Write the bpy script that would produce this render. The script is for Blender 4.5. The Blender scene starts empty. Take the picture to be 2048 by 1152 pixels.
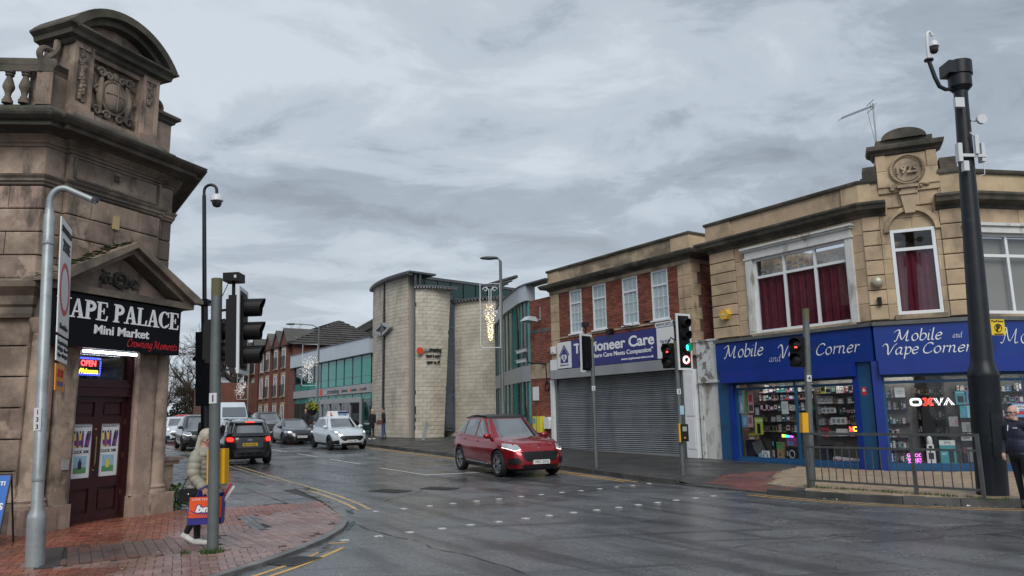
import bpy, bmesh, math, random
import numpy as np
from mathutils import Matrix, Vector
random.seed(7)
sc = bpy.context.scene
col = sc.collection
R_ = math.radians
# ------------------------------------------------------------------ camera
EYE = 1.75
def look():
    P = math.atan(253 / 1480.); R = -.018
    r0 = Vector((1, 0, 0)); f = Vector((0, math.cos(P), math.sin(P))); u0 = Vector((0, -math.sin(P), math.cos(P)))
    r = r0 * math.cos(R) + u0 * math.sin(R); u = -r0 * math.sin(R) + u0 * math.cos(R)
    m = Matrix((r, u, -f)).transposed().to_4x4()
    m.translation = (0, 0, EYE)
    return m
cd = bpy.data.cameras.new('camera'); cam = bpy.data.objects.new('camera', cd); col.objects.link(cam)
cam.matrix_world = look()
cd.sensor_width = 36; cd.lens = 1480 / 2048 * 36; cd.clip_end = 3000
sc.camera = cam
# ------------------------------------------------------------------ sky and light
SUN_EL, SUN_AZ = R_(42), R_(176)          # azimuth clockwise from +Y
def make_world():
    w = bpy.data.worlds.new('World'); sc.world = w; w.use_nodes = True
    nt = w.node_tree; N = nt.nodes; L = nt.links; N.clear()
    out = N.new('ShaderNodeOutputWorld')
    sky = N.new('ShaderNodeTexSky'); sky.sky_type = 'NISHITA'; sky.sun_disc = False
    sky.sun_elevation = SUN_EL; sky.sun_rotation = SUN_AZ
    b1 = N.new('ShaderNodeBackground'); b1.inputs[1].default_value = .06
    L.new(sky.outputs[0], b1.inputs[0])
    tc = N.new('ShaderNodeTexCoord'); sp = N.new('ShaderNodeSeparateXYZ'); L.new(tc.outputs['Generated'], sp.inputs[0])
    def mth(op, a, b=None):
        n = N.new('ShaderNodeMath'); n.operation = op
        for i, v in enumerate((a, b)):
            if v is None: continue
            if isinstance(v, (int, float)): n.inputs[i].default_value = v
            else: L.new(v, n.inputs[i])
        return n.outputs[0]
    az = mth('ADD', mth('MAXIMUM', sp.outputs[2], 0.0), .16)
    cb = N.new('ShaderNodeCombineXYZ'); L.new(mth('DIVIDE', sp.outputs[0], az), cb.inputs[0]); L.new(mth('DIVIDE', sp.outputs[1], az), cb.inputs[1])
    cb.inputs[2].default_value = 3.7
    def noise(scale, det, rough, dist, off):
        mp = N.new('ShaderNodeMapping'); mp.inputs[1].default_value = off; mp.inputs[2].default_value = (0, 0, R_(-22)); mp.inputs[3].default_value = (scale * .9, scale * 1.15, scale)
        L.new(cb.outputs[0], mp.inputs[0])
        n = N.new('ShaderNodeTexNoise'); n.inputs['Scale'].default_value = 1; n.inputs['Detail'].default_value = det
        n.inputs['Roughness'].default_value = rough; n.inputs['Distortion'].default_value = dist
        L.new(mp.outputs[0], n.inputs['Vector']); return n.outputs['Fac']
    n1 = noise(.8, 3, .5, .4, (5.3, 1.2, 0)); n2 = noise(2.7, 9, .62, .4, (2.1, 7.7, 0))
    mixv = mth('ADD', mth('MULTIPLY', n1, .55), mth('MULTIPLY', n2, .45))
    cr = N.new('ShaderNodeValToRGB'); L.new(mixv, cr.inputs[0]); e = cr.color_ramp.elements
    cr.color_ramp.interpolation = 'EASE'
    e[0].position = .375; e[0].color = (.265, .305, .355, 1)
    e[1].position = .61; e[1].color = (.63, .69, .76, 1)
    x = e.new(.455); x.color = (.36, .415, .48, 1)
    x = e.new(.53); x.color = (.51, .575, .645, 1)
    hz = N.new('ShaderNodeMapRange'); hz.interpolation_type = 'SMOOTHSTEP'; L.new(sp.outputs[2], hz.inputs[0])
    for i_, v_ in enumerate((.0, .40, .55, .0)): hz.inputs[i_ + 1].default_value = v_
    hm = N.new('ShaderNodeMixRGB'); L.new(hz.outputs[0], hm.inputs[0]); L.new(cr.outputs[0], hm.inputs[1]); hm.inputs[2].default_value = (.63, .69, .75, 1)   # thinner, paler cloud towards the horizon
    b2 = N.new('ShaderNodeBackground'); L.new(hm.outputs[0], b2.inputs[0]); b2.inputs[1].default_value = .75
    mx = N.new('ShaderNodeMixShader'); mx.inputs[0].default_value = .93
    L.new(b1.outputs[0], mx.inputs[1]); L.new(b2.outputs[0], mx.inputs[2]); L.new(mx.outputs[0], out.inputs[0])
make_world()
sd = bpy.data.lights.new('sun', 'SUN'); sd.energy = 1.5; sd.angle = R_(36); sd.color = (1, .97, .92)
sun = bpy.data.objects.new('sun', sd); col.objects.link(sun)
_d = Vector((math.sin(SUN_AZ) * math.cos(SUN_EL), math.cos(SUN_AZ) * math.cos(SUN_EL), math.sin(SUN_EL)))
sun.rotation_euler = _d.to_track_quat('Z', 'Y').to_euler()
vs = sc.view_settings; vs.view_transform = 'Standard'; vs.look = 'None'; vs.gamma = 1; vs.use_curve_mapping = False; vs.exposure = .5
sc.cycles.max_bounces = 6; sc.cycles.diffuse_bounces = 3; sc.cycles.glossy_bounces = 3; sc.cycles.transparent_max_bounces = 12
sc.cycles.sample_clamp_indirect = 4; sc.cycles.caustics_reflective = False; sc.cycles.caustics_refractive = False
try: sc.cycles.use_denoising = True
except Exception: pass
# ------------------------------------------------------------------ materials
def S(r, g, b):
    f = lambda c: (c / 255 / 12.92) if c / 255 <= .04045 else ((c / 255 + .055) / 1.055) ** 2.4
    return (f(r), f(g), f(b))
MATS = {}
def mat(name, c, rough=.6, metal=0, var=.0, hue=0, noise=None, stains=(), bump=None, coat=0, spec=.5, emit=None, rnoise=None, ior=None):
    """c linear rgb; var: value jitter per piece; noise=(scale,amount); stains=[(rgb,scale,lo,hi,strength,zstretch)]; bump=(scale,dist); rnoise=(scale,lo_rough,hi_rough,lo,hi)"""
    m = bpy.data.materials.new(name); m.use_nodes = True
    nt = m.node_tree; N = nt.nodes; L = nt.links
    b = N['Principled BSDF']
    b.inputs['Roughness'].default_value = rough; b.inputs['Metallic'].default_value = metal
    b.inputs['Specular IOR Level'].default_value = spec
    b.inputs['Coat Weight'].default_value = coat; b.inputs['Coat Roughness'].default_value = .06
    if ior: b.inputs['IOR'].default_value = ior
    geo = N.new('ShaderNodeNewGeometry'); pos = geo.outputs['Position']
    def tex(scale, det=4, rg=.55, zs=1, st=None):
        mp = N.new('ShaderNodeMapping'); mp.inputs[3].default_value = (st[0], st[1], 1) if st else (1, 1, zs)
        if st: mp.vector_type = 'TEXTURE'; mp.inputs[2].default_value = (0, 0, R_(st[2]))
        L.new(pos, mp.inputs[0])
        n = N.new('ShaderNodeTexNoise'); n.inputs['Scale'].default_value = scale; n.inputs['Detail'].default_value = det; n.inputs['Roughness'].default_value = rg
        L.new(mp.outputs[0], n.inputs['Vector']); return n.outputs['Fac']
    def rng(v, a, bb, lo, hi):
        n = N.new('ShaderNodeMapRange'); L.new(v, n.inputs[0])
        for i, q in enumerate((a, bb, lo, hi)): n.inputs[i + 1].default_value = q
        return n.outputs[0]
    cur = None
    def src():
        nonlocal cur
        if cur is None:
            r = N.new('ShaderNodeRGB'); r.outputs[0].default_value = (*c, 1); cur = r.outputs[0]
        return cur
    def mul(v):
        nonlocal cur
        h = N.new('ShaderNodeHueSaturation'); L.new(src(), h.inputs['Color']); L.new(v, h.inputs['Value']); cur = h.outputs[0]; return h
    if var or hue:
        oi = N.new('ShaderNodeObjectInfo'); ad = N.new('ShaderNodeMath'); ad.operation = 'ADD'
        L.new(oi.outputs['Random'], ad.inputs[0]); L.new(geo.outputs['Random Per Island'], ad.inputs[1])
        fr = N.new('ShaderNodeMath'); fr.operation = 'FRACT'; L.new(ad.outputs[0], fr.inputs[0])
        h = mul(rng(fr.outputs[0], 0, 1, 1 - var, 1 + var))
        if hue:
            m3 = N.new('ShaderNodeMath'); m3.operation = 'MULTIPLY'; L.new(fr.outputs[0], m3.inputs[0]); m3.inputs[1].default_value = 7.31
            f2 = N.new('ShaderNodeMath'); f2.operation = 'FRACT'; L.new(m3.outputs[0], f2.inputs[0])
            L.new(rng(f2.outputs[0], 0, 1, .5 - hue, .5 + hue), h.inputs['Hue'])
    if noise: mul(rng(tex(noise[0], 5, .62), .3, .7, 1 - noise[1], 1 + noise[1]))
    for st in stains:
        mx = N.new('ShaderNodeMixRGB'); fac = rng(tex(st[1], 5, .6, st[5] if len(st) > 5 else 1, st[6] if len(st) > 6 else None), st[2], st[3], 0, st[4])
        L.new(fac, mx.inputs[0]); L.new(src(), mx.inputs[1]); mx.inputs[2].default_value = (*st[0], 1); cur = mx.outputs[0]
    L.new(src(), b.inputs['Base Color'])
    if rnoise: L.new(rng(tex(rnoise[0], 4, .6), rnoise[3], rnoise[4], rnoise[1], rnoise[2]), b.inputs['Roughness'])
    if bump:
        bp = N.new('ShaderNodeBump'); bp.inputs['Distance'].default_value = bump[1]; bp.inputs['Strength'].default_value = 1
        L.new(tex(bump[0], 5, .65), bp.inputs['Height']); L.new(bp.outputs[0], b.inputs['Normal'])
    if emit:
        b.inputs['Emission Color'].default_value = (*emit[0], 1); b.inputs['Emission Strength'].default_value = emit[1]
    m.diffuse_color = (*c, 1); MATS[name] = m
    return m
def glass_mat(name, tint, refl=.1, rough=.02, body=0.0, bodycol=(.02, .02, .02)):
    """thin sheet glass: fresnel mirror over a tinted see-through (mixed with a diffuse body for grimy or coated glass)"""
    m = bpy.data.materials.new(name); m.use_nodes = True; nt = m.node_tree; N = nt.nodes; L = nt.links; N.clear()
    o = N.new('ShaderNodeOutputMaterial'); t = N.new('ShaderNodeBsdfTransparent'); t.inputs[0].default_value = (*tint, 1)
    g = N.new('ShaderNodeBsdfGlossy'); g.inputs['Roughness'].default_value = rough; g.inputs[0].default_value = (.95, .97, 1, 1)
    d = N.new('ShaderNodeBsdfDiffuse'); d.inputs[0].default_value = (*bodycol, 1)
    m1 = N.new('ShaderNodeMixShader'); m1.inputs[0].default_value = body; L.new(t.outputs[0], m1.inputs[1]); L.new(d.outputs[0], m1.inputs[2])
    fr = N.new('ShaderNodeFresnel'); fr.inputs[0].default_value = 1.5
    ad = N.new('ShaderNodeMath'); ad.operation = 'ADD'; ad.use_clamp = True; gb = N.new('ShaderNodeNewGeometry'); iv = N.new('ShaderNodeMath'); iv.operation = 'SUBTRACT'; iv.inputs[0].default_value = 1; L.new(gb.outputs['Backfacing'], iv.inputs[1])
    L.new(fr.outputs[0], ad.inputs[0]); ad.inputs[1].default_value = refl
    m0 = N.new('ShaderNodeMath'); m0.operation = 'MULTIPLY'; L.new(ad.outputs[0], m0.inputs[0]); L.new(iv.outputs[0], m0.inputs[1])
    m2 = N.new('ShaderNodeMixShader'); L.new(m0.outputs[0], m2.inputs[0]); L.new(m1.outputs[0], m2.inputs[1]); L.new(g.outputs[0], m2.inputs[2])
    L.new(m2.outputs[0], o.inputs[0]); MATS[name] = m; return m
# ------------------------------------------------------------------ mesh helpers
class MB:
    def __init__(s, M=None): s.v = []; s.f = []; s.mi = []; s.m = 0; s.M = M
    def add(s, vs, fs):
        n = len(s.v)
        s.v += [tuple(s.M @ Vector(v)) for v in vs] if s.M else [tuple(v) for v in vs]
        s.f += [tuple(i + n for i in f) for f in fs]; s.mi += [s.m] * len(fs); return s
    def box(s, x0, x1, y0, y1, z0, z1):
        x0, x1 = min(x0, x1), max(x0, x1); y0, y1 = min(y0, y1), max(y0, y1); z0, z1 = min(z0, z1), max(z0, z1)
        return s.add([(x0, y0, z0), (x1, y0, z0), (x1, y1, z0), (x0, y1, z0), (x0, y0, z1), (x1, y0, z1), (x1, y1, z1), (x0, y1, z1)],
              [(0, 3, 2, 1), (4, 5, 6, 7), (0, 1, 5, 4), (1, 2, 6, 5), (2, 3, 7, 6), (3, 0, 4, 7)])
    def ext_y(s, poly, y0, y1):      # poly of (x,z), counter-clockwise seen from -y
        n = len(poly)
        vs = [(x, y0, z) for x, z in poly] + [(x, y1, z) for x, z in poly]
        return s.add(vs, [tuple(range(n)), tuple(range(2 * n - 1, n - 1, -1))] + [((i + 1) % n, i, n + i, n + (i + 1) % n) for i in range(n)])
    def ext_z(s, poly, z0, z1):      # poly of (x,y) ccw from above
        n = len(poly)
        vs = [(x, y, z0) for x, y in poly] + [(x, y, z1) for x, y in poly]
        return s.add(vs, [tuple(range(n - 1, -1, -1)), tuple(range(n, 2 * n))] + [(i, (i + 1) % n, n + (i + 1) % n, n + i) for i in range(n)])
    def ext_x(s, poly, x0, x1):      # poly of (y,z)
        n = len(poly)
        vs = [(x0, y, z) for y, z in poly] + [(x1, y, z) for y, z in poly]
        return s.add(vs, [tuple(range(n)), tuple(range(2 * n - 1, n - 1, -1))] + [((i + 1) % n, i, n + i, n + (i + 1) % n) for i in range(n)])
    def tube(s, pts, r, n=8, caps=True):
        pts = [Vector(p) for p in pts]; k = len(pts); rr = r if isinstance(r, (list, tuple)) else [r] * k
        vs = []; fs = []; a0 = None
        for i, p in enumerate(pts):
            d = (pts[min(i + 1, k - 1)] - pts[max(i - 1, 0)]).normalized()
            if a0 is None: a = d.orthogonal().normalized()
            else:
                a = a0 - d * a0.dot(d); a = a.normalized() if a.length > 1e-6 else d.orthogonal().normalized()
            a0 = a; b = d.cross(a)
            for j in range(n):
                t = 2 * math.pi * j / n; vs.append(p + (a * math.cos(t) + b * math.sin(t)) * rr[i])
        for i in range(k - 1):
            for j in range(n): fs.append((i * n + j, i * n + (j + 1) % n, (i + 1) * n + (j + 1) % n, (i + 1) * n + j))
        if caps: fs += [tuple(range(n - 1, -1, -1)), tuple(range((k - 1) * n, k * n))]
        return s.add(vs, fs)
    def lathe(s, prof, n=16, c=(0, 0, 0), axis='z', caps=True, a0=0, a1=2 * math.pi):
        vs = []; fs = []; full = abs(a1 - a0 - 2 * math.pi) < 1e-6; m = n if full else n + 1
        for r, z in prof:
            for j in range(m):
                t = a0 + (a1 - a0) * j / n; x, y = r * math.cos(t), r * math.sin(t)
                p = (x, y, z) if axis == 'z' else ((y, -z, x) if axis == 'y' else (z, x, y))
                vs.append((p[0] + c[0], p[1] + c[1], p[2] + c[2]))
        for i in range(len(prof) - 1):
            for j in range(n):
                k = (j + 1) % m if full else j + 1
                fs.append((i * m + j, i * m + k, (i + 1) * m + k, (i + 1) * m + j))
        if caps: fs += [tuple(range(m - 1, -1, -1)), tuple(range((len(prof) - 1) * m, len(prof) * m))]
        return s.add(vs, fs)
    def ell(s, c, r, nu=12, nv=8):
        vs = [(c[0], c[1], c[2] - r[2])]; fs = []
        for i in range(1, nv):
            a = -math.pi / 2 + math.pi * i / nv
            for j in range(nu):
                t = 2 * math.pi * j / nu; vs.append((c[0] + r[0] * math.cos(a) * math.cos(t), c[1] + r[1] * math.cos(a) * math.sin(t), c[2] + r[2] * math.sin(a)))
        vs.append((c[0], c[1], c[2] + r[2])); T = len(vs) - 1
        for j in range(nu): fs.append((0, 1 + (j + 1) % nu, 1 + j)); fs.append((T, 1 + (nv - 2) * nu + j, 1 + (nv - 2) * nu + (j + 1) % nu))
        for i in range(nv - 2):
            for j in range(nu): fs.append((1 + i * nu + j, 1 + i * nu + (j + 1) % nu, 1 + (i + 1) * nu + (j + 1) % nu, 1 + (i + 1) * nu + j))
        return s.add(vs, fs)
    def sweep(s, path, prof, closed=False, z=0):
        """moulding: prof [(out, z)] bottom to top along a plan path; 'out' goes to the right of the walking direction"""
        P = [Vector((a, b)) for a, b in path]; n = len(P); offs = []
        for i in range(n):
            def nrm(a, b): d = (b - a).normalized(); return Vector((d.y, -d.x))
            if closed: n1 = nrm(P[i - 1], P[i]); n2 = nrm(P[i], P[(i + 1) % n])
            else:
                n1 = nrm(P[max(i - 1, 0)], P[max(i - 1, 0) + 1]) if i > 0 else nrm(P[0], P[1]); n2 = nrm(P[i], P[i + 1]) if i < n - 1 else n1
            mi = (n1 + n2); mi = mi / max(.3, mi.dot(n1)) if mi.length > 1e-6 else n1
            offs.append(mi)
        vs = []; k = len(prof)
        for i in range(n):
            for o, zz in prof: q = P[i] + offs[i] * o; vs.append((q.x, q.y, zz + z))
        fs = []
        for i in range(n if closed else n - 1):
            a = i * k; b = ((i + 1) % n) * k
            for j in range(k - 1): fs.append((a + j, b + j, b + j + 1, a + j + 1))
            fs.append((a + k - 1, b + k - 1, b, a))
        if not closed: fs += [tuple(range(k - 1, -1, -1)), tuple(range((n - 1) * k, n * k))]
        return s.add(vs, fs)
    def strip(s, fn, nu, nv):        # fn(u,v)->xyz
        vs = [fn(i / nu, j / nv) for j in range(nv + 1) for i in range(nu + 1)]; w = nu + 1
        return s.add(vs, [(j * w + i, j * w + i + 1, (j + 1) * w + i + 1, (j + 1) * w + i) for j in range(nv) for i in range(nu)])
    def mesh(s, name, mats, smooth=False):
        me = bpy.data.meshes.new(name); me.from_pydata(s.v, [], s.f)
        for m in (mats if isinstance(mats, (list, tuple)) else [mats]): me.materials.append(m)
        if any(s.mi): me.polygons.foreach_set('material_index', s.mi)
        if smooth:
            me.polygons.foreach_set('use_smooth', [True] * len(me.polygons)); me.set_sharp_from_angle(angle=R_(40 if smooth is True else smooth))
        me.update(); return me
    def build(s, name, mats, parent=None, smooth=False, kind=None, label=None):
        o = bpy.data.objects.new(name, s.mesh(name, mats, smooth)); col.objects.link(o)
        if parent: o.parent = parent
        if kind: o['kind'] = kind
        if label: o['label'] = label
        return o
def tag(o, label, cat, group=None):
    o['label'] = label; o['category'] = cat
    if group: o['group'] = group
    return o
def thing(name, label, cat, loc=(0, 0, 0), rz=0, group=None):
    o = bpy.data.objects.new(name, None); col.objects.link(o); o.location = loc; o.rotation_euler = (0, 0, rz); o.empty_display_size = .2
    return tag(o, label, cat, group)
def copy_tree(o, parent=None):
    c = o.copy(); col.objects.link(c)
    if parent: c.parent = parent
    for ch in [x for x in KIDS.get(o.name, ())] or [x for x in o.children]: copy_tree(ch, c)
    return c
KIDS = {}
_blk = {}
def blockmesh(name, m, bev=.04):
    k = (name, m.name)
    if k not in _blk:
        b = .5 - bev; B = MB(); vs = []
        for sx in (-1, 1):
            for sz in (-1, 1): vs += [(sx * b, -.5, sz * b), (sx * .5, -.5 + bev, sz * .5), (sx * .5, .5, sz * .5)]
        # order: per corner (front inset, shoulder, back)
        c = lambda sx, sz, i: (0 if sx < 0 else 6) + (0 if sz < 0 else 3) + i
        F = [(c(-1, -1, 0), c(1, -1, 0), c(1, 1, 0), c(-1, 1, 0))]
        ring = [(-1, -1), (1, -1), (1, 1), (-1, 1)]
        for i in range(4):
            a, d = ring[i], ring[(i + 1) % 4]
            F.append((c(*a, 1), c(*d, 1), c(*d, 0), c(*a, 0))); F.append((c(*a, 2), c(*d, 2), c(*d, 1), c(*a, 1)))
        F.append((c(-1, 1, 2), c(1, 1, 2), c(1, -1, 2), c(-1, -1, 2)))
        B.add(vs, F); _blk[k] = B.mesh(name, m)
    return _blk[k]
def piece(name, me, parent, c, size, rz=0, label=None, rx=0):
    o = bpy.data.objects.new(name, me); col.objects.link(o); o.parent = parent
    o.location = c; o.scale = size; o.rotation_euler = (rx, 0, rz); return o
def courses(parent, name, m, rects, bw, bh, joint, y, depth, holes=(), cap=300, prio=None, half=True, jit=.003, seed=1, bev=.04, edge=None):
    """masonry laid in courses on the local plane y (front at y-depth/2..): single pieces for the first `cap` by prio, the rest one joined part"""
    rnd = random.Random(seed); L = []
    for (x0, x1, z0, z1) in rects:
        nz = max(1, round((z1 - z0) / bh)); h = (z1 - z0) / nz
        for j in range(nz):
            za, zb = z0 + j * h, z0 + (j + 1) * h
            spans = [(x0, x1)]
            if edge: spans = [edge(za, zb, x0, x1)]
            for (hx0, hx1, hz0, hz1) in holes:
                if zb > hz0 + .02 and za < hz1 - .02:
                    ns = []
                    for a, b in spans:
                        if hx1 <= a or hx0 >= b: ns.append((a, b)); continue
                        if hx0 - a > .03: ns.append((a, hx0))
                        if b - hx1 > .03: ns.append((hx1, b))
                    spans = ns
            for a, b in spans:
                off = (bw / 2 if (j % 2 and half) else 0); k0 = math.floor((a - x0 - off) / bw); x = x0 + off + k0 * bw
                while x < b - 1e-4:
                    p, q = max(x, a), min(x + bw, b)
                    if q - p > .03: L.append((p + joint / 2, q - joint / 2, za + joint / 2, zb - joint / 2, rnd.uniform(-jit, jit)))
                    x += bw
    L.sort(key=prio or (lambda t: -t[0]))
    me = blockmesh(name, m, bev)
    for (a, b, c, d, jt) in L[:cap]: piece(name, me, parent, ((a + b) / 2, y + depth / 2 + jt, (c + d) / 2), (b - a, depth, d - c))
    if len(L) > cap:
        B = MB()
        for (a, b, c, d, jt) in L[cap:]: B.box(a, b, y + jt, y + depth + jt, c, d)
        B.build(name, m, parent, kind='stuff')
    return len(L)
_tx = {}
def text_mesh(s, ext, bold, shear):
    k = (s, ext, bold, shear)
    if k not in _tx:
        cu = bpy.data.curves.new('lettering', 'FONT'); cu.body = s; cu.size = 1; cu.extrude = ext; cu.offset = bold; cu.shear = shear; cu.resolution_u = 4
        o = bpy.data.objects.new('lettering', cu); col.objects.link(o); dg = bpy.context.evaluated_depsgraph_get(); dg.update()
        me = bpy.data.meshes.new_from_object(o.evaluated_get(dg)); bpy.data.objects.remove(o); bpy.data.curves.remove(cu)
        _tx[k] = (np.array([v.co[:] for v in me.vertices]), [tuple(p.vertices) for p in me.polygons])
        bpy.data.meshes.remove(me)
    return _tx[k]
def text(s, x, z, h, m, parent, y=0, width=None, align='C', bold=0, shear=0, ext=.008, rx=None, M=None, name='lettering'):
    """upright lettering on the local x-z plane facing -y; h = cap height; centred at x (or left 'L') with its base line at z"""
    V, F = text_mesh(s, ext / h * .7, bold, shear)
    if not len(V): return None
    V = V.copy(); sx = sz = h / .7
    w0 = V[:, 0].max() - V[:, 0].min()
    if width: sx = width / w0
    X = (V[:, 0] - V[:, 0].min()) * sx; w = w0 * sx
    X = X + x - (w / 2 if align == 'C' else (w if align == 'R' else 0))
    B = MB(M); B.add([(a, y - c * sz, z + b * sz) for a, b, c in zip(X, V[:, 1], V[:, 2])], F)
    return B.build(name, m, parent)
def fin(x): return round(x, 4)
def gz(y): return .017 * min(max(y - 21, 0), 31)
def hL(y): return .02 + .1 * min(max((y - 14.5) / 4, 0), 1)
# ------------------------------------------------------------------ ground, road, pavements
mat('asphalt', (.125, .13, .138), rough=.3, noise=(1.3, .18), stains=[((.40, .41, .42), 30, .56, .68, .85), ((.012, .013, .015), 21, .55, .66, .85), ((.034, .035, .038), .45, .5, .66, .7), ((.03, .031, .034), 1, .5, .62, .75, 1, (5, .55, -58)), ((.028, .029, .032), 1, .56, .66, .7, 1, (9, .5, 8))], bump=(30, .008), rnoise=(.55, .06, .40, .36, .62), spec=.6)
mat('tarmac_path', (.05, .049, .047), rough=.55, noise=(1.1, .25), stains=[((.10, .10, .095), 60, .55, .72, .6), ((.028, .027, .026), .8, .5, .62, .6)], bump=(60, .004), rnoise=(.7, .35, .65, .4, .6))
mat('earth', (.05, .05, .045), rough=.9, noise=(.3, .3))
mat('slab', (.13, .135, .14), rough=.3, var=.28, hue=.01, noise=(3, .2), stains=[((.06, .06, .062), 1.2, .5, .65, .5)], bump=(40, .003), rnoise=(1.3, .12, .5, .38, .62))
mat('paver_red', (.26, .088, .055), rough=.3, var=.25, hue=.012, noise=(5, .2), stains=[((.12, .06, .045), .9, .5, .68, .55)], bump=(70, .002), rnoise=(1.0, .1, .4, .36, .6))
mat('paver_pink', (.26, .16, .14), rough=.32, var=.22, hue=.012, noise=(5, .2), stains=[((.14, .08, .07), .9, .5, .68, .5)], bump=(70, .002), rnoise=(1.0, .12, .45, .36, .6))
mat('paver_brown', (.17, .09, .075), rough=.3, var=.2, noise=(5, .2), stains=[((.09, .085, .08), .8, .48, .6, .7)], bump=(60, .002), rnoise=(1.1, .12, .45, .36, .6))
mat('paver_dark', (.045, .045, .048), rough=.4, var=.2, noise=(4, .2), bump=(60, .002))
mat('paver_tan', (.36, .27, .18), rough=.45, var=.22, hue=.015, noise=(4, .2), stains=[((.16, .13, .10), 1.1, .5, .68, .5)], bump=(60, .002))
mat('blister_red', (.17, .062, .052), rough=.4, var=.18, noise=(3, .2), stains=[((.07, .04, .04), 1.0, .5, .66, .6)])
mat('joint_dirt', (.035, .033, .03), rough=.7, noise=(3, .3))
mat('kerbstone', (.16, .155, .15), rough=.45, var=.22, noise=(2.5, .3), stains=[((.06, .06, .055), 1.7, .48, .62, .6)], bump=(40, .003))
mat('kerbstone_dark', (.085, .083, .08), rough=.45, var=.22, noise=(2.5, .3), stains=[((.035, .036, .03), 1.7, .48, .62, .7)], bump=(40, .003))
mat('road_white', (.58, .58, .56), rough=.5, noise=(9, .15), stains=[((.13, .13, .13), 9, .5, .66, .85)])
mat('road_yellow', (.60, .34, .09), rough=.5, noise=(6, .2), stains=[((.16, .12, .08), 5, .52, .7, .75)])
mat('road_yellow_pale', (.55, .38, .18), rough=.5, noise=(6, .2), stains=[((.14, .12, .1), 5, .5, .68, .8)])
mat('iron', (.035, .033, .032), rough=.45, metal=.4, noise=(8, .3))
mat('tar', (.012, .012, .013), rough=.35)
def structure(o): o['kind'] = 'structure'; return o
YN = [-60, -10, 21, 52, 140, 700]
B = MB()
B.add([(x, y, gz(y)) for y in YN for x in (-400, 400)], [(2 * j, 2 * j + 1, 2 * j + 3, 2 * j + 2) for j in range(len(YN) - 1)])
road = structure(B.build('road', MATS['asphalt']))
def inside(p, poly):
    x, y = p; c = False; n = len(poly)
    for i in range(n):
        (x1, y1), (x2, y2) = poly[i], poly[i - 1]
        if (y1 > y) != (y2 > y) and x < (x2 - x1) * (y - y1) / (y2 - y1) + x1: c = not c
    return c
def inview(x, y, z, mx=.05):
    v = cam.matrix_world.inverted() @ Vector((x, y, z))
    if v.z > -1: return False
    a, b = v.x / -v.z * 1480 / 1024, v.y / -v.z * 1480 / 576
    return abs(a) < 1 + mx and abs(b) < 1 + mx
# kerb lines (near to far), from the camera's side of the junction up the street
KL = [(-9, -1), (-6.4, 3.2), (-4.75, 5.6), (-3.85, 7.2), (-3.2, 8.87), (-2.98, 9.6), (-2.83, 10.4), (-2.72, 11.2), (-2.7, 12.05), (-2.8, 12.95), (-3.2, 14.3), (-4.2, 16.5), (-6.2, 20.1), (-10.0, 26.2), (-16.7, 36.8), (-26, 51.5), (-40, 74)]
KR = [(60, 8), (30, 10.9), (14, 12.4), (10, 12.95), (8.5, 13.38), (7.4, 13.9), (6.4, 14.6), (5.7, 15.5), (5.2, 16.3), (4.15, 18.1), (3.5, 19.2), (1.85, 23.0), (-2.5, 29.9), (-7.3, 38.1), (-14, 48.7), (-22, 61.4), (-30, 74)]
def resample(P, step):
    out = [P[0]]; acc = 0
    for a, b in zip(P, P[1:]):
        a, b = Vector(a), Vector(b); l = (b - a).length; t = step - acc
        while t <= l: q = a + (b - a) * (t / l); out.append((q.x, q.y)); t += step
        acc = l - (t - step)
    return out
def smooth_line(P, it=2):
    for _ in range(it):
        Q = [P[0]]
        for a, b in zip(P, P[1:]): Q += [(a[0] * .75 + b[0] * .25, a[1] * .75 + b[1] * .25), (a[0] * .25 + b[0] * .75, a[1] * .25 + b[1] * .75)]
        P = Q + [P[-1]]
    return P
KLs, KRs = smooth_line(KL), smooth_line(KR)
def hR(x, y):
    return gz(y) + .12
def hRk(x, y):                       # pavement and kerb ramp down to the crossing
    dd = (x - 4.7) * .86 + (y - 17.2) * .5; al = -(x - 4.7) * .5 + (y - 17.2) * .86
    return gz(y) + .12 - .09 * max(0, min(1, 1 - dd / 1.5)) * max(0, min(1, (1.9 - abs(al)) / .8)) * (1 if dd > -.6 else 0)
def hLz(y): return gz(y) + .045 + .075 * min(max((y - 14.5) / 4, 0), 1)
BL = [(-60, -6), (-12, 2), (-11, 11.7), (-7.8, 12.0), (-6.8, 14.6), (-21, 36), (-31, 51.5), (-46, 74)]
def offset_line(P, d):
    out = []
    for i, p in enumerate(P):
        a, b = Vector(P[max(i - 1, 0)]), Vector(P[min(i + 1, len(P) - 1)]); t = (b - a).normalized(); out.append((p[0] - t.y * d, p[1] + t.x * d))
    return out
# pavement sheets (bedding just under the paving pieces)
def sheet(name, m, edge, inner_of, hz, drop=0, parent=None):
    B = MB(); e = resample(edge, .5); vs = []
    for x, y in e:
        ix, iy = inner_of(x, y); k = 14
        for j in range(k + 1): px, py = x + (ix - x) * j / k, y + (iy - y) * j / k; vs.append((px, py, hz(px, py) - drop))
        vs.append((ix, iy, hz(ix, iy) - .6))
    w = k + 2; fs = []
    for i in range(len(e) - 1):
        for j in range(w - 1): fs.append((i * w + j, (i + 1) * w + j, (i + 1) * w + j + 1, i * w + j + 1))
    B.add(vs, fs); return B.build(name, m, parent, smooth=True)
def innerL(x, y): return (x - 9.5 - max(0, 14 - y) * .6, y + (4.0 if y > 12 else 0))
def innerR(x, y): return (x + 12, y + 8) if y > 14 else (x + 6, y + 16)
pav_l = structure(sheet('pavement', MATS['joint_dirt'], offset_line(KLs, .1), innerL, lambda x, y: hLz(y), .016))
pav_r = structure(sheet('pavement', MATS['tarmac_path'], offset_line(KRs, -.1), innerR, hRk, .0))
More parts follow.
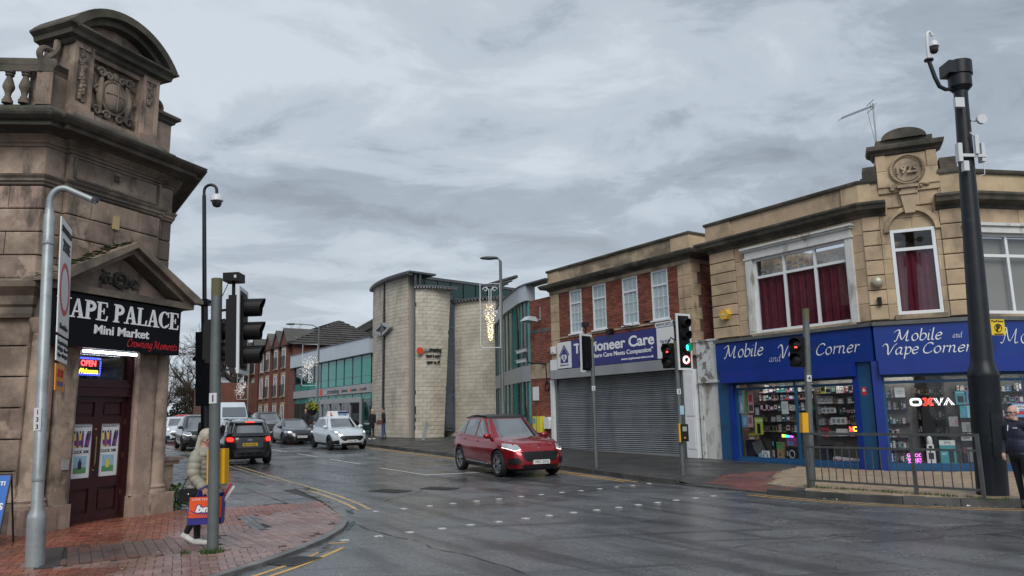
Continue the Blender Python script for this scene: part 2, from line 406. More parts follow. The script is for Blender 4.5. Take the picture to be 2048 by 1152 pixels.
# far pavement and back land of the left side read as plain wet concrete
# kerb stones
def kerbs(P, d, hz, parent, m, step=.92):
    Q = resample(P, step); me = blockmesh('kerb_stone', m, .06)
    for i, (a, b) in enumerate(zip(Q, Q[1:])):
        a, b = Vector(a), Vector(b); t = (b - a).normalized(); n = Vector((-t.y, t.x)) * (1 if d > 0 else -1); c = (a + b) / 2 + n * abs(d) / 2
        if c.y > 46 or not inview(c.x, c.y, .1, .15): continue
        z = hz(c.x, c.y); rz = math.atan2(t.y, t.x)
        o = piece('kerb_stone', me, parent, (c.x, c.y, z - .11), ((b - a).length - .012, .22, abs(d)), rz, rx=math.pi / 2)
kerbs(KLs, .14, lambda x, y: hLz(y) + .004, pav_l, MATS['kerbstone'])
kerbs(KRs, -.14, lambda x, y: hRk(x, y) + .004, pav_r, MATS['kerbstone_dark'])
# paving on the corner
TA = [(-6.3, 10.72), (-4.59, 11.73), (-4.51, 11.5), (-4.04, 10.35), (-5.5, 9.32)]
TB = [(-4.75, 13.96), (-3.7, 14.15), (-3.15, 13.3), (-2.9, 12.2), (-2.95, 11.2), (-3.12, 10.5), (-3.93, 10.27), (-4.04, 10.35), (-4.51, 11.54), (-4.09, 11.96)]
GS = [(-5.0, 13.77), (-4.78, 13.9), (-3.9, 12.14), (-4.1, 11.98)]
DS = [(-5.5, 9.3), (-6.28, 10.72), (-6.47, 10.62), (-5.68, 9.2)]
KLin = offset_line(KLs, .15)
kpoly = KLin[:] + [(-60, 74), (-60, -2)]
def left_of_slabs(x, y): return y < 14.6 + (x + 6.69) * .38 if x < -4.2 else y < 15.55 - (x + 4.2) * -1.2
def tri(me_name, m, P, parent, ang, w, d, hz, thick=.06, cap=300, gap=.006, near=None, jit=.0015, name='paver', seed=3):
    """rows of w x d blocks at heading ang over the area test P(x, y)"""
    rnd = random.Random(seed); L = []; ca, sa = math.cos(ang), math.sin(ang)
    for i in range(-int(26 / w), int(26 / w)):
        for j in range(-int(26 / d), int(26 / d)):
            u, v = (i + (.5 if j % 2 else 0)) * w, j * d; x, y = near[0] + u * ca - v * sa, near[1] + u * sa + v * ca
            if abs(u) > 26 or abs(v) > 26 or not P(x, y): continue
            L.append((math.hypot(x, y), x, y, ang, w, d))
    return L
def lay(L, m, parent, hz, name, cap=300, thick=.05, gap=.006, jit=.0015, seed=4, bev=.05):
    rnd = random.Random(seed); L = sorted(L, key=lambda t: (not inview(t[1], t[2], .05), t[0])); me = blockmesh(name, m, bev); Bm = MB()
    for k, (_, x, y, a, w, d) in enumerate(L):
        e = .05; sx = (hz(x + e, y) - hz(x - e, y)) / (2 * e); sy = (hz(x, y + e) - hz(x, y - e)) / (2 * e)
        z = hz(x, y) + rnd.uniform(-jit, jit)
        X = Vector((math.cos(a), math.sin(a), 0)); X.z = sx * X.x + sy * X.y; X.normalize(); nrm = Vector((-sx, -sy, 1)).normalized(); Y = nrm.cross(X)
        if k < cap:
            o = bpy.data.objects.new(name, me); col.objects.link(o); o.parent = parent
            M = Matrix((X, -nrm, Y)).transposed().to_4x4()    # block front (-y) looks up
            o.location = Vector((x, y, z)) - nrm * thick / 2; o.rotation_euler = M.to_euler(); o.scale = (w - gap, thick, d - gap)
        else:
            h = X * (w - gap) / 2; q = Y * (d - gap) / 2; c = Vector((x, y, z)); e2 = .004; h2 = X * ((w - gap) / 2 - e2); q2 = Y * ((d - gap) / 2 - e2); dn = nrm * .004; db = nrm * .02
            Bm.add([c - h2 - q2, c + h2 - q2, c + h2 + q2, c - h2 + q2, c - h - q - dn, c + h - q - dn, c + h + q - dn, c - h + q - dn, c - h - q - db, c + h - q - db, c + h + q - db, c - h + q - db],
                   [(0, 1, 2, 3)] + [(4 + i, 4 + (i + 1) % 4, (i + 1) % 4, i) for i in range(4)] + [(8 + i, 8 + (i + 1) % 4, 4 + (i + 1) % 4, 4 + i) for i in range(4)])
    if Bm.v: Bm.build(name, m, parent, kind='stuff')
def herring(P, ang, w, org):
    L = []; ca, sa = math.cos(ang), math.sin(ang)
    for i in range(-110, 110):
        for j in range(-110, 110):
            s = (i - j) % 4
            if s == 0: u, v, a = (i + 1) * w, (j + .5) * w, ang
            elif s == 2: u, v, a = (i + .5) * w, (j) * w, ang + math.pi / 2
            else: continue
            x, y = org[0] + u * ca - v * sa, org[1] + u * sa + v * ca
            if P(x, y): L.append((math.hypot(x, y), x, y, a, 2 * w, w))
    return L
hz_l = lambda x, y: hLz(y)
def brick_zone(x, y):
    p = (x, y)
    return inside(p, kpoly) and left_of_slabs(x, y) and y > 6.2 and x > -10.5 and not any(inside(p, q) for q in (TA, TB, GS, DS))
H = herring(brick_zone, R_(24), .1, (-5, 11))
rednear = lambda t: (t[1] < -5.4 + .42 * (t[2] - 11) + .35 * math.sin(t[2] * 3) or t[2] < 9.2 and t[1] < -4.6)
lay([t for t in H if rednear(t)], MATS['paver_red'], pav_l, hz_l, 'paving_brick', cap=200)
lay([t for t in H if not rednear(t)], MATS['paver_pink'], pav_l, hz_l, 'paving_brick', cap=100)
aT = math.atan2(1.01, 1.71)
lay(tri('', None, lambda x, y: inside((x, y), TA), pav_l, aT + math.pi / 2, .4, .133, hz_l, near=(-5.2, 10.4)), MATS['paver_brown'], pav_l, hz_l, 'ribbed_paver', cap=110)
lay(tri('', None, lambda x, y: inside((x, y), TB) and inside((x, y), kpoly) and not inside((x, y), GS), pav_l, aT + math.pi / 2 + .08, .4, .133, hz_l, near=(-3.6, 12)), MATS['paver_pink'], pav_l, hz_l, 'ribbed_paver', cap=150)
lay(tri('', None, lambda x, y: inside((x, y), GS), pav_l, R_(-62), .2, .1, hz_l, near=(-4.4, 12.9)), MATS['slab'], pav_l, hz_l, 'edging_paver')
B = MB(); B.ext_z([(x, y) for x, y in DS][::-1] if False else DS, .0, .050); B.build('cover_slab', MATS['paver_dark'], pav_l)
def slab_zone(x, y): return inside((x, y), kpoly) and not left_of_slabs(x, y) and y < 38 and x > -6.6 - (y - 14.6) * .668 - .3
lay(tri('', None, slab_zone, pav_l, R_(123.7), .75, .6, hz_l, near=(-6, 17)), MATS['slab'], pav_l, hz_l, 'paving_slab', cap=260, gap=.016, jit=.006, bev=.02)
# right pavement: blister paving at the crossing, tan blocks by the railing
BT = [(4.32, 18.3), (5.28, 16.45), (5.75, 15.7), (6.15, 16.35), (5.75, 17.45), (6.95, 20.2), (6.3, 20.6), (4.95, 18.6)]
TN = [(6.2, 16.35), (5.78, 17.45), (7.0, 20.25), (8.15, 21.7), (9.75, 19.9), (12, 19), (40, 24), (40, 10.6), (14, 12.7), (10, 13.25), (8.6, 13.66), (7.5, 14.15), (6.55, 14.85), (5.95, 15.6)]
hz_r = lambda x, y: hRk(x, y) + .006
hz_t = hz_r
BS = tri('', None, lambda x, y: inside((x, y), BT), pav_r, R_(-58), .4, .4, hz_r, near=(5.2, 17.5))
lay(BS, MATS['blister_red'], pav_r, hz_r, 'blister_slab', gap=.008, bev=.02)
B = MB()
for (_, x, y, a, w, d) in BS:
    ca, sa = math.cos(a), math.sin(a)
    for i in range(6):
        for j in range(6):
            u, v = (i - 2.5) * .064, (j - 2.5) * .064; px, py = x + u * ca - v * sa, y + u * sa + v * ca; z = hz_r(px, py)
            r = .018; B.add([(px + r, py, z), (px, py + r, z), (px - r, py, z), (px, py - r, z), (px, py, z + .007)], [(0, 1, 4), (1, 2, 4), (2, 3, 4), (3, 0, 4)])
B.build('blisters', MATS['blister_red'], pav_r, kind='stuff')
lay(tri('', None, lambda x, y: inside((x, y), TN) and x < 16 and y < 24 and inview(x, y, .1, .2), pav_r, R_(-23), .21, .105, hz_t, near=(8, 16)), MATS['paver_tan'], pav_r, hz_t, 'paving_block', cap=300)
# road markings, ironwork, tar seam: thin sheets on the road
def ribbon(name, pts, w, m, dz=.004, lab=None, jag=0):
    P = [Vector(p) for p in pts]; n = len(P); vs = []
    for i, p in enumerate(P):
        t = (P[min(i + 1, n - 1)] - P[max(i - 1, 0)]).normalized(); q = Vector((-t.y, t.x)) * (w / 2 + (random.uniform(-jag, jag) if jag else 0))
        for k in (p - q, p + q): vs.append((k.x, k.y, gz(k.y) + dz))
    B = MB(); B.add(vs, [(2 * i, 2 * i + 2, 2 * i + 3, 2 * i + 1)[::1] for i in range(n - 1)])
    return B.build(name, m, road, label=lab)
def between(P, a, b): return [p for p in P if a <= p[1] <= b]
KLr, KRr = resample(KLs, .25), resample(KRs, .25)
for d in (.32, .55):
    ribbon('yellow_line', between(offset_line(KLr, -d), 14.5, 44), .085, MATS['road_yellow_pale'])
    ribbon('yellow_line', [p for p in between(offset_line(KLr, -d * .8), 2, 10.75) if p[0] > -7], .07, MATS['road_yellow'])
    ribbon('yellow_line', between(offset_line(KRr, d), 19.3, 44), .085, MATS['road_yellow'])
    ribbon('yellow_line', [p for p in between(offset_line(KRr, d * .95 - .08), 8, 16.2)], .06, MATS['road_yellow'])
ribbon('yellow_line', [(-2.93 + .28, 10.9), (-2.4, 10.92)], .07, MATS['road_yellow'])
for a, b in (((-7.25, 29.67), (-5.5, 27.0)), ((-9.65, 33.5), (-8.1, 31.1)), ((-12, 37.2), (-10.5, 34.85)), ((-14.4, 41), (-12.9, 38.7)), ((-17, 45), (-15.4, 42.6))): ribbon('lane_dash', [a, b], .1, MATS['road_white'])
ribbon('stop_line', [(-2.62, 22.6), (1.6, 23.8)], .2, MATS['road_white']); ribbon('lane_line', [(-4.5, 25.3), (-2.55, 22.4)], .1, MATS['road_white'])
me = None
for P, Q, n in (((-2.62, 14.4), (3.77, 19.25), 15), ((-2.49, 11.14), (4.1, 15.95), 16)):
    for i in range(n):
        t = i / (n - 1); x, y = P[0] + (Q[0] - P[0]) * t, P[1] + (Q[1] - P[1]) * t
        if me is None:
            B = MB(); s = .06; c = .02; B.ext_z([(-s + c, -s), (s - c, -s), (s, -s + c), (s, s - c), (s - c, s), (-s + c, s), (-s, s - c), (-s, -s + c)], 0, .007); me = B.mesh('crossing_stud', MATS['road_white'])
        o = bpy.data.objects.new('crossing_stud', me); col.objects.link(o); o.parent = road; o.location = (x + random.uniform(-.02, .02), y + random.uniform(-.02, .02), gz(y) + .001); o.rotation_euler = (0, 0, R_(37))
ribbon('tar_seam', [(-2.9 + 3.3 * t + .05 * math.sin(t * 19), 13.0 - 4.7 * t + .05 * math.sin(t * 31)) for t in [i / 40 for i in range(41)]], .022, MATS['tar'], jag=.012)
mat('puddle', (.022, .023, .025), rough=.1, spec=.5, rnoise=(9, .06, .18, .4, .6)); mat('asphalt_patch', (.07, .073, .078), rough=.34, noise=(2, .2), stains=[((.2, .205, .21), 34, .58, .7, .8)], bump=(34, .008), rnoise=(.8, .12, .42, .38, .62))
def flat(name, pts, m, dz, jag=.0, parent=None, h=gz):
    B = MB(); B.add([(x, y, h(y) + dz) for x, y in pts], [tuple(range(len(pts)))]); return B.build(name, m, parent or road)
def blobpts(cx, cy, rx, ry, a, seed, n=22):
    r = random.Random(seed); k = [r.uniform(.72, 1.1) for _ in range(n)]; k = [(k[i - 1] + k[i] * 2 + k[(i + 1) % n]) / 4 for i in range(n)]; c, s = math.cos(a), math.sin(a)
    return [(cx + rx * k[i] * math.cos(i / n * 6.283) * c - ry * k[i] * math.sin(i / n * 6.283) * s, cy + rx * k[i] * math.cos(i / n * 6.283) * s + ry * k[i] * math.sin(i / n * 6.283) * c) for i in range(n)]
for i_, q_ in enumerate(((-2.73, 12.7, .05, .55, .1), (-3.12, 14.4, .05, .4, .4), (-2.6, 10.5, .06, .35, .05), (-5.4, 19.4, .16, 1.1, .55))): flat('puddle', blobpts(*q_, i_), MATS['puddle'], .0045 + .0003 * i_)
for q_ in ([(.2, 16.2), (2.3, 17.8), (1.7, 18.6), (-.4, 17.0)], [(-6.2, 24.6), (-4.9, 22.6), (-4.1, 23.1), (-5.4, 25.2)], [(4.6, 10.2), (7.6, 11.0), (7.4, 11.7), (4.4, 10.9)]): flat('road_patch', q_, MATS['asphalt_patch'], .002)
for s_, (a_, b_) in enumerate((((-2.2, 16.2), (3.0, 13.2)), ((2.0, 9.8), (8.5, 11.9)), ((-1.5, 21), (-3.2, 14.2)))): ribbon('road_crack', [(a_[0] + (b_[0] - a_[0]) * t + .06 * math.sin(t * 23 + s_), a_[1] + (b_[1] - a_[1]) * t + .06 * math.sin(t * 37)) for t in [i / 40 for i in range(41)]], .012, MATS['tar'], dz=.006, jag=.006)
def grate(label, c, rz, w, d, n, bars=True, skew=0):
    t = thing('drain_cover', label, 'drain cover', (*c, gz(c[1]) + .001), rz)
    B = MB(); e = .035
    B.box(-w / 2, w / 2, -d / 2, -d / 2 + e, 0, .012); B.box(-w / 2, w / 2, d / 2 - e, d / 2, 0, .012); B.box(-w / 2, -w / 2 + e, -d / 2 + e, d / 2 - e, 0, .012); B.box(w / 2 - e, w / 2, -d / 2 + e, d / 2 - e, 0, .012)
    B.build('frame', MATS['iron'], t); B = MB(); B.box(-w / 2 + e, w / 2 - e, -d / 2 + e, d / 2 - e, .0, .003); B.build('sump', MATS['tar'], t)
    bm_ = MB(); s = (w - 2 * e) / n; bm_.box(-s * .28, s * .28, -d / 2 + e, d / 2 - e, .003, .011); me = bm_.mesh('bar', MATS['iron'])
    for i in range(n):
        o = bpy.data.objects.new('bar', me); col.objects.link(o); o.parent = t; o.location = (-w / 2 + e + s * (i + .5), 0, 0)
    return t
grate('long barred iron drain cover in the road beside the white lane line', (-2.98, 18.2), R_(-35), .95, .5, 11)
grate('darker iron drain cover in the road nearer to the red car', (-1.85, 18.6), R_(-28), .85, .5, 6)
grate('iron gully grate by the near kerb between the yellow lines', (-2.75, 9.62), R_(70), .55, .4, 8)
# ------------------------------------------------------------------ corner building on the left (old stone)
mat('sooty_stone', (.33, .245, .195), rough=.85, var=.2, hue=.012, noise=(2.2, .25), stains=[((.10, .078, .06), .7, .45, .58, .8), ((.46, .36, .28), 1.6, .56, .62, .65), ((.05, .042, .036), 3.2, .55, .66, .75, .3), ((.10, .08, .065), 16, .6, .7, .6)], bump=(28, .006))
mat('sooty_trim', (.245, .195, .15), rough=.85, var=.1, noise=(2.5, .3), stains=[((.07, .06, .05), 1.1, .42, .6, .85), ((.12, .13, .07), 1.6, .56, .7, .35)], bump=(30, .006))
mat('black_stone', (.11, .095, .075), rough=.9, noise=(2, .35), stains=[((.035, .035, .03), 1.4, .42, .6, .8), ((.09, .1, .05), 2.2, .55, .68, .5)], bump=(25, .008))
mat('moss', (.055, .06, .02), rough=1, noise=(7, .4), bump=(50, .015))
mat('maroon_paint', (.040, .010, .012), rough=.35, noise=(4, .25), stains=[((.02, .008, .008), 2, .5, .7, .6)], bump=(40, .001))
mat('sign_black', (.005, .006, .009), rough=.5, noise=(1.5, .3), spec=.15)
mat('white_letter', (.80, .82, .84), rough=.4)
mat('red_letter', (.62, .02, .03), rough=.4)
mat('tube_light', (.9, .95, 1), emit=((.85, .93, 1), 9))
mat('led_red', (.9, .05, .05), emit=((1, .05, .06), 4)); mat('led_yellow', (.9, .6, .05), emit=((1, .62, .03), 4)); mat('led_blue', (.05, .08, .9), emit=((.08, .1, 1), 4))
mat('black_plastic', (.008, .008, .009), rough=.4, spec=.3)
mat('poster_white', (.72, .76, .76), rough=.35, noise=(3, .06))
mat('ink_black', (.015, .015, .018), rough=.5)
mat('brass', (.35, .24, .10), rough=.35, metal=.9)
mat('shop_dark', (.05, .055, .06), rough=.8)
mat('shop_white', (.55, .6, .65), rough=.7)
glass_mat('pane_glass', (.86, .9, .9), refl=.03)
glass_mat('dark_glass', (.25, .28, .3), refl=.05)
for n_, c_ in dict(p_purple=(.13, .05, .25), p_yellow=(.7, .62, .1), p_dark=(.03, .03, .05), p_magenta=(.3, .06, .25), p_blue=(.12, .3, .55), p_green=(.1, .3, .12), p_teal=(.06, .32, .36), p_red=(.55, .04, .05), p_orange=(.75, .25, .05), p_grey=(.3, .3, .31), p_lime=(.42, .5, .08), p_pink=(.6, .3, .34), p_sky=(.3, .52, .66), p_brown=(.35, .22, .12), p_white=(.75, .75, .74), p_black=(.012, .012, .014)).items(): mat(n_, c_, rough=.4, noise=(20, .15))
LB = thing('stone_shop_building', 'old sooty sandstone corner building with the black VAPE PALACE sign over its maroon doors', 'building', (-7.322, 13.294, 0), math.atan2(.932, .363))
ss, st_, bs = MATS['sooty_stone'], MATS['sooty_trim'], MATS['black_stone']
LFd = Vector((-.427, .905)); RFd = Vector((.574, .819)); CLo = Vector((-1.38, .1)); CRo = Vector((1.38, .1))
def LF(s, out=0): p = CLo + LFd * s + Vector((-.905, -.427)) * out; return (p.x, p.y)
def RF(s, out=0): p = CRo + RFd * s + Vector((.819, -.574)) * out; return (p.x, p.y)
def plan(main=0, sl=6, sr=9): return [LF(sl), tuple(CLo), (-1.0, .1), (-1.0, main), (1.0, main), (1.0, .1), tuple(CRo), RF(sr)]
B = MB()
d_ = .11
def core(z0, z1, hole=None):
    l = CLo + LFd * .15 + Vector((.05, d_)); r = CRo + RFd * .15 + Vector((-.05, d_))
    fl, fr = (LF(6, -.1), (-1.30, .1 + d_)), ((1.30, .1 + d_), RF(20, -.1))
    if hole: B.ext_z([fl[0], fl[1], (hole[0], .1 + d_), (hole[0], 1.3), (-1.5, 8)], z0, z1); B.ext_z([(hole[1], .1 + d_), fr[0], fr[1], (1.5, 9), (hole[1], 1.3)], z0, z1)
    else: B.ext_z([fl[0], fl[1], (-1.0, .1 + d_), (-1.0, d_), (1.0, d_), (1.0, .1 + d_), fr[0], fr[1], (0, 9)], z0, z1)
core(0, 3.05, (-.62, .64)); core(3.05, 7.2)
B.build('wall', ss, LB)
def ashlar(parent, a, b, z0, z1, bh, bw, depth, m, name='stone_block', gap=.014, off=True, bev=.05, skip=None, out=0):
    a, b = Vector(a), Vector(b); t = (b - a); l = t.length; t.normalize(); n = Vector((t.y, -t.x)); rz = math.atan2(t.y, t.x); nz = max(1, round((z1 - z0) / bh)); h = (z1 - z0) / nz; me = blockmesh(name, m, bev)
    for j in range(nz):
        k = max(1, round(l / bw)); e = [i / k for i in range(k + 1)]
        if off and j % 2 and k > 1: e = [0] + [(i + .5) / k for i in range(k)] + [1]
        elif off and j % 2: e = [0, .42, 1]
        for p, q in zip(e, e[1:]):
            if skip and skip((p + q) / 2 * l, z0 + (j + .5) * h): continue
            c = a + t * ((p + q) / 2 * l) + n * (out - depth / 2 + random.uniform(-.004, .004)); piece(name, me, parent, (c.x, c.y, z0 + (j + .5) * h), ((q - p) * l - gap * .5, depth, h - gap), rz)
# banded stone above the pediment
for (a, b, bw) in ((LF(3.2), CLo, 1.1), (CLo, (-1.0, .1), .5), ((-1.0, 0), (1.0, 0), 1.0), ((1.0, .1), CRo, .5), (CRo, RF(8), 1.0)):
    ashlar(LB, a, b, 4.12, 5.72, .445, bw, .12, ss, gap=.022)
    ashlar(LB, a, b, 5.9, 6.44, .54, bw * 1.5, .1, ss, gap=.006)
for (a, b, bw) in ((LF(3.2), CLo, 1.1), (CRo, RF(8), 1.0)): ashlar(LB, a, b, .5, 3.5, .5, bw, .12, ss, gap=.025)
ashlar(LB, (-1.38, .1), (-.62, .1), .5, 3.5, 1.0, 1, .1, ss); ashlar(LB, (.64, .1), (1.38, .1), .5, 3.5, 1.0, 1, .1, ss)
def mould(name, prof, m=st_, main=0, sl=6, sr=9, path=None): B = MB(); B.sweep(path or plan(main, sl, sr), prof); return B.build(name, m, LB)
mould('plinth', [(0, 0), (.10, 0), (.10, .40), (.06, .46), (0, .5)], path=[LF(6), tuple(CLo), (-1.36, .1)]); mould('plinth', [(0, 0), (.10, 0), (.10, .40), (.06, .46), (0, .5)], path=[(1.36, .1), tuple(CRo), RF(9)])
mould('string_course', [(0, 5.72), (.03, 5.74), (.03, 5.77), (.06, 5.79), (.06, 5.83), (.09, 5.87), (.1, 5.9), (0, 5.91)])
mould('architrave', [(0, 6.40), (.03, 6.41), (.03, 6.45), (.07, 6.47), (.07, 6.5), (.12, 6.54), (.16, 6.56), (.16, 6.59), (0, 6.6)], m=st_)
mould('cornice', [(0, 6.58), (.20, 6.585), (.24, 6.62), (.44, 6.63), (.44, 6.70), (.50, 6.72), (.56, 6.77), (.58, 6.81), (.58, 6.83), (.1, 6.9), (0, 6.9)], m=bs)
mould('blocking_course', [(-.4, 6.88), (.06, 6.88), (.06, 7.08), (.0, 7.16), (-.08, 7.2), (-.4, 7.2)], m=bs)
for x0, x1 in ((-.93, .93),):   # raised border round the frieze panel
    B = MB(); B.box(x0, x0 + .05, -.025, .0, 5.98, 6.38); B.box(x1 - .05, x1, -.025, .0, 5.98, 6.38); B.box(x0 + .05, x1 - .05, -.025, 0, 5.95, 5.99); B.box(x0 + .05, x1 - .05, -.025, 0, 6.35, 6.39); B.build('panel_border', st_, LB)
B = MB(); B.box(-.1, .0, -.02, .03, 6.15, 6.27); B.build('air_brick', MATS['black_stone'], LB)
mat('cream_patch', (.5, .38, .2), rough=.8); B = MB(); B.box(-.07, .06, -.03, .02, 5.25, 5.5); B.build('repair_patch', MATS['cream_patch'], LB)
# attic block with segmental pediment
B = MB(); B.ext_z([RF(7, -.2), RF(17, -.2), RF(17, -1.5), RF(7, -1.5)], 7.2, 9.6)  # unseen side gable, added for its dark reflection in the windows opposite
for k in range(8): B.ext_z([RF(8 + k * .5, -.2), RF(16 - k * .5, -.2), RF(16 - k * .5, -1.5), RF(8 + k * .5, -1.5)], 9.6 + k * .2, 9.8 + k * .2)
B.build('street_gable', ss, LB)
B = MB(); y0 = .25
B.box(-.95, .95, y0 + .1, 1.0, 7.18, 8.62); B.box(-.55, -.52, y0, y0 + .1, 7.2, 8.6); B.box(.52, .55, y0, y0 + .1, 7.2, 8.6); B.box(-.52, .52, y0 + .0, y0 + .1, 7.2, 7.36); B.box(-.52, .52, y0 + .0, y0 + .1, 8.46, 8.62)
B.box(-1.42, -.95, y0 + .06, .62, 7.18, 7.92); B.box(.95, 1.42, y0 + .06, 1.1, 7.18, 7.92)
B.build('attic_block', ss, LB)
for sx in (-1, 1):
    B = MB(); x0, x1 = sorted((sx * .56, sx * .95))
    B.box(x0, x0 + .07, y0 - .07, y0 + .1, 7.36, 8.6); B.box(x1 - .07, x1, y0 - .07, y0 + .1, 7.36, 8.6); B.box(x0 + .07, x1 - .07, y0 - .07, y0 + .1, 8.5, 8.6); B.box(x0 + .07, x1 - .07, y0 - .07, y0 + .1, 7.36, 7.46); B.box(x0 + .07, x1 - .07, y0 - .035, y0 + .1, 7.46, 8.5)
    B.box(x0 - .04, x1 + .04, y0 - .12, y0 + .12, 7.18, 7.36); B.build('pilaster', ss, LB)
    B = MB(); rnd = random.Random(5 + sx)            # carved drop of fruit and leaves
    zz = 8.46
    while zz > (7.5 if sx < 0 else 8.0):
        w = rnd.uniform(.03, .075); B.ell((sx * .755 + rnd.uniform(-.035, .035), y0 - .045, zz), (w, .035, rnd.uniform(.03, .055)), 7, 5); zz -= rnd.uniform(.025, .045)
    B.build('carved_drop', st_, LB, smooth=True)
    # pedestal cap, scroll beside the pediment
    B = MB(); B.sweep([(sx * 1.42, 1.2), (sx * 1.42, y0 + .06), (sx * .95, y0 + .06)] if sx > 0 else [(-.95, y0 + .06), (-1.42, y0 + .06), (-1.42, .66)], [(0, 7.86), (-.04 if 0 else .03, 7.88), (.05, 7.93), (.12, 7.97), (.12, 8.02), (-.3, 8.04)] if False else [(0, 7.84), (.05, 7.88), (.06, 7.92), (.13, 7.97), (.13, 8.03), (0, 8.05)]) if sx < 0 else B.sweep([(.95, y0 + .06), (1.42, y0 + .06), (1.42, 1.2)], [(0, 7.84), (.05, 7.88), (.06, 7.92), (.13, 7.97), (.13, 8.03), (0, 8.05)])
    B.box(min(sx * .95, sx * 1.45), max(sx * .95, sx * 1.45), y0 + .06, .64 if sx < 0 else 1.1, 7.92, 8.04); B.build('pedestal_cap', bs, LB)
    B = MB(); sp = []
    for i in range(30): a = i / 29 * 4.2 * math.pi / 2; r = .18 * (1 - i / 36); sp.append((sx * (1.22 - r * math.cos(a + .6)), y0 + .3, 8.22 + r * math.sin(a + .6)))
    B.tube(sp, .055, 8); B.tube([(sx * 1.02, y0 + .3, 8.62), (sx * 1.03, y0 + .3, 8.45), (sx * 1.1, y0 + .3, 8.32), (sx * 1.28, y0 + .3, 8.1)], .07, 8); B.box(min(sx * .95, sx * 1.3), max(sx * .95, sx * 1.3), y0 + .24, y0 + .6, 8.04, 8.16); B.build('scroll', st_, LB, smooth=True)
B = MB(); B.sweep([(-.97, 1.05), (-.97, y0 - .02), (.97, y0 - .02), (.97, 1.05)], [(0, 8.55), (.04, 8.58), (.06, 8.64), (.16, 8.66), (.18, 8.74), (.26, 8.8), (.26, 8.84), (0, 8.86)]); B.box(-.97, .97, y0 - .02, 1.05, 8.6, 8.85)
B.build('pediment_cornice', bs, LB)
def arc(r, n, zc, a0, a1): return [(r * math.sin(a0 + (a1 - a0) * i / n), zc + r * math.cos(a0 + (a1 - a0) * i / n)) for i in range(n + 1)]
th = .98; Rr = 1.2 / math.sin(th); zc = 8.85 - Rr * math.cos(th); n = 20
o_, i_ = arc(Rr, n, zc, -th, th), arc(Rr - .15, n, zc, -th, th)
B = MB()
for k in range(n): B.ext_y([i_[k], i_[k + 1], o_[k + 1], o_[k]], y0 - .28, 1.1)
o2, i2 = arc(Rr - .15, n, zc, -th + .02, th - .02), arc(Rr - .27, n, zc, -th + .06, th - .06)
for k in range(n): B.ext_y([i2[k], i2[k + 1], o2[k + 1], o2[k]], y0 - .14, 1.05)
B.build('arched_pediment', bs, LB)
B = MB(); B.ext_y(arc(Rr - .2, n, zc, -th + .1, th - .1) , y0 + .06, 1.0); B.build('tympanum', ss, LB)
# cartouche: shield with scrolls on the recessed panel
B = MB(); yc = y0 + .06; cz = 7.88
B.ell((-.0, yc, cz), (.24, .12, .3), 18, 12); B.build('shield', st_, LB, smooth=True)
B = MB()
for sx in (-1, 1):
    B.tube([(sx * (.27 + .05 * math.sin(t * 3.1)) , yc - .0 - .03 * math.sin(t * 3), cz + .33 - .72 * t) for t in [i / 12 for i in range(13)]], [.03 + .035 * math.sin(math.pi * i / 12) for i in range(13)], 8)
    for (cx, czz, r0) in ((.3, cz + .4, .1), (.14, cz + .38, .08), (.36, cz + .02, .1), (.14, cz - .4, .09), (.36, cz - .38, .1)):
        B.tube([(sx * (cx + r0 * (1 - i / 22) * math.cos(i * .42)), yc - .03, czz + r0 * (1 - i / 22) * math.sin(i * .42)) for i in range(20)], .028, 7)
    rnd = random.Random(3)
    for i in range(26): B.ell((sx * rnd.uniform(.1, .46), yc + .02, cz - rnd.uniform(.34, .5)), (.04, .035, .03), 6, 4)
    for i in range(12): B.ell((sx * rnd.uniform(.3, .47), yc + .02, cz + rnd.uniform(.1, .5)), (.04, .03, .03), 6, 4)
B.ell((0, yc - .01, cz + .42), (.07, .06, .1), 8, 6); B.tube([(.27 * math.cos(i / 20 * 6.283), yc - .01, cz + .33 * math.sin(i / 20 * 6.283)) for i in range(21)], .03, 6)
B.tube([(0, yc - .12, cz + .28), (0, yc - .135, cz), (0, yc - .12, cz - .28)], .012, 5); B.tube([(-.22, yc - .08, cz + .03), (0, yc - .13, cz + .03), (.22, yc - .08, cz + .03)], .012, 5)
B.build('cartouche', st_, LB, smooth=True)
# balustrade on the left facade
B = MB(); B.sweep([LF(6, .0), LF(.05, .0), (-1.43, .31)], [(0 - .1, 7.78), (.06, 7.78), (.07, 7.84), (.12, 7.9), (.12, 7.97), (.06, 8.02), (-.1, 8.03)]); B.build('balustrade_rail', bs, LB)
B = MB(); B.ext_z([LF(.0, .0), (-1.42, .31), (-1.25, .6), LF(.3, -.3), LF(.27, .0)], 7.18, 7.8); B.build('pedestal', ss, LB)
prof = [(.085, 0), (.085, .06), (.06, .075), (.065, .1), (.045, .14), (.055, .2), (.09, .27), (.095, .31), (.07, .4), (.045, .47), (.05, .5), (.07, .51), (.07, .53), (.055, .54), (.08, .56), (.08, .6)]
Bm = MB(); Bm.lathe(prof, 12); me = Bm.mesh('baluster', st_, True)
for k in range(12): piece('baluster', me, LB, (*LF(.46 + k * .27, -.02), 7.19), (1, 1, 1))
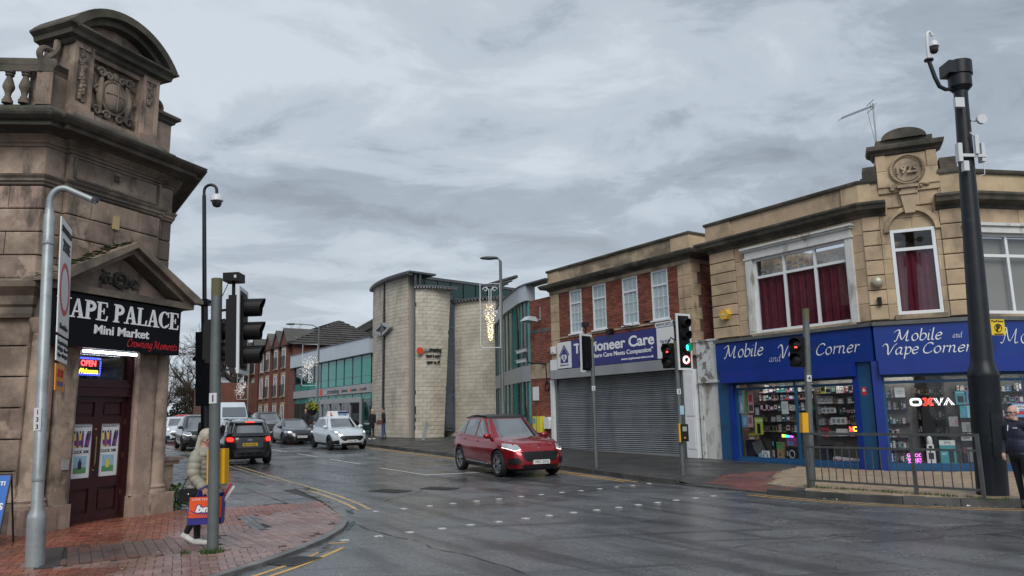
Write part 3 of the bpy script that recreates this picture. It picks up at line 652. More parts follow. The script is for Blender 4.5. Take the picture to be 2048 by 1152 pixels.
# ground floor: half columns, pilasters, door case
for sx in (-1, 1):
    B = MB(); x0, x1 = sorted((sx * .66, sx * 1.0))
    B.box(x0, x1, -.16, .2, .42, 3.45); B.box(x0 - .03, x1 + .03, -.22, .2, 0, .42)
    xi = sx * .645; B.tube([(xi, -.1, .42), (xi, -.1, 3.4)], .05, 10); B.build('door_pilaster', ss, LB)
    B = MB(); B.lathe([(.235, .42), (.235, .46), (.21, .5), (.225, .54), (.19, .58), (.18, .64), (.185, 1.2), (.18, 2.0), (.165, 3.2), (.19, 3.24), (.2, 3.3), (.24, 3.4), (.25, 3.45)], 20, (sx * 1.2, -.02, 0)); B.build('half_column', ss, LB, smooth=30)
    B = MB(); B.box(sx * 1.2 - .27, sx * 1.2 + .27, -.29, .2, 0, .42); B.build('column_base', ss, LB)
mould('impost', [(0, 3.44), (.1, 3.45), (.12, 3.52), (.12, 3.62), (.16, 3.66), (.18, 3.8), (.22, 3.84), (.32, 3.93), (.34, 4.02), (.1, 4.1), (0, 4.12)], path=[LF(6), tuple(CLo), (-1.3, .1)]); mould('impost', [(0, 3.44), (.1, 3.45), (.12, 3.52), (.12, 3.62), (.16, 3.66), (.18, 3.8), (.22, 3.84), (.32, 3.93), (.34, 4.02), (.1, 4.1), (0, 4.12)], path=[(1.3, .1), tuple(CRo), RF(9)])
B = MB(); B.box(-1.4, 1.4, -.25, .15, 3.44, 3.9); B.build('entablature', st_, LB)
B = MB(); B.ext_y([(-1.5, 3.9), (1.5, 3.9), (1.5, 4.02), (-1.5, 4.02)], -.5, .1)
for (dy, a, b, e) in ((-.62, 1.62, .0, .09), (-.5, 1.46, .09, .2)):
    B.ext_y([(-a, 4.02 + .0), (-a + .0, 4.02 + .07), (0, 4.96 - b), (0, 4.96 - e - .02), (-a + .22, 4.02)][::-1], dy, .1); B.ext_y([(a, 4.02), (a, 4.09), (0, 4.96 - b), (0, 4.96 - e - .02), (a - .22, 4.02)], dy, .1)
B.build('door_pediment', st_, LB)
B = MB(); B.ext_y([(-1.2, 4.02), (1.2, 4.02), (0, 4.72)], -.2, .1); B.build('tympanum', ss, LB)
B = MB(); rnd = random.Random(9)
B.tube([(.13 * math.cos(i / 14 * 6.283), -.23, 4.27 + .13 * math.sin(i / 14 * 6.283)) for i in range(15)], .03, 6)
for i in range(50):
    a = rnd.uniform(0, 6.28); r = rnd.uniform(.02, .1); B.ell((rnd.uniform(-.38, .38), -.21, 4.27 + rnd.uniform(-.13, .13)), (.035, .03, .022), 6, 4)
for sx in (-1, 1): B.tube([(sx * (.3 + .1 * (1 - i / 22) * math.cos(i * .42)), -.23, 4.24 + .1 * (1 - i / 22) * math.sin(i * .42)) for i in range(20)], .022, 6)
B.build('carved_panel', bs, LB, smooth=True)
B = MB(); rnd = random.Random(2)
for i in range(120):
    t = rnd.random(); x = -1.6 + 1.55 * t; z = 4.088 + .875 * t; y = rnd.uniform(-.58, .05); B.ell((x, y, z), (rnd.uniform(.02, .07), rnd.uniform(.02, .07), .01), 6, 4)
B.build('moss', MATS['moss'], LB, kind='stuff')
# doors: frame, transom light, two leaves with posters
B = MB(); mp = MATS['maroon_paint']
B.box(-.62, -.56, .02, .2, 0, 3.0); B.box(.58, .64, .02, .2, 0, 3.0); B.box(-.56, .58, .02, .2, 2.94, 3.0); B.box(-.56, .58, .0, .2, 2.2, 2.36); B.box(-.56, .58, -.02, .2, 2.36, 2.42); B.box(-.56, .58, .02, .2, 2.42, 2.5); B.build('door_frame', mp, LB)
B = MB(); B.box(-.62, .64, .04, .3, -.02, .03); B.build('door_step', MATS['kerbstone'], LB)
B = MB(); B.box(-.56, .58, .09, .1, 2.5, 2.94); B.build('transom_window', MATS['pane_glass'], LB)
for x0, x1, fl in ((-.56, .0, 0), (.005, .58, 1)):
    B = MB(); y = .06 + .02 * fl
    B.box(x0, x0 + .09, y, y + .06, .02, 2.2); B.box(x1 - .09, x1, y, y + .06, .02, 2.2); B.box(x0 + .09, x1 - .09, y, y + .06, .02, .2); B.box(x0 + .09, x1 - .09, y, y + .06, .62, .8); B.box(x0 + .09, x1 - .09, y, y + .06, 1.72, 1.84); B.box(x0 + .09, x1 - .09, y, y + .06, 2.1, 2.2)
    for z0, z1 in ((.2, .62), (1.84, 2.1)): B.box(x0 + .09, x1 - .09, y + .04, y + .06, z0, z1); B.box(x0 + .13, x1 - .13, y + .015, y + .05, z0 + .05, z1 - .05)
    d = B.build('door', mp, LB)
    B = MB(); B.box(x0 + .09, x1 - .09, y + .03, y + .05, .8, 1.72); B.build('poster', MATS['poster_white'], d)
    xc = (x0 + x1) / 2; yy = y + .028
    text('CLICK 50K', xc, 1.22, .05, MATS['ink_black'], d, y=yy, width=.33, bold=.02, ext=.002)
    text('PREFILLED POD KIT', xc, 1.665, .018, MATS['ink_black'], d, y=yy, width=.3, ext=.002)
    for k, (dx, a, mm) in enumerate(((-.11, .12, 'p_yellow'), (-.07, .10, 'p_purple'), (-.03, .03, 'p_yellow'), (.015, .0, 'p_magenta'), (.08, -.14, 'p_dark'), (.115, -.16, 'p_purple'))):
        B = MB(Matrix.Translation((xc + dx, yy - .001 * (k % 3), 1.32)) @ Matrix.Rotation(-a, 4, 'Y')); B.box(-.022, .022, -.003, .004, 0, .24); B.m = 1; B.box(-.02, .02, -.005, .002, .03, .12); B.m = 2; B.box(-.012, .012, -.003, .004, .24, .28); B.build('poster_vape', [MATS[mm], MATS['p_purple' if mm != 'p_purple' else 'p_magenta'], MATS['ink_black']], d)
    B = MB(); B.box(xc - .12, xc + .12, yy, yy + .004, .88, 1.17); B.m = 1; B.box(xc - .12, xc + .12, yy - .002, yy, .88, .98); B.m = 2; B.box(xc - .04, xc + .03, yy - .004, yy - .002, .95, 1.08); B.box(xc - .02, xc + .01, yy - .004, yy - .002, 1.08, 1.12); B.build('poster_picture', [MATS['p_sky'], MATS['p_green'], MATS['p_yellow'] if fl else MATS['p_dark']], d)
    B = MB()
    if fl == 0: B.tube([(-.045, y - .03, 1.0), (-.045, y - .04, 1.05), (-.045, y - .04, 1.45), (-.045, y - .03, 1.5)], .012, 6); B.ell((-.045, y - .01, .92), (.02, .02, .02), 8, 6); B.ell((-.045, y - .01, 1.62), (.025, .02, .025), 8, 6)
    else:
        for z in (.45, 1.1, 1.7): B.box(.555, .585, y - .01, y + .01, z, z + .09)
    B.build('handle' if fl == 0 else 'hinge', MATS['brass'], d)
# transom interior: ceiling and shelf seen through the glass
B = MB(); B.box(-.6, .6, 1.0, 1.05, 2.2, 3.0); B.build('shop_ceiling', MATS['shop_white'], LB)
B = MB(); B.box(-.1, .12, .5, .6, 2.55, 2.85); B.box(.2, .56, .7, .75, 2.45, 2.75); B.box(-.62, .62, .3, 1, 2.2, 2.24); B.build('shop_fittings', MATS['shop_dark'], LB)
sg = thing('led_window_sign', 'lit OPEN Welcome LED sign behind the glass above the maroon doors', 'sign', (0, 0, 0)); sg.parent = None
sg.matrix_world = Matrix.Translation((-7.322, 13.294, 0)) @ Matrix.Rotation(math.atan2(.932, .363), 4, 'Z')
B = MB(); B.box(-.5, .02, .12, .15, 2.55, 2.88); B.build('panel', MATS['black_plastic'], sg)
text('OPEN', -.24, 2.73, .1, MATS['led_red'], sg, y=.116, width=.3, bold=.03, ext=.002); text('Welcome', -.24, 2.6, .085, MATS['led_yellow'], sg, y=.116, width=.4, bold=.03, ext=.002)
B = MB()
for i in range(15):
    for z in (2.565, 2.585, 2.85, 2.868): B.box(-.49 + i * .034, -.475 + i * .034, .114, .119, z, z + .012)
for j in range(8):
    for x in (-.492, -.472, -.012, .004): B.box(x, x + .012, .114, .119, 2.6 + j * .03, 2.612 + j * .03)
B.build('border_lights', MATS['led_blue'], sg)
B = MB(); B.tube([(-.55, -.12, 2.965), (.55, -.12, 2.965)], .022, 8); B.build('tube_light', MATS['tube_light'], LB)
B = MB(); B.box(-.82, -.7, -.19, -.16, .98, 1.14); B.build('letter_box', MATS['p_grey'], LB)
# side pedestal on the street side
B = MB(); B.box(1.45, 1.8, .1, .9, 0, .9); B.box(1.4, 1.9, .05, .95, .9, .98); B.box(1.36, 1.95, .0, 1.0, .98, 1.04); B.lathe([(.2, 1.04), (.16, 1.12), (.05, 1.3)], 12, (1.65, .4, 0)); B.build('side_pier', ss, LB)
# name sign
SG = B = MB(); B.box(-1.44, 1.22, -.46, -.27, 2.99, 3.87); sb = B.build('name_sign', MATS['sign_black'], LB)
SER = dict(V=[('q', (.02, 1), (.27, 1), (.53, 0), (.38, 0)), ('q', (.66, 1), (.78, 1), (.53, 0), (.43, 0)), ('r', -.05, .93, .38, 1), ('r', .54, .93, .88, 1)],
 A=[('q', (.38, 1), (.54, 1), (.88, 0), (.62, 0)), ('q', (.38, 1), (.47, 1), (.2, 0), (.1, 0)), ('r', .26, .28, .68, .37), ('r', -.03, 0, .33, .07), ('r', .5, 0, .99, .07)],
 P=[('r', .09, 0, .31, 1), ('r', -.02, 0, .42, .07), ('r', -.02, .93, .2, 1), ('a', .34, .7, .3, .42, .11, .2, -90, 90), ('r', .2, .93, .36, 1), ('r', .2, .4, .36, .47)],
 E=[('r', .09, 0, .31, 1), ('r', -.02, 0, .74, .07), ('r', -.02, .93, .72, 1), ('r', .3, .47, .52, .54), ('r', .48, .36, .54, .66), ('q', (.74, 0), (.8, .27), (.74, .27), (.66, .0)), ('q', (.65, 1), (.72, 1), (.75, .74), (.69, .74))],
 L=[('r', .09, 0, .31, 1), ('r', -.02, 0, .72, .07), ('r', -.02, .93, .42, 1), ('q', (.72, 0), (.79, .32), (.72, .32), (.63, .0))],
 C=[('a', .45, .5, .5, .47, .42, .22, 45, 315), ('r', .74, .66, .8, .98), ('q', (.72, .1), (.78, .12), (.86, .3), (.8, .3))])
ADV = dict(V=.86, A=.96, P=.82, E=.84, L=.82, C=.9)
def serif(s, x, z, h, w, m, parent, y):
    tot = sum(ADV.get(c, .4) for c in s); k = w / tot; B = MB(); cx = x; q = 0
    for ch in s:
        for st in SER.get(ch, ()):
            q += 1; yy = y - .006 - .0007 * (q % 8); y1 = y + .004
            T = lambda p: (cx + p[0] * k, z + p[1] * h)
            if st[0] == 'r': a = T(st[1:3]); b = T(st[3:5]); B.box(a[0], b[0], yy, y1, a[1], b[1])
            elif st[0] == 'q': B.ext_y([T(p) for p in st[1:]][::-1], yy, y1)
            else:
                _, ax, az, ry, rx, iy, ix, a0, a1 = st; n = 16
                for i in range(n):
                    t0, t1 = R_(a0 + (a1 - a0) * i / n), R_(a0 + (a1 - a0) * (i + 1) / n)
                    B.ext_y([T((ax + ix * math.cos(t0), az + iy * math.sin(t0))), T((ax + rx * math.cos(t0), az + ry * math.sin(t0))), T((ax + rx * math.cos(t1), az + ry * math.sin(t1))), T((ax + ix * math.cos(t1), az + iy * math.sin(t1)))], yy, y1)
        cx += ADV.get(ch, .4) * k
    return B.build('lettering', m, parent)
serif('VAPE PALACE', -1.36, 3.47, .32, 2.54, MATS['white_letter'], sb, -.462)
text('Mini Market', -.08, 3.24, .15, MATS['white_letter'], sb, y=-.464, width=1.14, bold=.02)
CAL = dict(o=[[(.75, .5), (.6, .9), (.4, 1), (.15, .8), (.08, .45), (.25, .05), (.45, 0), (.68, .2), (.75, .5)]], b=[[(.1, 1.75), (.1, .12)], [(.1, .6), (.35, .97), (.7, .8), (.7, .3), (.4, 0), (.1, .1)]], i=[[(.1, 1), (.1, .15), (.2, 0), (.34, .1)], [(.13, 1.36), (.2, 1.42)]],
 l=[[(.1, 1.75), (.1, .2), (.22, 0), (.36, .1)]], e=[[(.08, .5), (.6, .62), (.6, .88), (.38, 1), (.1, .7), (.08, .3), (.3, 0), (.68, .2)]], a=[[(.64, .88), (.4, 1), (.1, .7), (.08, .25), (.28, 0), (.62, .4)], [(.68, 1), (.62, .2), (.74, 0), (.9, .12)]],
 p=[[(.02, .9), (.18, 1), (.18, -.7)], [(.18, .6), (.45, 1), (.75, .75), (.72, .3), (.45, 0), (.18, .12)]], r=[[(.02, .9), (.15, 1), (.15, 0)], [(.15, .6), (.35, .95), (.58, .92)]], n=[[(.02, .9), (.15, 1), (.15, 0)], [(.15, .6), (.4, 1), (.62, .85), (.62, .2), (.74, 0), (.9, .12)]],
 d=[[(.64, .88), (.4, 1), (.1, .7), (.08, .25), (.28, 0), (.62, .4)], [(.68, 1.75), (.64, .2), (.76, 0), (.9, .12)]], C=[[(1.0, 1.3), (.78, 1.58), (.38, 1.45), (.1, .8), (.2, .2), (.6, 0), (1.05, .32)]], V=[[(-.35, 1.25), (-.15, 1.55), (.1, 1.55), (.3, 1.1), (.5, 0.0), (.95, 1.2), (1.3, 1.6)]],
 M=[[(-.3, 1.3), (0, 1.6), (.3, 1.5), (.1, .1), (-.12, .05)], [(.3, 1.5), (.72, .2), (1.25, 1.55)], [(1.25, 1.55), (1.22, .2), (1.36, 0), (1.55, .12)]], w=[[(.05, 1), (.15, .1), (.5, .8), (.6, .1), (.95, 1)]], g=[[(.64, .88), (.4, 1), (.1, .7), (.08, .25), (.28, 0), (.62, .4)], [(.68, 1), (.62, -.4), (.3, -.62), (.05, -.45)]],
 m=[[(.02, .9), (.12, 1), (.12, 0)], [(.12, .6), (.35, 1), (.5, .8), (.5, 0)], [(.5, .6), (.75, 1), (.92, .8), (.92, .15), (1.1, .1)]], t=[[(.22, 1.45), (.16, .2), (.3, 0), (.48, .12)], [(-.02, .95), (.45, 1)]], s=[[(.55, .9), (.3, 1), (.14, .78), (.5, .35), (.4, .04), (.05, .1)]])
CW = dict(o=.9, b=.9, i=.42, l=.44, e=.8, a=.98, p=.9, r=.62, n=1.0, d=.98, C=1.15, V=1.25, M=1.75, w=1.05, g=.85, m=1.2, t=.55, s=.7)
def script(s, x, z, xh, m, parent, y, nib=.11, ang=40, slant=.22, width=None, thin=.03, name='lettering'):
    """pen lettering: every stroke of a letter is swept with a slanted flat nib"""
    B = MB(); cx = 0; tot = sum(CW.get(c, .5) for c in s); k = (width / tot) if width else xh; q = 0
    nx, nz = math.cos(R_(ang)) * nib / 2, math.sin(R_(ang)) * nib / 2
    for ch in s:
        for st in CAL.get(ch, ()):
            P = [st[0]] + list(st) + [st[-1]]; pts = []
            for a, b, c, d in zip(P, P[1:], P[2:], P[3:]):
                for i in range(5):
                    t = i / 5; pts.append(tuple(.5 * (2 * b[j] + (c[j] - a[j]) * t + (2 * a[j] - 5 * b[j] + 4 * c[j] - d[j]) * t * t + (3 * b[j] - a[j] - 3 * c[j] + d[j]) * t ** 3) for j in (0, 1)))
            pts.append(st[-1])
            X = [(x + (cx + p[0] + slant * p[1]) * k, z + p[1] * xh) for p in pts]; q += 1; vs = []; yy = y - .0015 * (1 + q % 4)
            for i, p in enumerate(X):
                a, b = X[max(i - 1, 0)], X[min(i + 1, len(X) - 1)]; t = Vector((b[0] - a[0], b[1] - a[1])).normalized(); nr = Vector((-t.y, t.x)); w = abs(nr.x * nx + nr.y * nz) + thin * .5
                vs += [(p[0] - nr.x * w * xh, yy, p[1] - nr.y * w * xh), (p[0] + nr.x * w * xh, yy, p[1] + nr.y * w * xh)]
            B.add(vs, [(2 * i, 2 * i + 2, 2 * i + 3, 2 * i + 1) for i in range(len(X) - 1)])
        cx += CW.get(ch, .5)
    return B.build(name, m, parent)
script('Crowning Moments', .02, 3.07, .085, MATS['red_letter'], sb, -.463, nib=.1, width=1.14, thin=.1)
# ------------------------------------------------------------------ right-hand street front: care office, white side door, corner shop
NRZ = math.atan2(-.832, .555); NA = Vector((6.75, 24.7, 0)); ND = Vector((.555, -.832, 0)); NI = Vector((.832, .555, 0))
def nw(u, y=0, z=0): p = NA + ND * u + NI * y; return (p.x, p.y, z)
mat('red_brick', (.23, .075, .05), rough=.85, var=.32, hue=.012, noise=(3, .15), stains=[((.09, .05, .045), 1.3, .55, .7, .6)], bump=(60, .003))
mat('red_brick_wall', (.24, .085, .06), rough=.85, var=.3, hue=.012, noise=(3, .15), bump=(60, .003))
mat('mortar', (.14, .115, .095), rough=.95, noise=(6, .2))
mat('pale_stone', (.50, .375, .245), rough=.85, var=.14, hue=.008, noise=(1.6, .16), stains=[((.25, .19, .125), .9, .5, .66, .7), ((.11, .09, .07), 1.5, .58, .7, .7, .3)], bump=(26, .005))
mat('stone_dressing', (.43, .335, .23), rough=.85, noise=(2, .2), stains=[((.13, .105, .08), 1.1, .45, .62, .8)], bump=(26, .005))
mat('white_upvc', (.74, .76, .78), rough=.35, noise=(2, .05))
mat('white_paint_old', (.62, .62, .6), rough=.6, noise=(2, .1), stains=[((.22, .19, .15), 2.6, .56, .66, .8, .35)])
mat('peeling_paint', (.60, .62, .62), rough=.7, noise=(3, .1), stains=[((.17, .15, .13), 2.4, .55, .58, .95), ((.3, .29, .27), 5, .58, .66, .7)], bump=(20, .004))
mat('shutter_steel', (.34, .35, .36), rough=.38, metal=.85, var=.1, noise=(1.3, .12), stains=[((.16, .16, .165), .9, .5, .66, .5, .3)])
mat('box_steel', (.36, .37, .38), rough=.45, metal=.6, noise=(2, .1))
mat('sign_navy', (.012, .016, .16), rough=.3)
mat('sign_blue', (.005, .034, .225), rough=.32, noise=(1.2, .12))
mat('shop_blue', (.007, .03, .24), rough=.38, noise=(2, .18))
mat('shop_teal', (.015, .085, .20), rough=.45, noise=(2, .2), stains=[((.02, .04, .07), 2, .55, .7, .6)])
mat('lead_grey', (.10, .105, .105), rough=.6, noise=(3, .3))
mat('net_curtain', (.72, .76, .78), rough=.9, noise=(14, .12))
mat('maroon_curtain', (.15, .012, .032), rough=.85, noise=(5, .3))
mat('lace', (.6, .62, .64), rough=.9)
mat('beige_blind', (.42, .38, .30), rough=.8)
mat('room_dark', (.03, .03, .032), rough=.9)
mat('slatwall', (.14, .135, .13), rough=.7, noise=(6, .2)); mat('shop_floor', (.2, .16, .12), rough=.5)
mat('plate_white', (.72, .73, .73), rough=.4); mat('sign_yellow', (.80, .56, .02), rough=.4); mat('alarm_yellow', (.70, .42, .04), rough=.4)
mat('grey_metal', (.22, .23, .24), rough=.4, metal=.7, noise=(5, .1)); mat('galv', (.30, .33, .34), rough=.45, metal=.35, noise=(4, .18), stains=[((.15, .17, .17), 3, .55, .7, .6)])
glass_mat('shop_glass', (.93, .95, .95), refl=.0); glass_mat('sky_glass', (.88, .88, .9), refl=.03); glass_mat('lace_glass', (.85, .87, .9), refl=.06)
def window(parent, x0, x1, z0, z1, y, mull=(), trans=(), fr=.06, fm=None, gm=None, back=None, bars=None, bar=.022, depth=.08, M=None, backy=.14, name='window'):
    """frame with its panes: mull / trans are the positions of the members"""
    fm = fm or MATS['white_upvc']; gm = gm or MATS['pane_glass']
    B = MB(M); B.box(x0, x0 + fr, y, y + depth, z0, z1); B.box(x1 - fr, x1, y, y + depth, z0, z1); B.box(x0 + fr, x1 - fr, y, y + depth, z0, z0 + fr); B.box(x0 + fr, x1 - fr, y, y + depth, z1 - fr, z1)
    xs = [x0 + fr / 2] + list(mull) + [x1 - fr / 2]; zs = [z0 + fr / 2] + list(trans) + [z1 - fr / 2]
    for m_ in mull: B.box(m_ - fr / 2, m_ + fr / 2, y + .004, y + depth - .004, z0 + fr, z1 - fr)
    for t_ in trans:
        for a, b in zip(xs, xs[1:]): B.box(a + fr / 2, b - fr / 2, y + .008, y + depth - .008, t_ - fr / 2, t_ + fr / 2)
    w = B.build(name, fm, parent)
    for i, (a, b) in enumerate(zip(xs, xs[1:])):
        for j, (c, d) in enumerate(zip(zs, zs[1:])):
            B = MB(M); B.box(a + fr / 2, b - fr / 2, y + depth * .5, y + depth * .5 + .008, c + fr / 2, d - fr / 2); B.build('pane', gm[j] if isinstance(gm, (list, tuple)) else gm, w)
            if bars:
                nx, nz = bars[j] if isinstance(bars, (list, tuple)) and isinstance(bars[0], (list, tuple)) else bars; B = MB(M)
                for k in range(1, nx): xx = a + (b - a) * k / nx; B.box(xx - bar / 2, xx + bar / 2, y + depth * .5 - .012, y + depth * .5 - .001, c + fr / 2, d - fr / 2)
                for k in range(1, nz): zz = c + (d - c) * k / nz; B.box(a + fr / 2, b - fr / 2, y + depth * .5 - .011, y + depth * .5 - .002, zz - bar / 2, zz + bar / 2)
                B.build('glazing_bar', fm, w)
    if back:
        B = MB(M); B.box(x0 + fr, x1 - fr, y + backy, y + backy + .01, z0 + fr, z1 - fr); B.build('curtain', back, w)
    return w
# ---- care office
PB = thing('brick_shop_building', 'red brick shop with four white windows, navy Pioneer Care sign and a closed grey shutter', 'building', nw(-9.15), NRZ)
B = MB(); W_ = 8.23
hol = [(1.35, 2.15), (2.87, 3.7), (4.67, 5.53), (6.27, 7.12)]
B.box(0, W_, .12, 3, 3.4, 4.98); B.box(0, W_, .12, 3, 6.92, 7.6); xs_ = [0] + [q for h in hol for q in h] + [W_]
for a, b in zip(xs_[::2], xs_[1::2]): B.box(a, b, .12, 3, 4.98, 6.92)
B.box(0, .3, .1, 1, 0, 3.4); B.box(7.6, W_, .1, 3, 0, 3.4); B.box(.0, W_, 3, 8, 0, 7.55)
B.build('wall', MATS['mortar'], PB)
courses(PB, 'brick', MATS['red_brick'], [(.6, 7.62, 4.72, 6.9)], .225, .075, .012, .02, .1, holes=[(a - .0, b + .0, 5.0, 6.95) for a, b in hol] + [(5.8, 6.25, 4.9, 5.1)], cap=300, bev=.02)
B = MB(); rnd = random.Random(4)
for j in range(46):
    for k in range(12): x = .0 + k * .225 + (.11 if j % 2 else 0); z = 4.1 + j * .075; B.box(W_, W_ + .012 + rnd.uniform(0, .006), .45 + x, .45 + x + .213, z, z + .063)
B.build('side_brick', MATS['red_brick'], PB, kind='stuff')
sd_ = MATS['stone_dressing']; ps = MATS['pale_stone']
ashlar(PB, (0, 0), (.6, 0), 3.65, 6.9, .42, .6, .12, ps, gap=.012); ashlar(PB, (7.62, 0), (W_ + .02, 0), 3.65, 6.9, .42, .6, .12, ps, gap=.012)
for j in range(8): B = None; piece('stone_block', blockmesh('stone_block', ps, .05), PB, (W_ + .01, .06 + (.45 if j % 2 else .3) / 2 * 1.0 - .06 + .02, 3.86 + j * .42), ((.45 if j % 2 else .3), .05, .408), math.pi / 2)
pathp = [(-.02, .6), (-.02, 0), (W_ + .02, 0), (W_ + .02, 2.5)]
def bmould(name, prof, m, parent, path): B = MB(); B.sweep(path, prof); return B.build(name, m, parent)
bmould('frieze', [(-.1, 6.9), (.02, 6.9), (.02, 7.03), (.05, 7.06), (-.1, 7.08)], sd_, PB, pathp)
bmould('cornice', [(0, 7.02), (.06, 7.06), (.1, 7.12), (.3, 7.16), (.34, 7.2), (.38, 7.29), (.38, 7.33), (.0, 7.37)], MATS['black_stone'], PB, pathp)
B = MB(); B.sweep(pathp, [(-.3, 7.35), (.02, 7.35), (.02, 7.9), (-.3, 7.9)]); B.build('parapet', sd_, PB); B = MB(); B.sweep([(-.02, .05), (-.02, .0), (.75, 0)], [(0, 7.37), (.06, 7.37), (.06, 7.92), (0, 7.92)]); B.sweep([(7.45, 0), (W_ + .02, 0), (W_ + .02, 2.4)], [(0, 7.37), (.08, 7.37), (.08, 7.92), (0, 7.92)]); B.build('parapet_pier', ps, PB)
bmould('coping', [(-.35, 7.9), (.1, 7.9), (.12, 7.95), (.12, 8.0), (-.35, 8.03)], MATS['black_stone'], PB, pathp)
for a, b in hol:
    w = window(PB, a, b, 5.06, 6.9, .03, trans=(6.34,), fr=.065, bars=[(3, 3), (3, 1)], back=MATS['net_curtain'], gm=MATS['pane_glass'], backy=.075)
    B = MB(); B.box(a - .06, b + .06, -.05, .09, 5.0, 5.06); B.build('sill', MATS['white_upvc'], w)
B = MB(); B.box(.6, 7.62, -.005, .1, 4.92, 5.0); B.build('sill_band', sd_, PB)
sp_ = MATS['sign_navy']; B = MB(); B.box(.58, 7.45, -.12, -.02, 3.62, 4.76); nb = B.build('shop_sign', sp_, PB)
for q_ in ((.60, 1.55), (6.58, 7.43)): B = MB(); B.box(*q_, -.135, -.12, 3.64, 4.74); B.build('end_panel', MATS['plate_white'], nb)
B = MB(); xc = 1.08
for poly in ([(xc - .34, 4.2), (xc, 4.62), (xc, 4.54), (xc - .34, 4.12)], [(xc, 4.54), (xc, 4.62), (xc + .34, 4.2), (xc + .34, 4.12)], [(xc - .26, 3.86), (xc + .26, 3.86), (xc + .26, 4.18), (xc, 4.5), (xc - .26, 4.18)]): B.ext_y(poly, -.142, -.136)
B.build('house_emblem', sp_, nb)
B = MB()
for sx in (-1, 1): B.lathe([(.001, 0), (.105, 0), (.105, .003), (.001, .003)], 20, (xc + sx * .075, -.146, 4.1), axis='y', caps=False)
B.ext_y([(xc - .17, 4.06), (xc, 3.88), (xc + .17, 4.06)], -.146, -.143); B.build('heart', MATS['white_letter'], nb)
B = MB()
for sx in (-1, 1): B.lathe([(.001, 0), (.03, 0), (.03, .003), (.001, .003)], 12, (xc + sx * .05, -.15, 4.14), axis='y', caps=False); B.box(xc + sx * .05 - .025, xc + sx * .05 + .025, -.15, -.147, 3.98, 4.1)
B.build('emblem_figures', sp_, nb)
text('ToPioneer Care', xc, 3.74, .06, sp_, nb, y=-.139, width=.6)
text('To Pioneer Care', 4.08, 4.2, .4, MATS['white_letter'], nb, y=-.124, width=4.7, bold=.022)
text('"Where Care Meets Compassion"', 4.5, 3.93, .17, MATS['white_letter'], nb, y=-.124, width=3.7, bold=.01)
text('www.topioneercare.co.uk', 5.5, 3.72, .085, MATS['white_letter'], nb, y=-.124, width=1.75, bold=.015)
text('Tel: 0115', 7.0, 4.2, .09, sp_, nb, y=-.139, width=.5)
B = MB(); B.box(.32, 7.8, -.32, .1, 3.2, 3.58); B.build('shutter_box', MATS['box_steel'], PB)
me = MB(); me.ext_x([(0, -.5), (-.55, -.3), (-.8, 0), (-.55, .3), (0, .5)][::-1], -.5, .5); sm = me.mesh('shutter_slat', MATS['shutter_steel'], 60)
sh = bpy.data.objects.new('roller_shutter', None); col.objects.link(sh); sh.parent = PB
ns = 40
for k in range(ns): piece('slat', sm, sh, (3.98, .02, .30 + (k + .5) * 2.9 / ns), (7.2, .036, 2.9 / ns - .006), rx=random.uniform(-.045, .045))
B = MB(); B.box(.38, 7.58, -.01, .06, .18, .30); B.box(.38, 7.58, .03, .06, .3, 3.2); B.build('bottom_rail', MATS['box_steel'], sh)
B = MB(); B.box(.28, .38, -.06, .08, .15, 3.2); B.box(7.58, 7.7, -.06, .08, .15, 3.2); B.build('guide_rail', MATS['grey_metal'], sh)
for x0, x1 in ((-.02, .27), (7.72, 8.2)):
    B = MB(); B.box(x0, x1, -.1, .1, .1, 3.18); B.box(x0 + .06, x1 - .06, -.115, -.1, .5, 1.5); B.box(x0 + .06, x1 - .06, -.115, -.1, 1.6, 3.0); B.build('white_pilaster', MATS['white_upvc'], PB)
B = MB(); B.box(.0, .5, -.08, .1, 3.6, 4.05); B.build('white_pilaster', MATS['white_upvc'], PB)
sgn = thing('street_name_plate', 'white NEWCASTLE ST street name plate fixed on the brickwork above the navy sign', 'street sign', nw(-9.15, -.01), NRZ)
B = MB(); B.box(6.42, 7.62, -.02, .0, 4.78, 4.96); B.build('plate', MATS['plate_white'], sgn); text('NEWCASTLE ST', 7.02, 4.82, .1, MATS['ink_black'], sgn, y=-.022, width=1.08, bold=.01, ext=.002)
br = thing('iron_bracket', 'small black scrolled iron bracket sticking out above the navy sign', 'bracket', nw(-9.15), NRZ)
B = MB(); B.tube([(5.2, 0, 4.98), (5.2, -.6, 4.98)], .018, 6); B.tube([(5.2, 0, 4.7), (5.2, -.45, 4.97)], .015, 6); B.tube([(5.2, -.0, 4.68), (5.2, -.0, 5.1)], .018, 6); B.tube([(5.2, -.12 - .08 * math.cos(i * .5), 4.88 + .07 * math.sin(i * .5)) for i in range(14)], .01, 5); B.build('arm', MATS['iron'], br)
fl = thing('flood_lamp', 'small black flood lamp fixed to the brickwork beneath the third window', 'lamp', nw(-9.15), NRZ); B = MB(); B.box(3.95, 4.2, -.28, -.06, 4.78, 4.98); B.tube([(4.07, 0, 4.9), (4.07, -.1, 4.9)], .025, 6); B.build('lamp_body', MATS['black_plastic'], fl)
al = thing('alarm_box', 'white alarm box at the end of the brick shop beside its navy sign', 'alarm box', nw(-9.15), NRZ); B = MB(); B.box(.12, .4, -.14, 0, 4.3, 4.62); B.box(.16, .36, -.17, -.14, 4.36, 4.56); B.build('case', MATS['plate_white'], al)
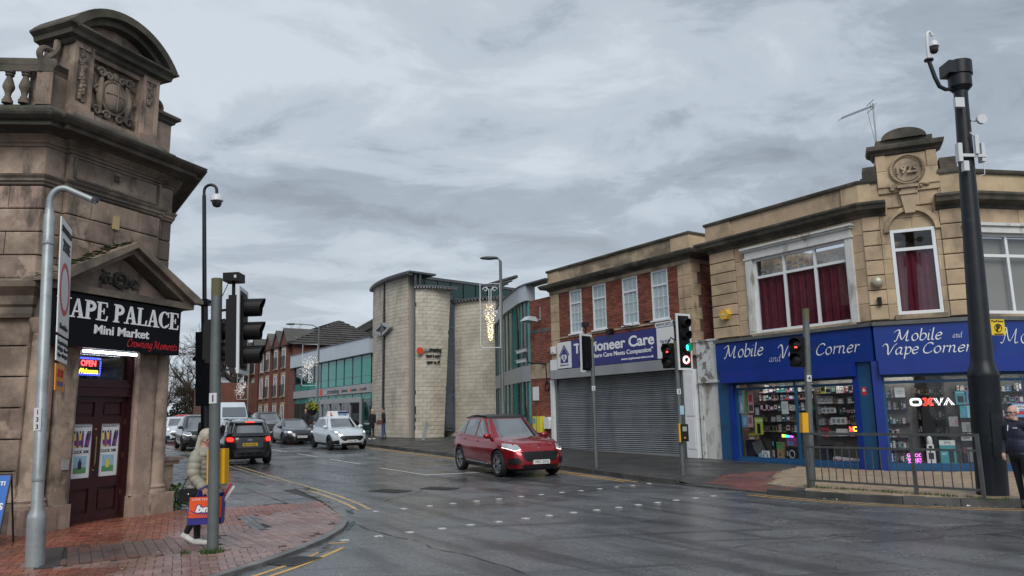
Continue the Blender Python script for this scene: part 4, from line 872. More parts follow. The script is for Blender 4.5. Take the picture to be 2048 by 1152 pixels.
# ---- white side door between the two shops
SDo = thing('side_door_wall', 'flaking white painted wall and plain white door between grey shutter and blue shop', 'wall', nw(-.85), NRZ)
B = MB(); B.box(.0, .14, .02, .3, .1, 2.72); B.box(.94, .98, .02, .3, .1, 2.72); B.box(.0, .98, .0, .4, 2.72, 4.1); B.build('wall', MATS['peeling_paint'], SDo)
B = MB(); B.box(.0, .98, -.05, .3, 2.68, 2.75); B.box(.0, .98, -.03, .4, 4.08, 4.14); B.build('ledge', MATS['peeling_paint'], SDo)
B = MB(); B.box(.14, .94, .06, .12, .12, 2.68); dd = B.build('door', MATS['white_paint_old'], SDo); B = MB(); B.box(.86, .9, .03, .06, 1.2, 1.32); B.tube([(.88, .05, 1.28), (.88, .0, 1.28), (.78, .0, 1.28)], .012, 6); B.build('handle', MATS['grey_metal'], dd)
B = MB(); B.box(.0, .98, 1.0, 6, 0, 4.1); B.build('back_wall', MATS['mortar'], SDo)
# ---- corner shop of 1925
SB = thing('corner_shop_building', 'buff stone corner building dated 1925 with the blue Mobile and Vape Corner shop below', 'building', nw(0), NRZ)
aC, aR = R_(33.3), R_(66.3)
MC = Matrix.Translation((5.5, 0, 0)) @ Matrix.Rotation(aC, 4, 'Z')
c3 = (5.5 + 2.45 * math.cos(aC), 2.45 * math.sin(aC)); MR = Matrix.Translation((*c3, 0)) @ Matrix.Rotation(aR, 4, 'Z')
def cp(x, y=0): p = MC @ Vector((x, y, 0)); return (p.x, p.y)
def rp(x, y=0): p = MR @ Vector((x, y, 0)); return (p.x, p.y)
P3 = [(0, 0), (5.5, 0), c3, rp(7)]
def zone(z0, z1, d=.1, holes=()): pass
B = MB()   # wall backing with window openings
def wallbox(M, x0, x1, z0, z1, hs, y0=.1, y1=.45):
    B.M = M; xs = [x0]
    for a, b, c, d in hs: xs += [a, b]; B.box(a, b, y0, y1, z0, c); B.box(a, b, y0, y1, d, z1)
    xs.append(x1)
    for a, b in zip(xs[::2], xs[1::2]): B.box(a, b, y0, y1, z0, z1)
wallbox(None, 0.02, 5.45, 3.9, 7.6, [(1.72, 5.0, 4.12, 6.55)]); wallbox(MC, .05, 2.4, 3.9, 7.6, [(.68, 1.76, 4.2, 6.57)]); wallbox(MR, .05, 7, 3.9, 7.6, [(.25, 3.2, 4.12, 6.3)])
B.M = None; B.box(-.0, .15, .1, 7, 0, 7.6); B.box(.15, 5, 5.5, 5.6, 0, 7.6); B.ext_z([(.1, .45), (5.4, .45), cp(2.35, .4), rp(6.9, .45), (5, 7)], 7.3, 7.5)
B.build('wall', sd_, SB)
B = MB(); B.ext_z([(.1, .5), (5.4, .5), cp(2.35, .5), rp(6.9, .5), (3, 9), (.2, 6)], 3.95, 4.05); B.build('upper_floor', MATS['room_dark'], SB)
def sh_skip(a, b, c, d): return lambda x, z: a < x < b and c < z < d
ashlar(SB, (.0, 0), (1.05, 0), 4.1, 7.0, .363, 1.05, .14, ps, gap=.03, off=False, out=.03)
ashlar(SB, (1.05, 0), (1.56, 0), 4.1, 7.0, .48, .5, .12, ps, gap=.008, off=False); ashlar(SB, (5.14, 0), (5.5, 0), 4.1, 7.0, .48, .4, .12, ps, gap=.008, off=False)
ashlar(SB, (1.56, 0), (5.14, 0), 6.86, 7.02, .16, .9, .12, ps, gap=.008)
ashlar(SB, cp(0.0), cp(.45), 4.1, 7.0, .42, .45, .14, ps, gap=.03, off=False, out=.04); ashlar(SB, cp(1.9), cp(2.42), 4.1, 7.0, .42, .5, .14, ps, gap=.03, off=False, out=.04)
ashlar(SB, cp(.45), cp(.68), 4.1, 7.42, .42, .25, .12, ps, gap=.008, off=False); ashlar(SB, cp(1.77), cp(1.9), 4.1, 7.42, .42, .2, .12, ps, gap=.008, off=False)
ashlar(SB, cp(.68), cp(1.77), 6.57, 7.2, .31, .55, .1, ps, gap=.008, out=-.05); ashlar(SB, cp(.45), cp(2.0), 7.2, 7.62, .42, .5, .12, ps, gap=.01)
ashlar(SB, c3, rp(.12), 4.1, 7.0, .42, .3, .12, ps, off=False); ashlar(SB, rp(3.3), rp(6.5), 4.1, 7.0, .42, .8, .12, ps)
ashlar(SB, rp(.12), rp(3.3), 6.5, 7.0, .42, .8, .12, ps)
B = MB(MC)  # arch moulding over the corner window
for k in range(18):
    t0, t1 = math.pi * k / 18, math.pi * (k + 1) / 18; cxx = 1.22
    B.ext_y([(cxx + .56 * math.cos(t0), 6.5 + .56 * math.sin(t0)), (cxx + .68 * math.cos(t0), 6.5 + .68 * math.sin(t0)), (cxx + .68 * math.cos(t1), 6.5 + .68 * math.sin(t1)), (cxx + .56 * math.cos(t1), 6.5 + .56 * math.sin(t1))], -.07, .02)
B.build('arch_moulding', ps, SB)
B = MB(MC); B.ext_y([(1.1, 6.98), (1.34, 6.98), (1.42, 7.5), (1.02, 7.5)], -.13, .0); B.box(1.0, 1.44, -.17, 0, 7.5, 7.58); B.box(1.04, 1.4, -.14, 0, 7.58, 7.68); B.box(.96, 1.48, -.2, 0, 7.68, 7.76); B.build('keystone', sd_, SB)
cpf = [(0, 6.98), (.04, 7.0), (.06, 7.08), (.14, 7.1), (.3, 7.16), (.33, 7.24), (.38, 7.3), (.38, 7.36), (0, 7.42)]
bmould('cornice', cpf, MATS['black_stone'], SB, [(0.0, .5), (0.0, 0), (5.5, 0), cp(.62)]); bmould('cornice', cpf, MATS['black_stone'], SB, [cp(1.84), c3, rp(7)])
for nm, q in (('parapet', [(-.25, 7.38), (.03, 7.38), (.03, 7.95), (-.25, 7.95)]),):
    bmould(nm, q, ps, SB, [(0.0, .5), (0, 0), (5.5, 0), cp(.5)]); bmould(nm, q, ps, SB, [cp(1.95), c3, rp(7)])
for q in ([(0, .4), (0, 0), (1.0, 0)], [(5.0, 0), (5.5, 0), cp(.3)]): bmould('parapet_pier', [(0, 7.42), (.07, 7.42), (.07, 7.96), (0, 7.96)], ps, SB, q)
bmould('parapet_pier', [(0, 7.42), (.07, 7.42), (.07, 7.96), (0, 7.96)], ps, SB, [cp(2.0), c3, rp(.2)])
for q in ([(0.0, .5), (0, 0), (5.5, 0), cp(.5)], [cp(1.95), c3, rp(7)]): bmould('coping', [(-.3, 7.95), (.1, 7.95), (.12, 8.0), (.12, 8.05), (-.3, 8.07)], MATS['black_stone'], SB, q)
B = MB(MC); B.box(.5, 2.0, -.06, .5, 7.6, 8.72); B.build('crest_block', ps, SB)
ashlar(SB, cp(.5), cp(2.0), 7.76, 8.68, .46, .5, .06, ps, gap=.012, out=.1, skip=lambda x, z: .45 < x < 1.05 and 7.9 < z < 8.6)
B = MB(); B.sweep([cp(.5, .5), cp(.5, -.06), cp(2.0, -.06), cp(2.0, .5)], [(0, 8.66), (.05, 8.7), (.08, 8.76), (.18, 8.82), (.2, 8.9), (.2, 8.94), (0, 8.96)]); B.M = MC; B.box(.5, 2.0, -.06, .5, 8.7, 8.95); B.box(.55, 1.95, -.1, .5, 8.95, 9.12)
B.ext_y([(1.25 + .56 * math.cos(math.pi * k / 14), 9.1 + .3 * math.sin(math.pi * k / 14)) for k in range(15)], -.16, .5); B.ext_y([(1.25 + .44 * math.cos(math.pi * k / 14), 9.1 + .21 * math.sin(math.pi * k / 14)) for k in range(15)], -.2, -.15)
B.build('crest_cap', MATS['black_stone'], SB)
for x in (.16, 2.05): B = MB(MC); B.box(x, x + .4, -.06, .5, 8.04, 8.42); B.box(x - .08, x + .46, -.1, .5, 8.02, 8.1); B.build('step_block', MATS['black_stone'], SB)
B = MB(MC); B.lathe([(.001, 0), (.33, 0), (.33, -.05), (.001, -.05)], 28, (1.25, -.12, 8.2), axis='y', caps=False)
rnd = random.Random(8)
for k in range(46): a = k / 46 * 6.283; B.ell((1.25 + .4 * math.cos(a), -.15, 8.2 + .4 * math.sin(a)), (.055, .05, .04), 6, 4)
for k in range(14): B.ell((1.25 + rnd.choice((-1, 1)) * rnd.uniform(.28, .48), -.1, rnd.uniform(7.66, 7.84)), (.05, .04, .035), 6, 4)
B.build('wreath', sd_, SB, smooth=True); text('1925', 1.25, 8.09, .22, sd_, SB, y=-.19, width=.52, bold=.03, M=MC, ext=.02)
# first-floor windows
B = MB(); B.box(1.5, 1.76, -.07, .1, 4.1, 6.5); B.box(4.98, 5.18, -.07, .1, 4.1, 6.5); B.box(1.56, 1.7, -.085, -.07, 4.2, 6.4); B.box(1.46, 5.22, -.1, .1, 6.5, 6.56); B.box(1.5, 5.18, -.08, .1, 6.56, 6.76); B.box(1.44, 5.24, -.14, .1, 6.76, 6.82); B.box(1.4, 5.28, -.2, .1, 6.82, 6.88); B.build('window_surround', MATS['white_paint_old'], SB)
w = window(SB, 1.76, 4.98, 4.14, 6.5, .03, mull=(2.86, 3.92), trans=(5.9,), fr=.08, gm=[MATS['sky_glass'], MATS['lace_glass']], backy=.35)
B = MB(); rnd = random.Random(3); n = 96
B.strip(lambda u, v: (1.8 + 3.14 * u, .16 + .03 * math.sin(u * 75) + .02 * math.sin(u * 170), 4.15 + 1.8 * v), n, 1); B.build('curtain', MATS['maroon_curtain'], w, smooth=True)
B = MB()
for k in range(15):
    x = 1.95 + k * .2; z = 6.0 + .06 * (k % 2)
    for a in range(5): t = R_(30 + 30 * a); B.ell((x + .06 * math.cos(t), .2, z + .1 + .07 * math.sin(t)), (.03, .008, .03), 6, 4)
    B.box(x - .06, x + .06, .196, .204, z - .06, z + .05)
B.build('lace_edging', MATS['lace'], w)
B = MB(); B.box(1.6, 5.1, -.1, .1, 3.98, 4.12); B.build('sill', sd_, SB)
w = window(SB, .68, 1.76, 4.22, 6.56, -.01, trans=(6.0,), fr=.085, M=MC, gm=[MATS['sky_glass'], MATS['sky_glass']])
B = MB(MC); B.strip(lambda u, v: (.72 + 1.0 * u, .13 + .03 * math.sin(u * 40), 4.25 + 1.72 * v), 50, 1); B.build('curtain', MATS['maroon_curtain'], w, smooth=True)
B = MB(MC); B.box(.6, 1.84, -.1, .1, 4.08, 4.21); B.build('sill', sd_, SB)
B = MB(MR); B.box(.0, .25, -.07, .1, 4.1, 6.3); B.box(3.2, 3.45, -.07, .1, 4.1, 6.3); B.box(-.04, 3.5, -.1, .1, 6.3, 6.48); B.box(-.1, 3.55, -.16, .1, 6.48, 6.56); B.build('window_surround', MATS['white_paint_old'], SB)
w = window(SB, .25, 3.2, 4.14, 6.3, .03, mull=(1.25, 2.2), trans=(5.7,), fr=.08, M=MR, gm=MATS['lace_glass'], back=MATS['beige_blind'], backy=.2)
B = MB(MR); B.box(.0, 3.4, -.1, .1, 3.98, 4.12); B.build('sill', sd_, SB)
# shop front
sbm = MATS['sign_blue']
for M_, x0, x1 in ((None, .12, 5.52), (MC, .02, 2.5), (MR, .06, 7)):
    B = MB(M_); B.box(x0, x1, -.14, .1, 3.0, 3.94); f = B.build('fascia', sbm, SB)
    B = MB(M_)
    for k in range(1, 3): B.box(x0 + (x1 - x0) * k / 3 - .002, x0 + (x1 - x0) * k / 3 + .002, -.1415, -.14, 3.0, 3.94)
    B.build('panel_seam', MATS['p_dark'], f)
    B = MB(M_); B.box(x0 - .03, x1 + .03, -.2, .12, 3.94, 4.04); B.build('flashing', MATS['lead_grey'], SB)
    if M_ is None:
        script('Mobile', .5, 3.43, .24, MATS['white_letter'], f, -.146, width=1.5, nib=.16, thin=.045); script('and', 2.2, 3.2, .12, MATS['white_letter'], f, -.146, width=.42, nib=.1); script('Vape', 2.58, 3.28, .25, MATS['white_letter'], f, -.146, width=1.0, nib=.16, thin=.045); script('Corner', 3.8, 3.28, .2, MATS['white_letter'], f, -.146, width=1.35, nib=.16, thin=.045)
    elif M_ is MC:
        for q in (script('Mobile', .52, 3.5, .18, MATS['white_letter'], f, -.146, width=1.1, nib=.16, thin=.045), script('and', 1.86, 3.52, .09, MATS['white_letter'], f, -.146, width=.22, nib=.1), script('Vape', .22, 3.15, .18, MATS['white_letter'], f, -.146, width=.82, nib=.16, thin=.045), script('Corner', 1.12, 3.15, .17, MATS['white_letter'], f, -.146, width=1.12, nib=.16, thin=.045)): q.data.transform(MC)
    else:
        for q in (script('Mobile', .55, 3.35, .24, MATS['white_letter'], f, -.146, width=1.6),): q.data.transform(MR)
for M_, x0, x1 in ((None, .35, 4.98), (MC, .06, 2.4), (MR, .1, 7)): B = MB(M_); B.box(x0, x1, -.26, .2, 2.62, 3.0); B.build('shutter_housing', MATS['shop_blue'], SB)
def pier(M_, x0, x1, m, y0=-.05): B = MB(M_); B.box(x0, x1, y0, .25, .1, 3.0); B.build('shop_pier', MATS[m], SB)
pier(None, .05, .52, 'shop_teal'); pier(None, .52, .66, 'shop_blue', -.1); pier(None, 4.84, 4.98, 'shop_blue', -.1); pier(None, 4.98, 5.36, 'shop_teal'); pier(MC, -.12, .1, 'shop_blue', -.1); pier(MC, 2.3, 2.52, 'shop_blue', -.1); pier(MR, .1, .3, 'shop_teal'); pier(MR, 1.35, 1.45, 'shop_teal', 0); pier(MR, 3.5, 3.8, 'shop_teal')
for M_, x0, x1, mu in ((None, .66, 4.84, (2.9,)), (MC, .1, 2.3, ()), (MR, .3, 3.5, (1.4,))):
    B = MB(M_); B.box(x0, x1, -.04, .2, .1, .24); B.build('stall_riser', MATS['shop_teal'], SB)
    window(SB, x0, x1, .24, 2.62, .02, mull=mu, trans=(2.42,), fr=.07, fm=MATS['shop_teal'], gm=MATS['shop_glass'], M=M_, name='shop_window')
# interior
B = MB(); B.ext_z([(.2, .2), (5.4, .2), cp(2.3, .2), rp(6.9, .2), (4, 6), (.2, 5.4)], .1, .24); B.build('shop_floor', MATS['shop_floor'], SB)
B = MB(); B.ext_z([(.2, .25), (5.4, .25), cp(2.3, .25), rp(6.9, .25), (4, 6), (.2, 5.4)], 2.66, 2.7); B.build('shop_ceiling', MATS['shop_white'], SB)
B = MB(); B.box(.2, 2.9, 1.25, 1.3, .2, 2.66); B.box(2.9, 5.2, .95, 1.0, .2, 2.66); B.M = MC; B.box(-.3, .95, .9, .95, .2, 2.66); B.box(.9, 2.3, 2.3, 2.4, .2, 2.66); B.M = MR; B.box(.2, 6.5, 1.6, 1.7, .2, 2.66); B.build('slat_wall', MATS['slatwall'], SB)
mat('shop_lamp', (1, 1, 1), emit=((1, .93, .82), 9))
for M_, x0, x1, y in ((None, .7, 2.6, .7), (None, 3.1, 4.7, .6), (MC, .2, 2.2, .7), (MR, .5, 3.2, .9)): B = MB(M_); B.box(x0, x1, y, y + .08, 2.61, 2.65); B.build('tube_light', MATS['shop_lamp'], SB)
shelf = MB()
MERCH = [MATS[k] for k in ('p_black', 'p_white', 'p_grey', 'p_white', 'p_red', 'p_teal', 'p_pink', 'p_brown', 'p_dark', 'p_lime', 'p_white', 'p_blue', 'p_purple')]
_bx = {}
def boxmesh(m):
    if m.name not in _bx:
        B = MB(); B.box(-.5, .5, -.5, .5, -.5, .5); B.m = 1; B.box(-.42, .42, -.505, -.5, -.25, .4); B.m = 2; B.box(-.3, .25, -.51, -.505, -.1, .25)
        _bx[m.name] = B.mesh('product_box', [m, MATS[random.choice(('p_grey', 'p_white', 'p_dark', 'p_teal', 'p_black'))], MATS[random.choice(('p_black', 'p_red', 'p_white', 'p_grey', 'p_brown'))]])
    return _bx[m.name]
WN = Matrix.Translation(nw(0)) @ Matrix.Rotation(NRZ, 4, 'Z')
def put(me, M_, x, y, z, w, d, h, rz=0, name='product_box'):
    o = bpy.data.objects.new(name, me); col.objects.link(o); o.matrix_world = WN @ (M_ or Matrix()) @ Matrix.Translation((x, y, z + h / 2)) @ Matrix.Rotation(rz, 4, 'Z') @ Matrix.Diagonal((w, d, h, 1)); return o
rnd = random.Random(12)
for M_, x0, x1, y, zs in ((None, .75, 2.8, 1.05, (1.05, 1.38, 1.72, 2.05, 2.3)), (None, 3.05, 4.75, .78, (.95, 1.28, 1.6, 1.9, 2.2)), (MC, -.1, .75, .75, (.3, .62, .95, 1.32, 1.7, 2.02)), (MC, 1.0, 2.2, 2.1, (1.0, 1.4, 1.8, 2.1)), (MR, .4, 3.2, 1.4, (.9, 1.4, 1.8, 2.15))):
    for z in zs:
        shelf.M = M_; shelf.box(x0, x1, y - .02, y + .2, z - .02, z); x = x0 + .03
        while x < x1 - .12:
            w = rnd.uniform(.05, .17) if M_ is not MC else rnd.uniform(.035, .07); h = rnd.uniform(.12, .25)
            if rnd.random() < .94: mm = rnd.choice(MERCH); tag(put(boxmesh(mm), M_, x + w / 2, y + .06, z, w, .06, h), 'small %s boxed accessory on the %s shelf of the %s' % (mm.name[2:], ('lowest', 'second', 'third', 'fourth', 'fifth', 'top')[zs.index(z)], 'shop doorway' if M_ is MR else ('corner window wall' if M_ is MC and y < 1 else 'corner window back' if M_ is MC else ('blue shop window, left pane' if x0 < 1 else 'blue shop window, right pane'))), 'box', 'boxed accessories on the shop shelves')
            x += w + rnd.uniform(.004, .03)
shelf.build('shelf', MATS['p_dark'], SB)
def item(name, label, cat, M_, y=.3):
    t = thing(name, label, cat); t.matrix_world = WN @ (M_ or Matrix()) @ Matrix.Translation((0, y, 0)); return t
def card(name, label, x0, x1, z0, z1, m, M_=None, y=.12, marks=(), words=(), cat='poster', wm='ink_black'):
    t = item(name, label, cat, M_, y); B = MB(); B.box(x0, x1, 0, .012, z0, z1); c = B.build('sheet', MATS[m], t)
    for (a, b, c_, d, mm) in marks: B = MB(); B.box(x0 + (x1 - x0) * a, x0 + (x1 - x0) * b, -.004, 0, z0 + (z1 - z0) * c_, z0 + (z1 - z0) * d); B.build('print', MATS[mm], c)
    for (s_, fz, h_) in words: text(s_, (x0 + x1) / 2, z0 + (z1 - z0) * fz, h_, MATS[wm], c, y=-.005, width=min((x1 - x0) * .8, h_ * len(s_) * .8), ext=.002)
    return t
card('poster', 'tall pale teal poster hanging at the left end of the blue shop window', .5, .9, 1.66, 2.38, 'p_sky', marks=[(.1, .25, .15, .45, 'p_grey'), (.3, .45, .12, .5, 'p_white'), (.5, .65, .12, .5, 'p_grey'), (.7, .85, .15, .45, 'p_white'), (.1, .9, .8, .86, 'p_teal')])
card('poster', 'red and green poster beside the pale teal poster in the shop window', .98, 1.28, 1.66, 2.38, 'p_pink', marks=[(0, .35, 0, 1, 'p_green'), (.45, .65, .1, .35, 'p_dark'), (.7, .9, .1, .35, 'p_dark'), (.45, .9, .5, .8, 'p_red')])
card('poster', 'small black card with a white phone print in the shop window', 1.3, 1.52, 1.56, 1.92, 'p_black', marks=[(.15, .85, .1, .75, 'p_grey'), (.4, .7, .2, .6, 'p_white')])
card('poster', 'blue and pink product card under the pale teal poster', .8, 1.22, 1.22, 1.6, 'p_blue', marks=[(.5, 1, 0, 1, 'p_pink'), (.1, .4, .2, .8, 'p_sky'), (.6, .9, .3, .8, 'p_dark')])
card('poster', 'lime green poster showing a black speaker in the shop window', 1.28, 1.58, 1.0, 1.52, 'p_lime', marks=[(.3, .7, .05, .65, 'p_black'), (.1, .9, .78, .86, 'p_white')])
card('notice', 'white printed notice taped beside the teal shop window bar', 2.32, 2.55, 1.62, 2.0, 'p_white', marks=[(.15, .85, .7, .72, 'p_dark'), (.15, .85, .55, .57, 'p_dark'), (.15, .7, .4, .42, 'p_dark')], cat='notice')
def box_item(label, x0, x1, z0, z1, m, M_=None, y=.35, d=.15, marks=(), name='product_box', words=()):
    t = item(name, label, 'box', M_, y); B = MB(); B.box(x0, x1, 0, d, z0, z1); c = B.build('carton', MATS[m], t)
    for (a, b, c_, dd, mm) in marks: B = MB(); B.box(x0 + (x1 - x0) * a, x0 + (x1 - x0) * b, -.004, 0, z0 + (z1 - z0) * c_, z0 + (z1 - z0) * dd); B.build('print', MATS[mm], c)
    for (s_, fz, h_, wm) in words: text(s_, (x0 + x1) / 2, z0 + (z1 - z0) * fz, h_, MATS[wm], c, y=-.006, ext=.002)
    return t
box_item('gold product box standing over the black suitcase in the window', .8, 1.12, .82, 1.08, 'p_brown', marks=[(.1, .9, .5, .8, 'p_yellow'), (.2, .8, .1, .3, 'p_white')])
t = item('suitcase', 'dark grey suitcase standing at the left end of the shop window', 'suitcase', None, .4); B = MB(); B.box(.66, .95, 0, .2, .27, .8); B.tube([(.74, .1, .8), (.74, .1, .86), (.87, .1, .86), (.87, .1, .8)], .012, 6); B.build('shell', MATS['p_dark'], t)
t = item('fan_heater', 'black ribbed appliance leaning beside the dark suitcase', 'appliance', None, .32); B = MB(Matrix.Translation((1.2, .05, .54)) @ Matrix.Rotation(R_(-22), 4, 'Y')); B.box(-.2, .2, 0, .1, -.26, .28); B.m = 1
for k in range(7): B.box(-.18 + k * .055, -.165 + k * .055, -.01, 0, -.1, .27)
B.m = 2; B.box(-.12, .1, -.012, 0, -.26, -.12); B.build('case', [MATS['p_black'], MATS['p_grey'], MATS['p_sky']], t)
t = box_item('white box with a black headphone picture on the window floor', 1.4, 1.65, .25, .5, 'p_white', y=.22, d=.05); B = MB(); B.tube([(1.525 + .07 * math.cos(math.pi * k / 10), -.006, .37 + .08 * math.sin(math.pi * k / 10)) for k in range(11)], .008, 6); B.ell((1.455, -.006, .35), (.018, .008, .035), 8, 6); B.ell((1.595, -.006, .35), (.018, .008, .035), 8, 6); B.build('headphone_print', MATS['ink_black'], t)
box_item('green topped brown carton beside the black speaker tower', 1.86, 2.08, .25, .76, 'p_brown', marks=[(0, 1, .62, 1, 'p_green'), (.1, .9, .86, .92, 'p_white'), (.4, .6, .2, .35, 'p_dark')])
box_item('tall black speaker tower box with a grey print', 1.67, 1.8, .25, .92, 'p_black', marks=[(.15, .85, .1, .4, 'p_grey'), (.3, .7, .6, .8, 'p_teal')])
t = box_item('black box with a white ring print beside the window bar', 2.18, 2.52, .25, .62, 'p_black', marks=[(.08, .25, .3, .7, 'p_grey')]); B = MB(); B.tube([(2.4 + .09 * math.cos(k / 20 * 6.283), -.006, .42 + .11 * math.sin(k / 20 * 6.283)) for k in range(21)], .01, 6); B.build('ring_print', MATS['p_white'], t)
t = item('rainbow_lamp', 'glowing rainbow coloured lamp strip low in the shop window', 'lamp', None, .3)
for k, c_ in enumerate([(1, .9, .1), (.3, 1, .1), (.05, .9, .5), (.05, .5, 1), (.4, .1, 1), (1, .1, .9)]):
    mm = mat('glow_%d' % k, c_, emit=(c_, 1.8)); B = MB(); x = 2.12 + k * .065; B.ext_y([(x, .92 + .0 * k), (x + .062, .92), (x + .062, 1.0 - .008 * k), (x, 1.01 - .008 * k)], 0, .02); B.build('glowing_segment', mm, t)
B = MB(); B.ell((2.72, 0, .94), (.05, .03, .05), 10, 8); B.build('bulb', mat('bulb_glow', (1, 1, 1), emit=((1, 1, .95), 4)), t)
box_item('small pink and blue phone box under the rainbow lamp', 2.24, 2.47, .66, .9, 'p_magenta', marks=[(.1, .9, .1, .6, 'p_blue'), (.3, .7, .3, .5, 'p_red')])
t = item('fire_frame', 'black rounded appliance with a dark glass front behind the railing', 'appliance', None, .3); B = MB(); B.ext_y([(3.36, .3), (3.42, .25), (3.7, .25), (3.76, .3), (3.74, .66), (3.68, .72), (3.42, .72), (3.36, .66)], 0, .15); B.m = 1; B.box(3.42, 3.69, -.008, 0, .32, .64); B.build('case', [MATS['p_black'], MATS['p_dark']], t)
for k in range(5): box_item('white and red cartons in a row on the window floor behind the railing' if 0 else ('white carton with red print, number %s from the black appliance in the window row' % ('one', 'two', 'three', 'four', 'five')[k]), 3.82 + k * .17, 3.97 + k * .17, .25, .4 - .01 * k, 'p_white', marks=[(.1, .9, .3, .6, ('p_red', 'p_red', 'p_pink', 'p_red', 'p_blue')[k])], y=.25)
for i, (a, b, c_, d, m, ml, lab) in enumerate([(3.44, 3.88, 1.63, 1.78, 'p_white', 'p_grey', 'long white hanging tray display high in the right window pane'), (3.36, 3.6, .97, 1.2, 'p_red', 'p_dark', 'dark red tablet case on the display shelf behind the signal pole'), (3.72, 4.2, 1.31, 1.5, 'p_white', 'p_grey', 'row of white phone cards in the right window pane'), (3.86, 4.2, .98, 1.18, 'p_white', 'p_white', 'pale white keyboard box lying on the display shelf'), (4.42, 4.66, 1.31, 1.56, 'p_green', 'p_black', 'green and black product card beside the shop pier')]): box_item(lab, a, b, c_, d, m, y=.45, d=.05, marks=[(.1, .3, .2, .8, ml), (.4, .6, .2, .8, ml), (.7, .9, .2, .8, ml)])
t = item('neon_sign', 'glowing red and yellow letter sign at the shop pier', 'neon sign', None, .2); mat('neon_red', (1, .1, .05), emit=((1, .06, .04), 2.2)); mat('neon_white', (1, 1, 1), emit=((1, .96, .98), .95)); mat('neon_pink', (1, .2, .9), emit=((1, .16, .85), 2)); mat('neon_yellow', (1, .8, .1), emit=((1, .7, .05), 2.2))
text('M', 4.5, 1.12, .13, MATS['neon_red'], t, bold=.03); text('O', 4.62, 1.12, .13, MATS['neon_yellow'], t, bold=.03); text('B', 4.74, 1.12, .13, MATS['neon_yellow'], t, bold=.03)
# corner window
card('notice', 'white notice sheet high in the corner window', .4, .64, 2.02, 2.28, 'p_white', MC, marks=[(.15, .85, .6, .63, 'p_dark'), (.15, .85, .4, .43, 'p_dark')], cat='notice')
card('poster', 'teal poster with vapour device at the upper right of the corner window', 1.8, 2.02, 1.8, 2.16, 'p_teal', MC, marks=[(.2, .8, .15, .6, 'p_dark'), (.1, .9, .8, .9, 'p_sky')])
card('poster', 'darker blue poster next to the post in the corner window', 2.05, 2.25, 1.8, 2.16, 'p_blue', MC, marks=[(.2, .8, .2, .7, 'p_dark')])
card('poster', 'pale teal poster below the two upper posters of the corner window', 1.87, 2.22, 1.46, 1.77, 'p_teal', MC, marks=[(.45, 1, 0, 1, 'p_sky'), (.1, .35, .2, .7, 'p_blue')])
card('poster', 'black edged white card with a phone print below the neon sign', 1.57, 1.81, 1.22, 1.57, 'p_black', MC, marks=[(.08, .92, .06, .78, 'p_grey'), (.55, .85, .15, .6, 'p_pink')])
card('poster', 'second black edged card beside the post in the corner window', 1.85, 2.08, 1.08, 1.42, 'p_black', MC, marks=[(.08, .92, .06, .78, 'p_grey'), (.55, .85, .15, .6, 'p_brown')])
box_item('teal boxed speaker with a white ZPX top strip', 1.34, 1.7, .25, .88, 'p_teal', MC, marks=[(0, 1, .8, 1, 'p_white'), (.55, .85, .1, .6, 'p_dark'), (.1, .4, .4, .5, 'p_sky')], words=[('ZPX', .86, .06, 'p_dark')])
box_item('grey boxed speaker with a white ZPX top strip beside the post', 1.85, 2.12, .25, 1.0, 'p_dark', MC, marks=[(0, 1, .83, 1, 'p_white'), (.4, .8, .1, .6, 'p_grey'), (.15, .3, .4, .6, 'p_red')], words=[('ZPX', .88, .06, 'p_dark')])
t = item('toy_robot', 'white toy robot figure in its box in the corner window', 'toy', MC, .3); B = MB(); B.box(1.02, 1.22, 0, .14, .25, .62); B.box(1.04, 1.2, .0, .12, .62, .78); B.lathe([(.06, .78), (.07, .84), (.06, .95), (.02, .99)], 12, (1.12, .06, 0)); B.m = 1; B.box(1.06, 1.18, -.006, 0, .4, .56); B.box(1.08, 1.16, -.006, .0, .68, .74); B.build('figure', [MATS['p_white'], MATS['p_dark']], t, smooth=True)
t = item('display_column', 'tall black display column in the middle of the corner window', 'display stand', MC, .6); B = MB(); B.box(1.03, 1.33, 0, .3, .24, 1.75); B.box(1.08, 1.28, .03, .2, 1.75, 1.82); B.build('column', MATS['p_black'], t)
t = item('neon_sign', 'pink neon GOOD VIBES ONLY sign low in the corner window', 'neon sign', MC, .18)
for s_, z in (('GOOD', .40), ('VIBES', .28), ('ONLY', .16 + .02)): text(s_, .72, z + .06, .085, MATS['neon_pink'], t, width=.36, ext=.006)
t = item('neon_sign', 'large glowing white and red OXVA neon sign in the corner window', 'neon sign', MC, .2)
B = MB(); z0, z1 = 1.79, 1.98; r = .011
def loop(pts): B.tube(pts + pts[:2], r, 6)
for e in (0, .035): loop([(.88 + (.13 - e) * math.copysign(abs(math.cos(a)) ** .6, math.cos(a)) , 0, 1.885 + (.095 - e) * math.copysign(abs(math.sin(a)) ** .6, math.sin(a))) for a in [k / 24 * 6.283 for k in range(24)]])
for dx in (0, .05):
    B.tube([(1.31 + dx, 0, z1), (1.41 + dx * .6, 0, z0), (1.53 - dx, 0, z1)], r, 6); B.tube([(1.53 + dx, 0, z0), (1.64, 0, z1 - dx), (1.77 - dx, 0, z0)], r, 6)
B.build('white_tube', MATS['neon_white'], t, smooth=True)
B = MB(); B.tube([(1.05, 0, z1), (1.12, 0, z1), (1.17, 0, 1.9), (1.22, 0, z1), (1.29, 0, z1), (1.21, 0, 1.885), (1.29, 0, z0), (1.22, 0, z0), (1.17, 0, 1.87), (1.12, 0, z0), (1.05, 0, z0), (1.13, 0, 1.885), (1.05, 0, z1)], r, 6); B.build('red_tube', MATS['neon_red'], t, smooth=True)
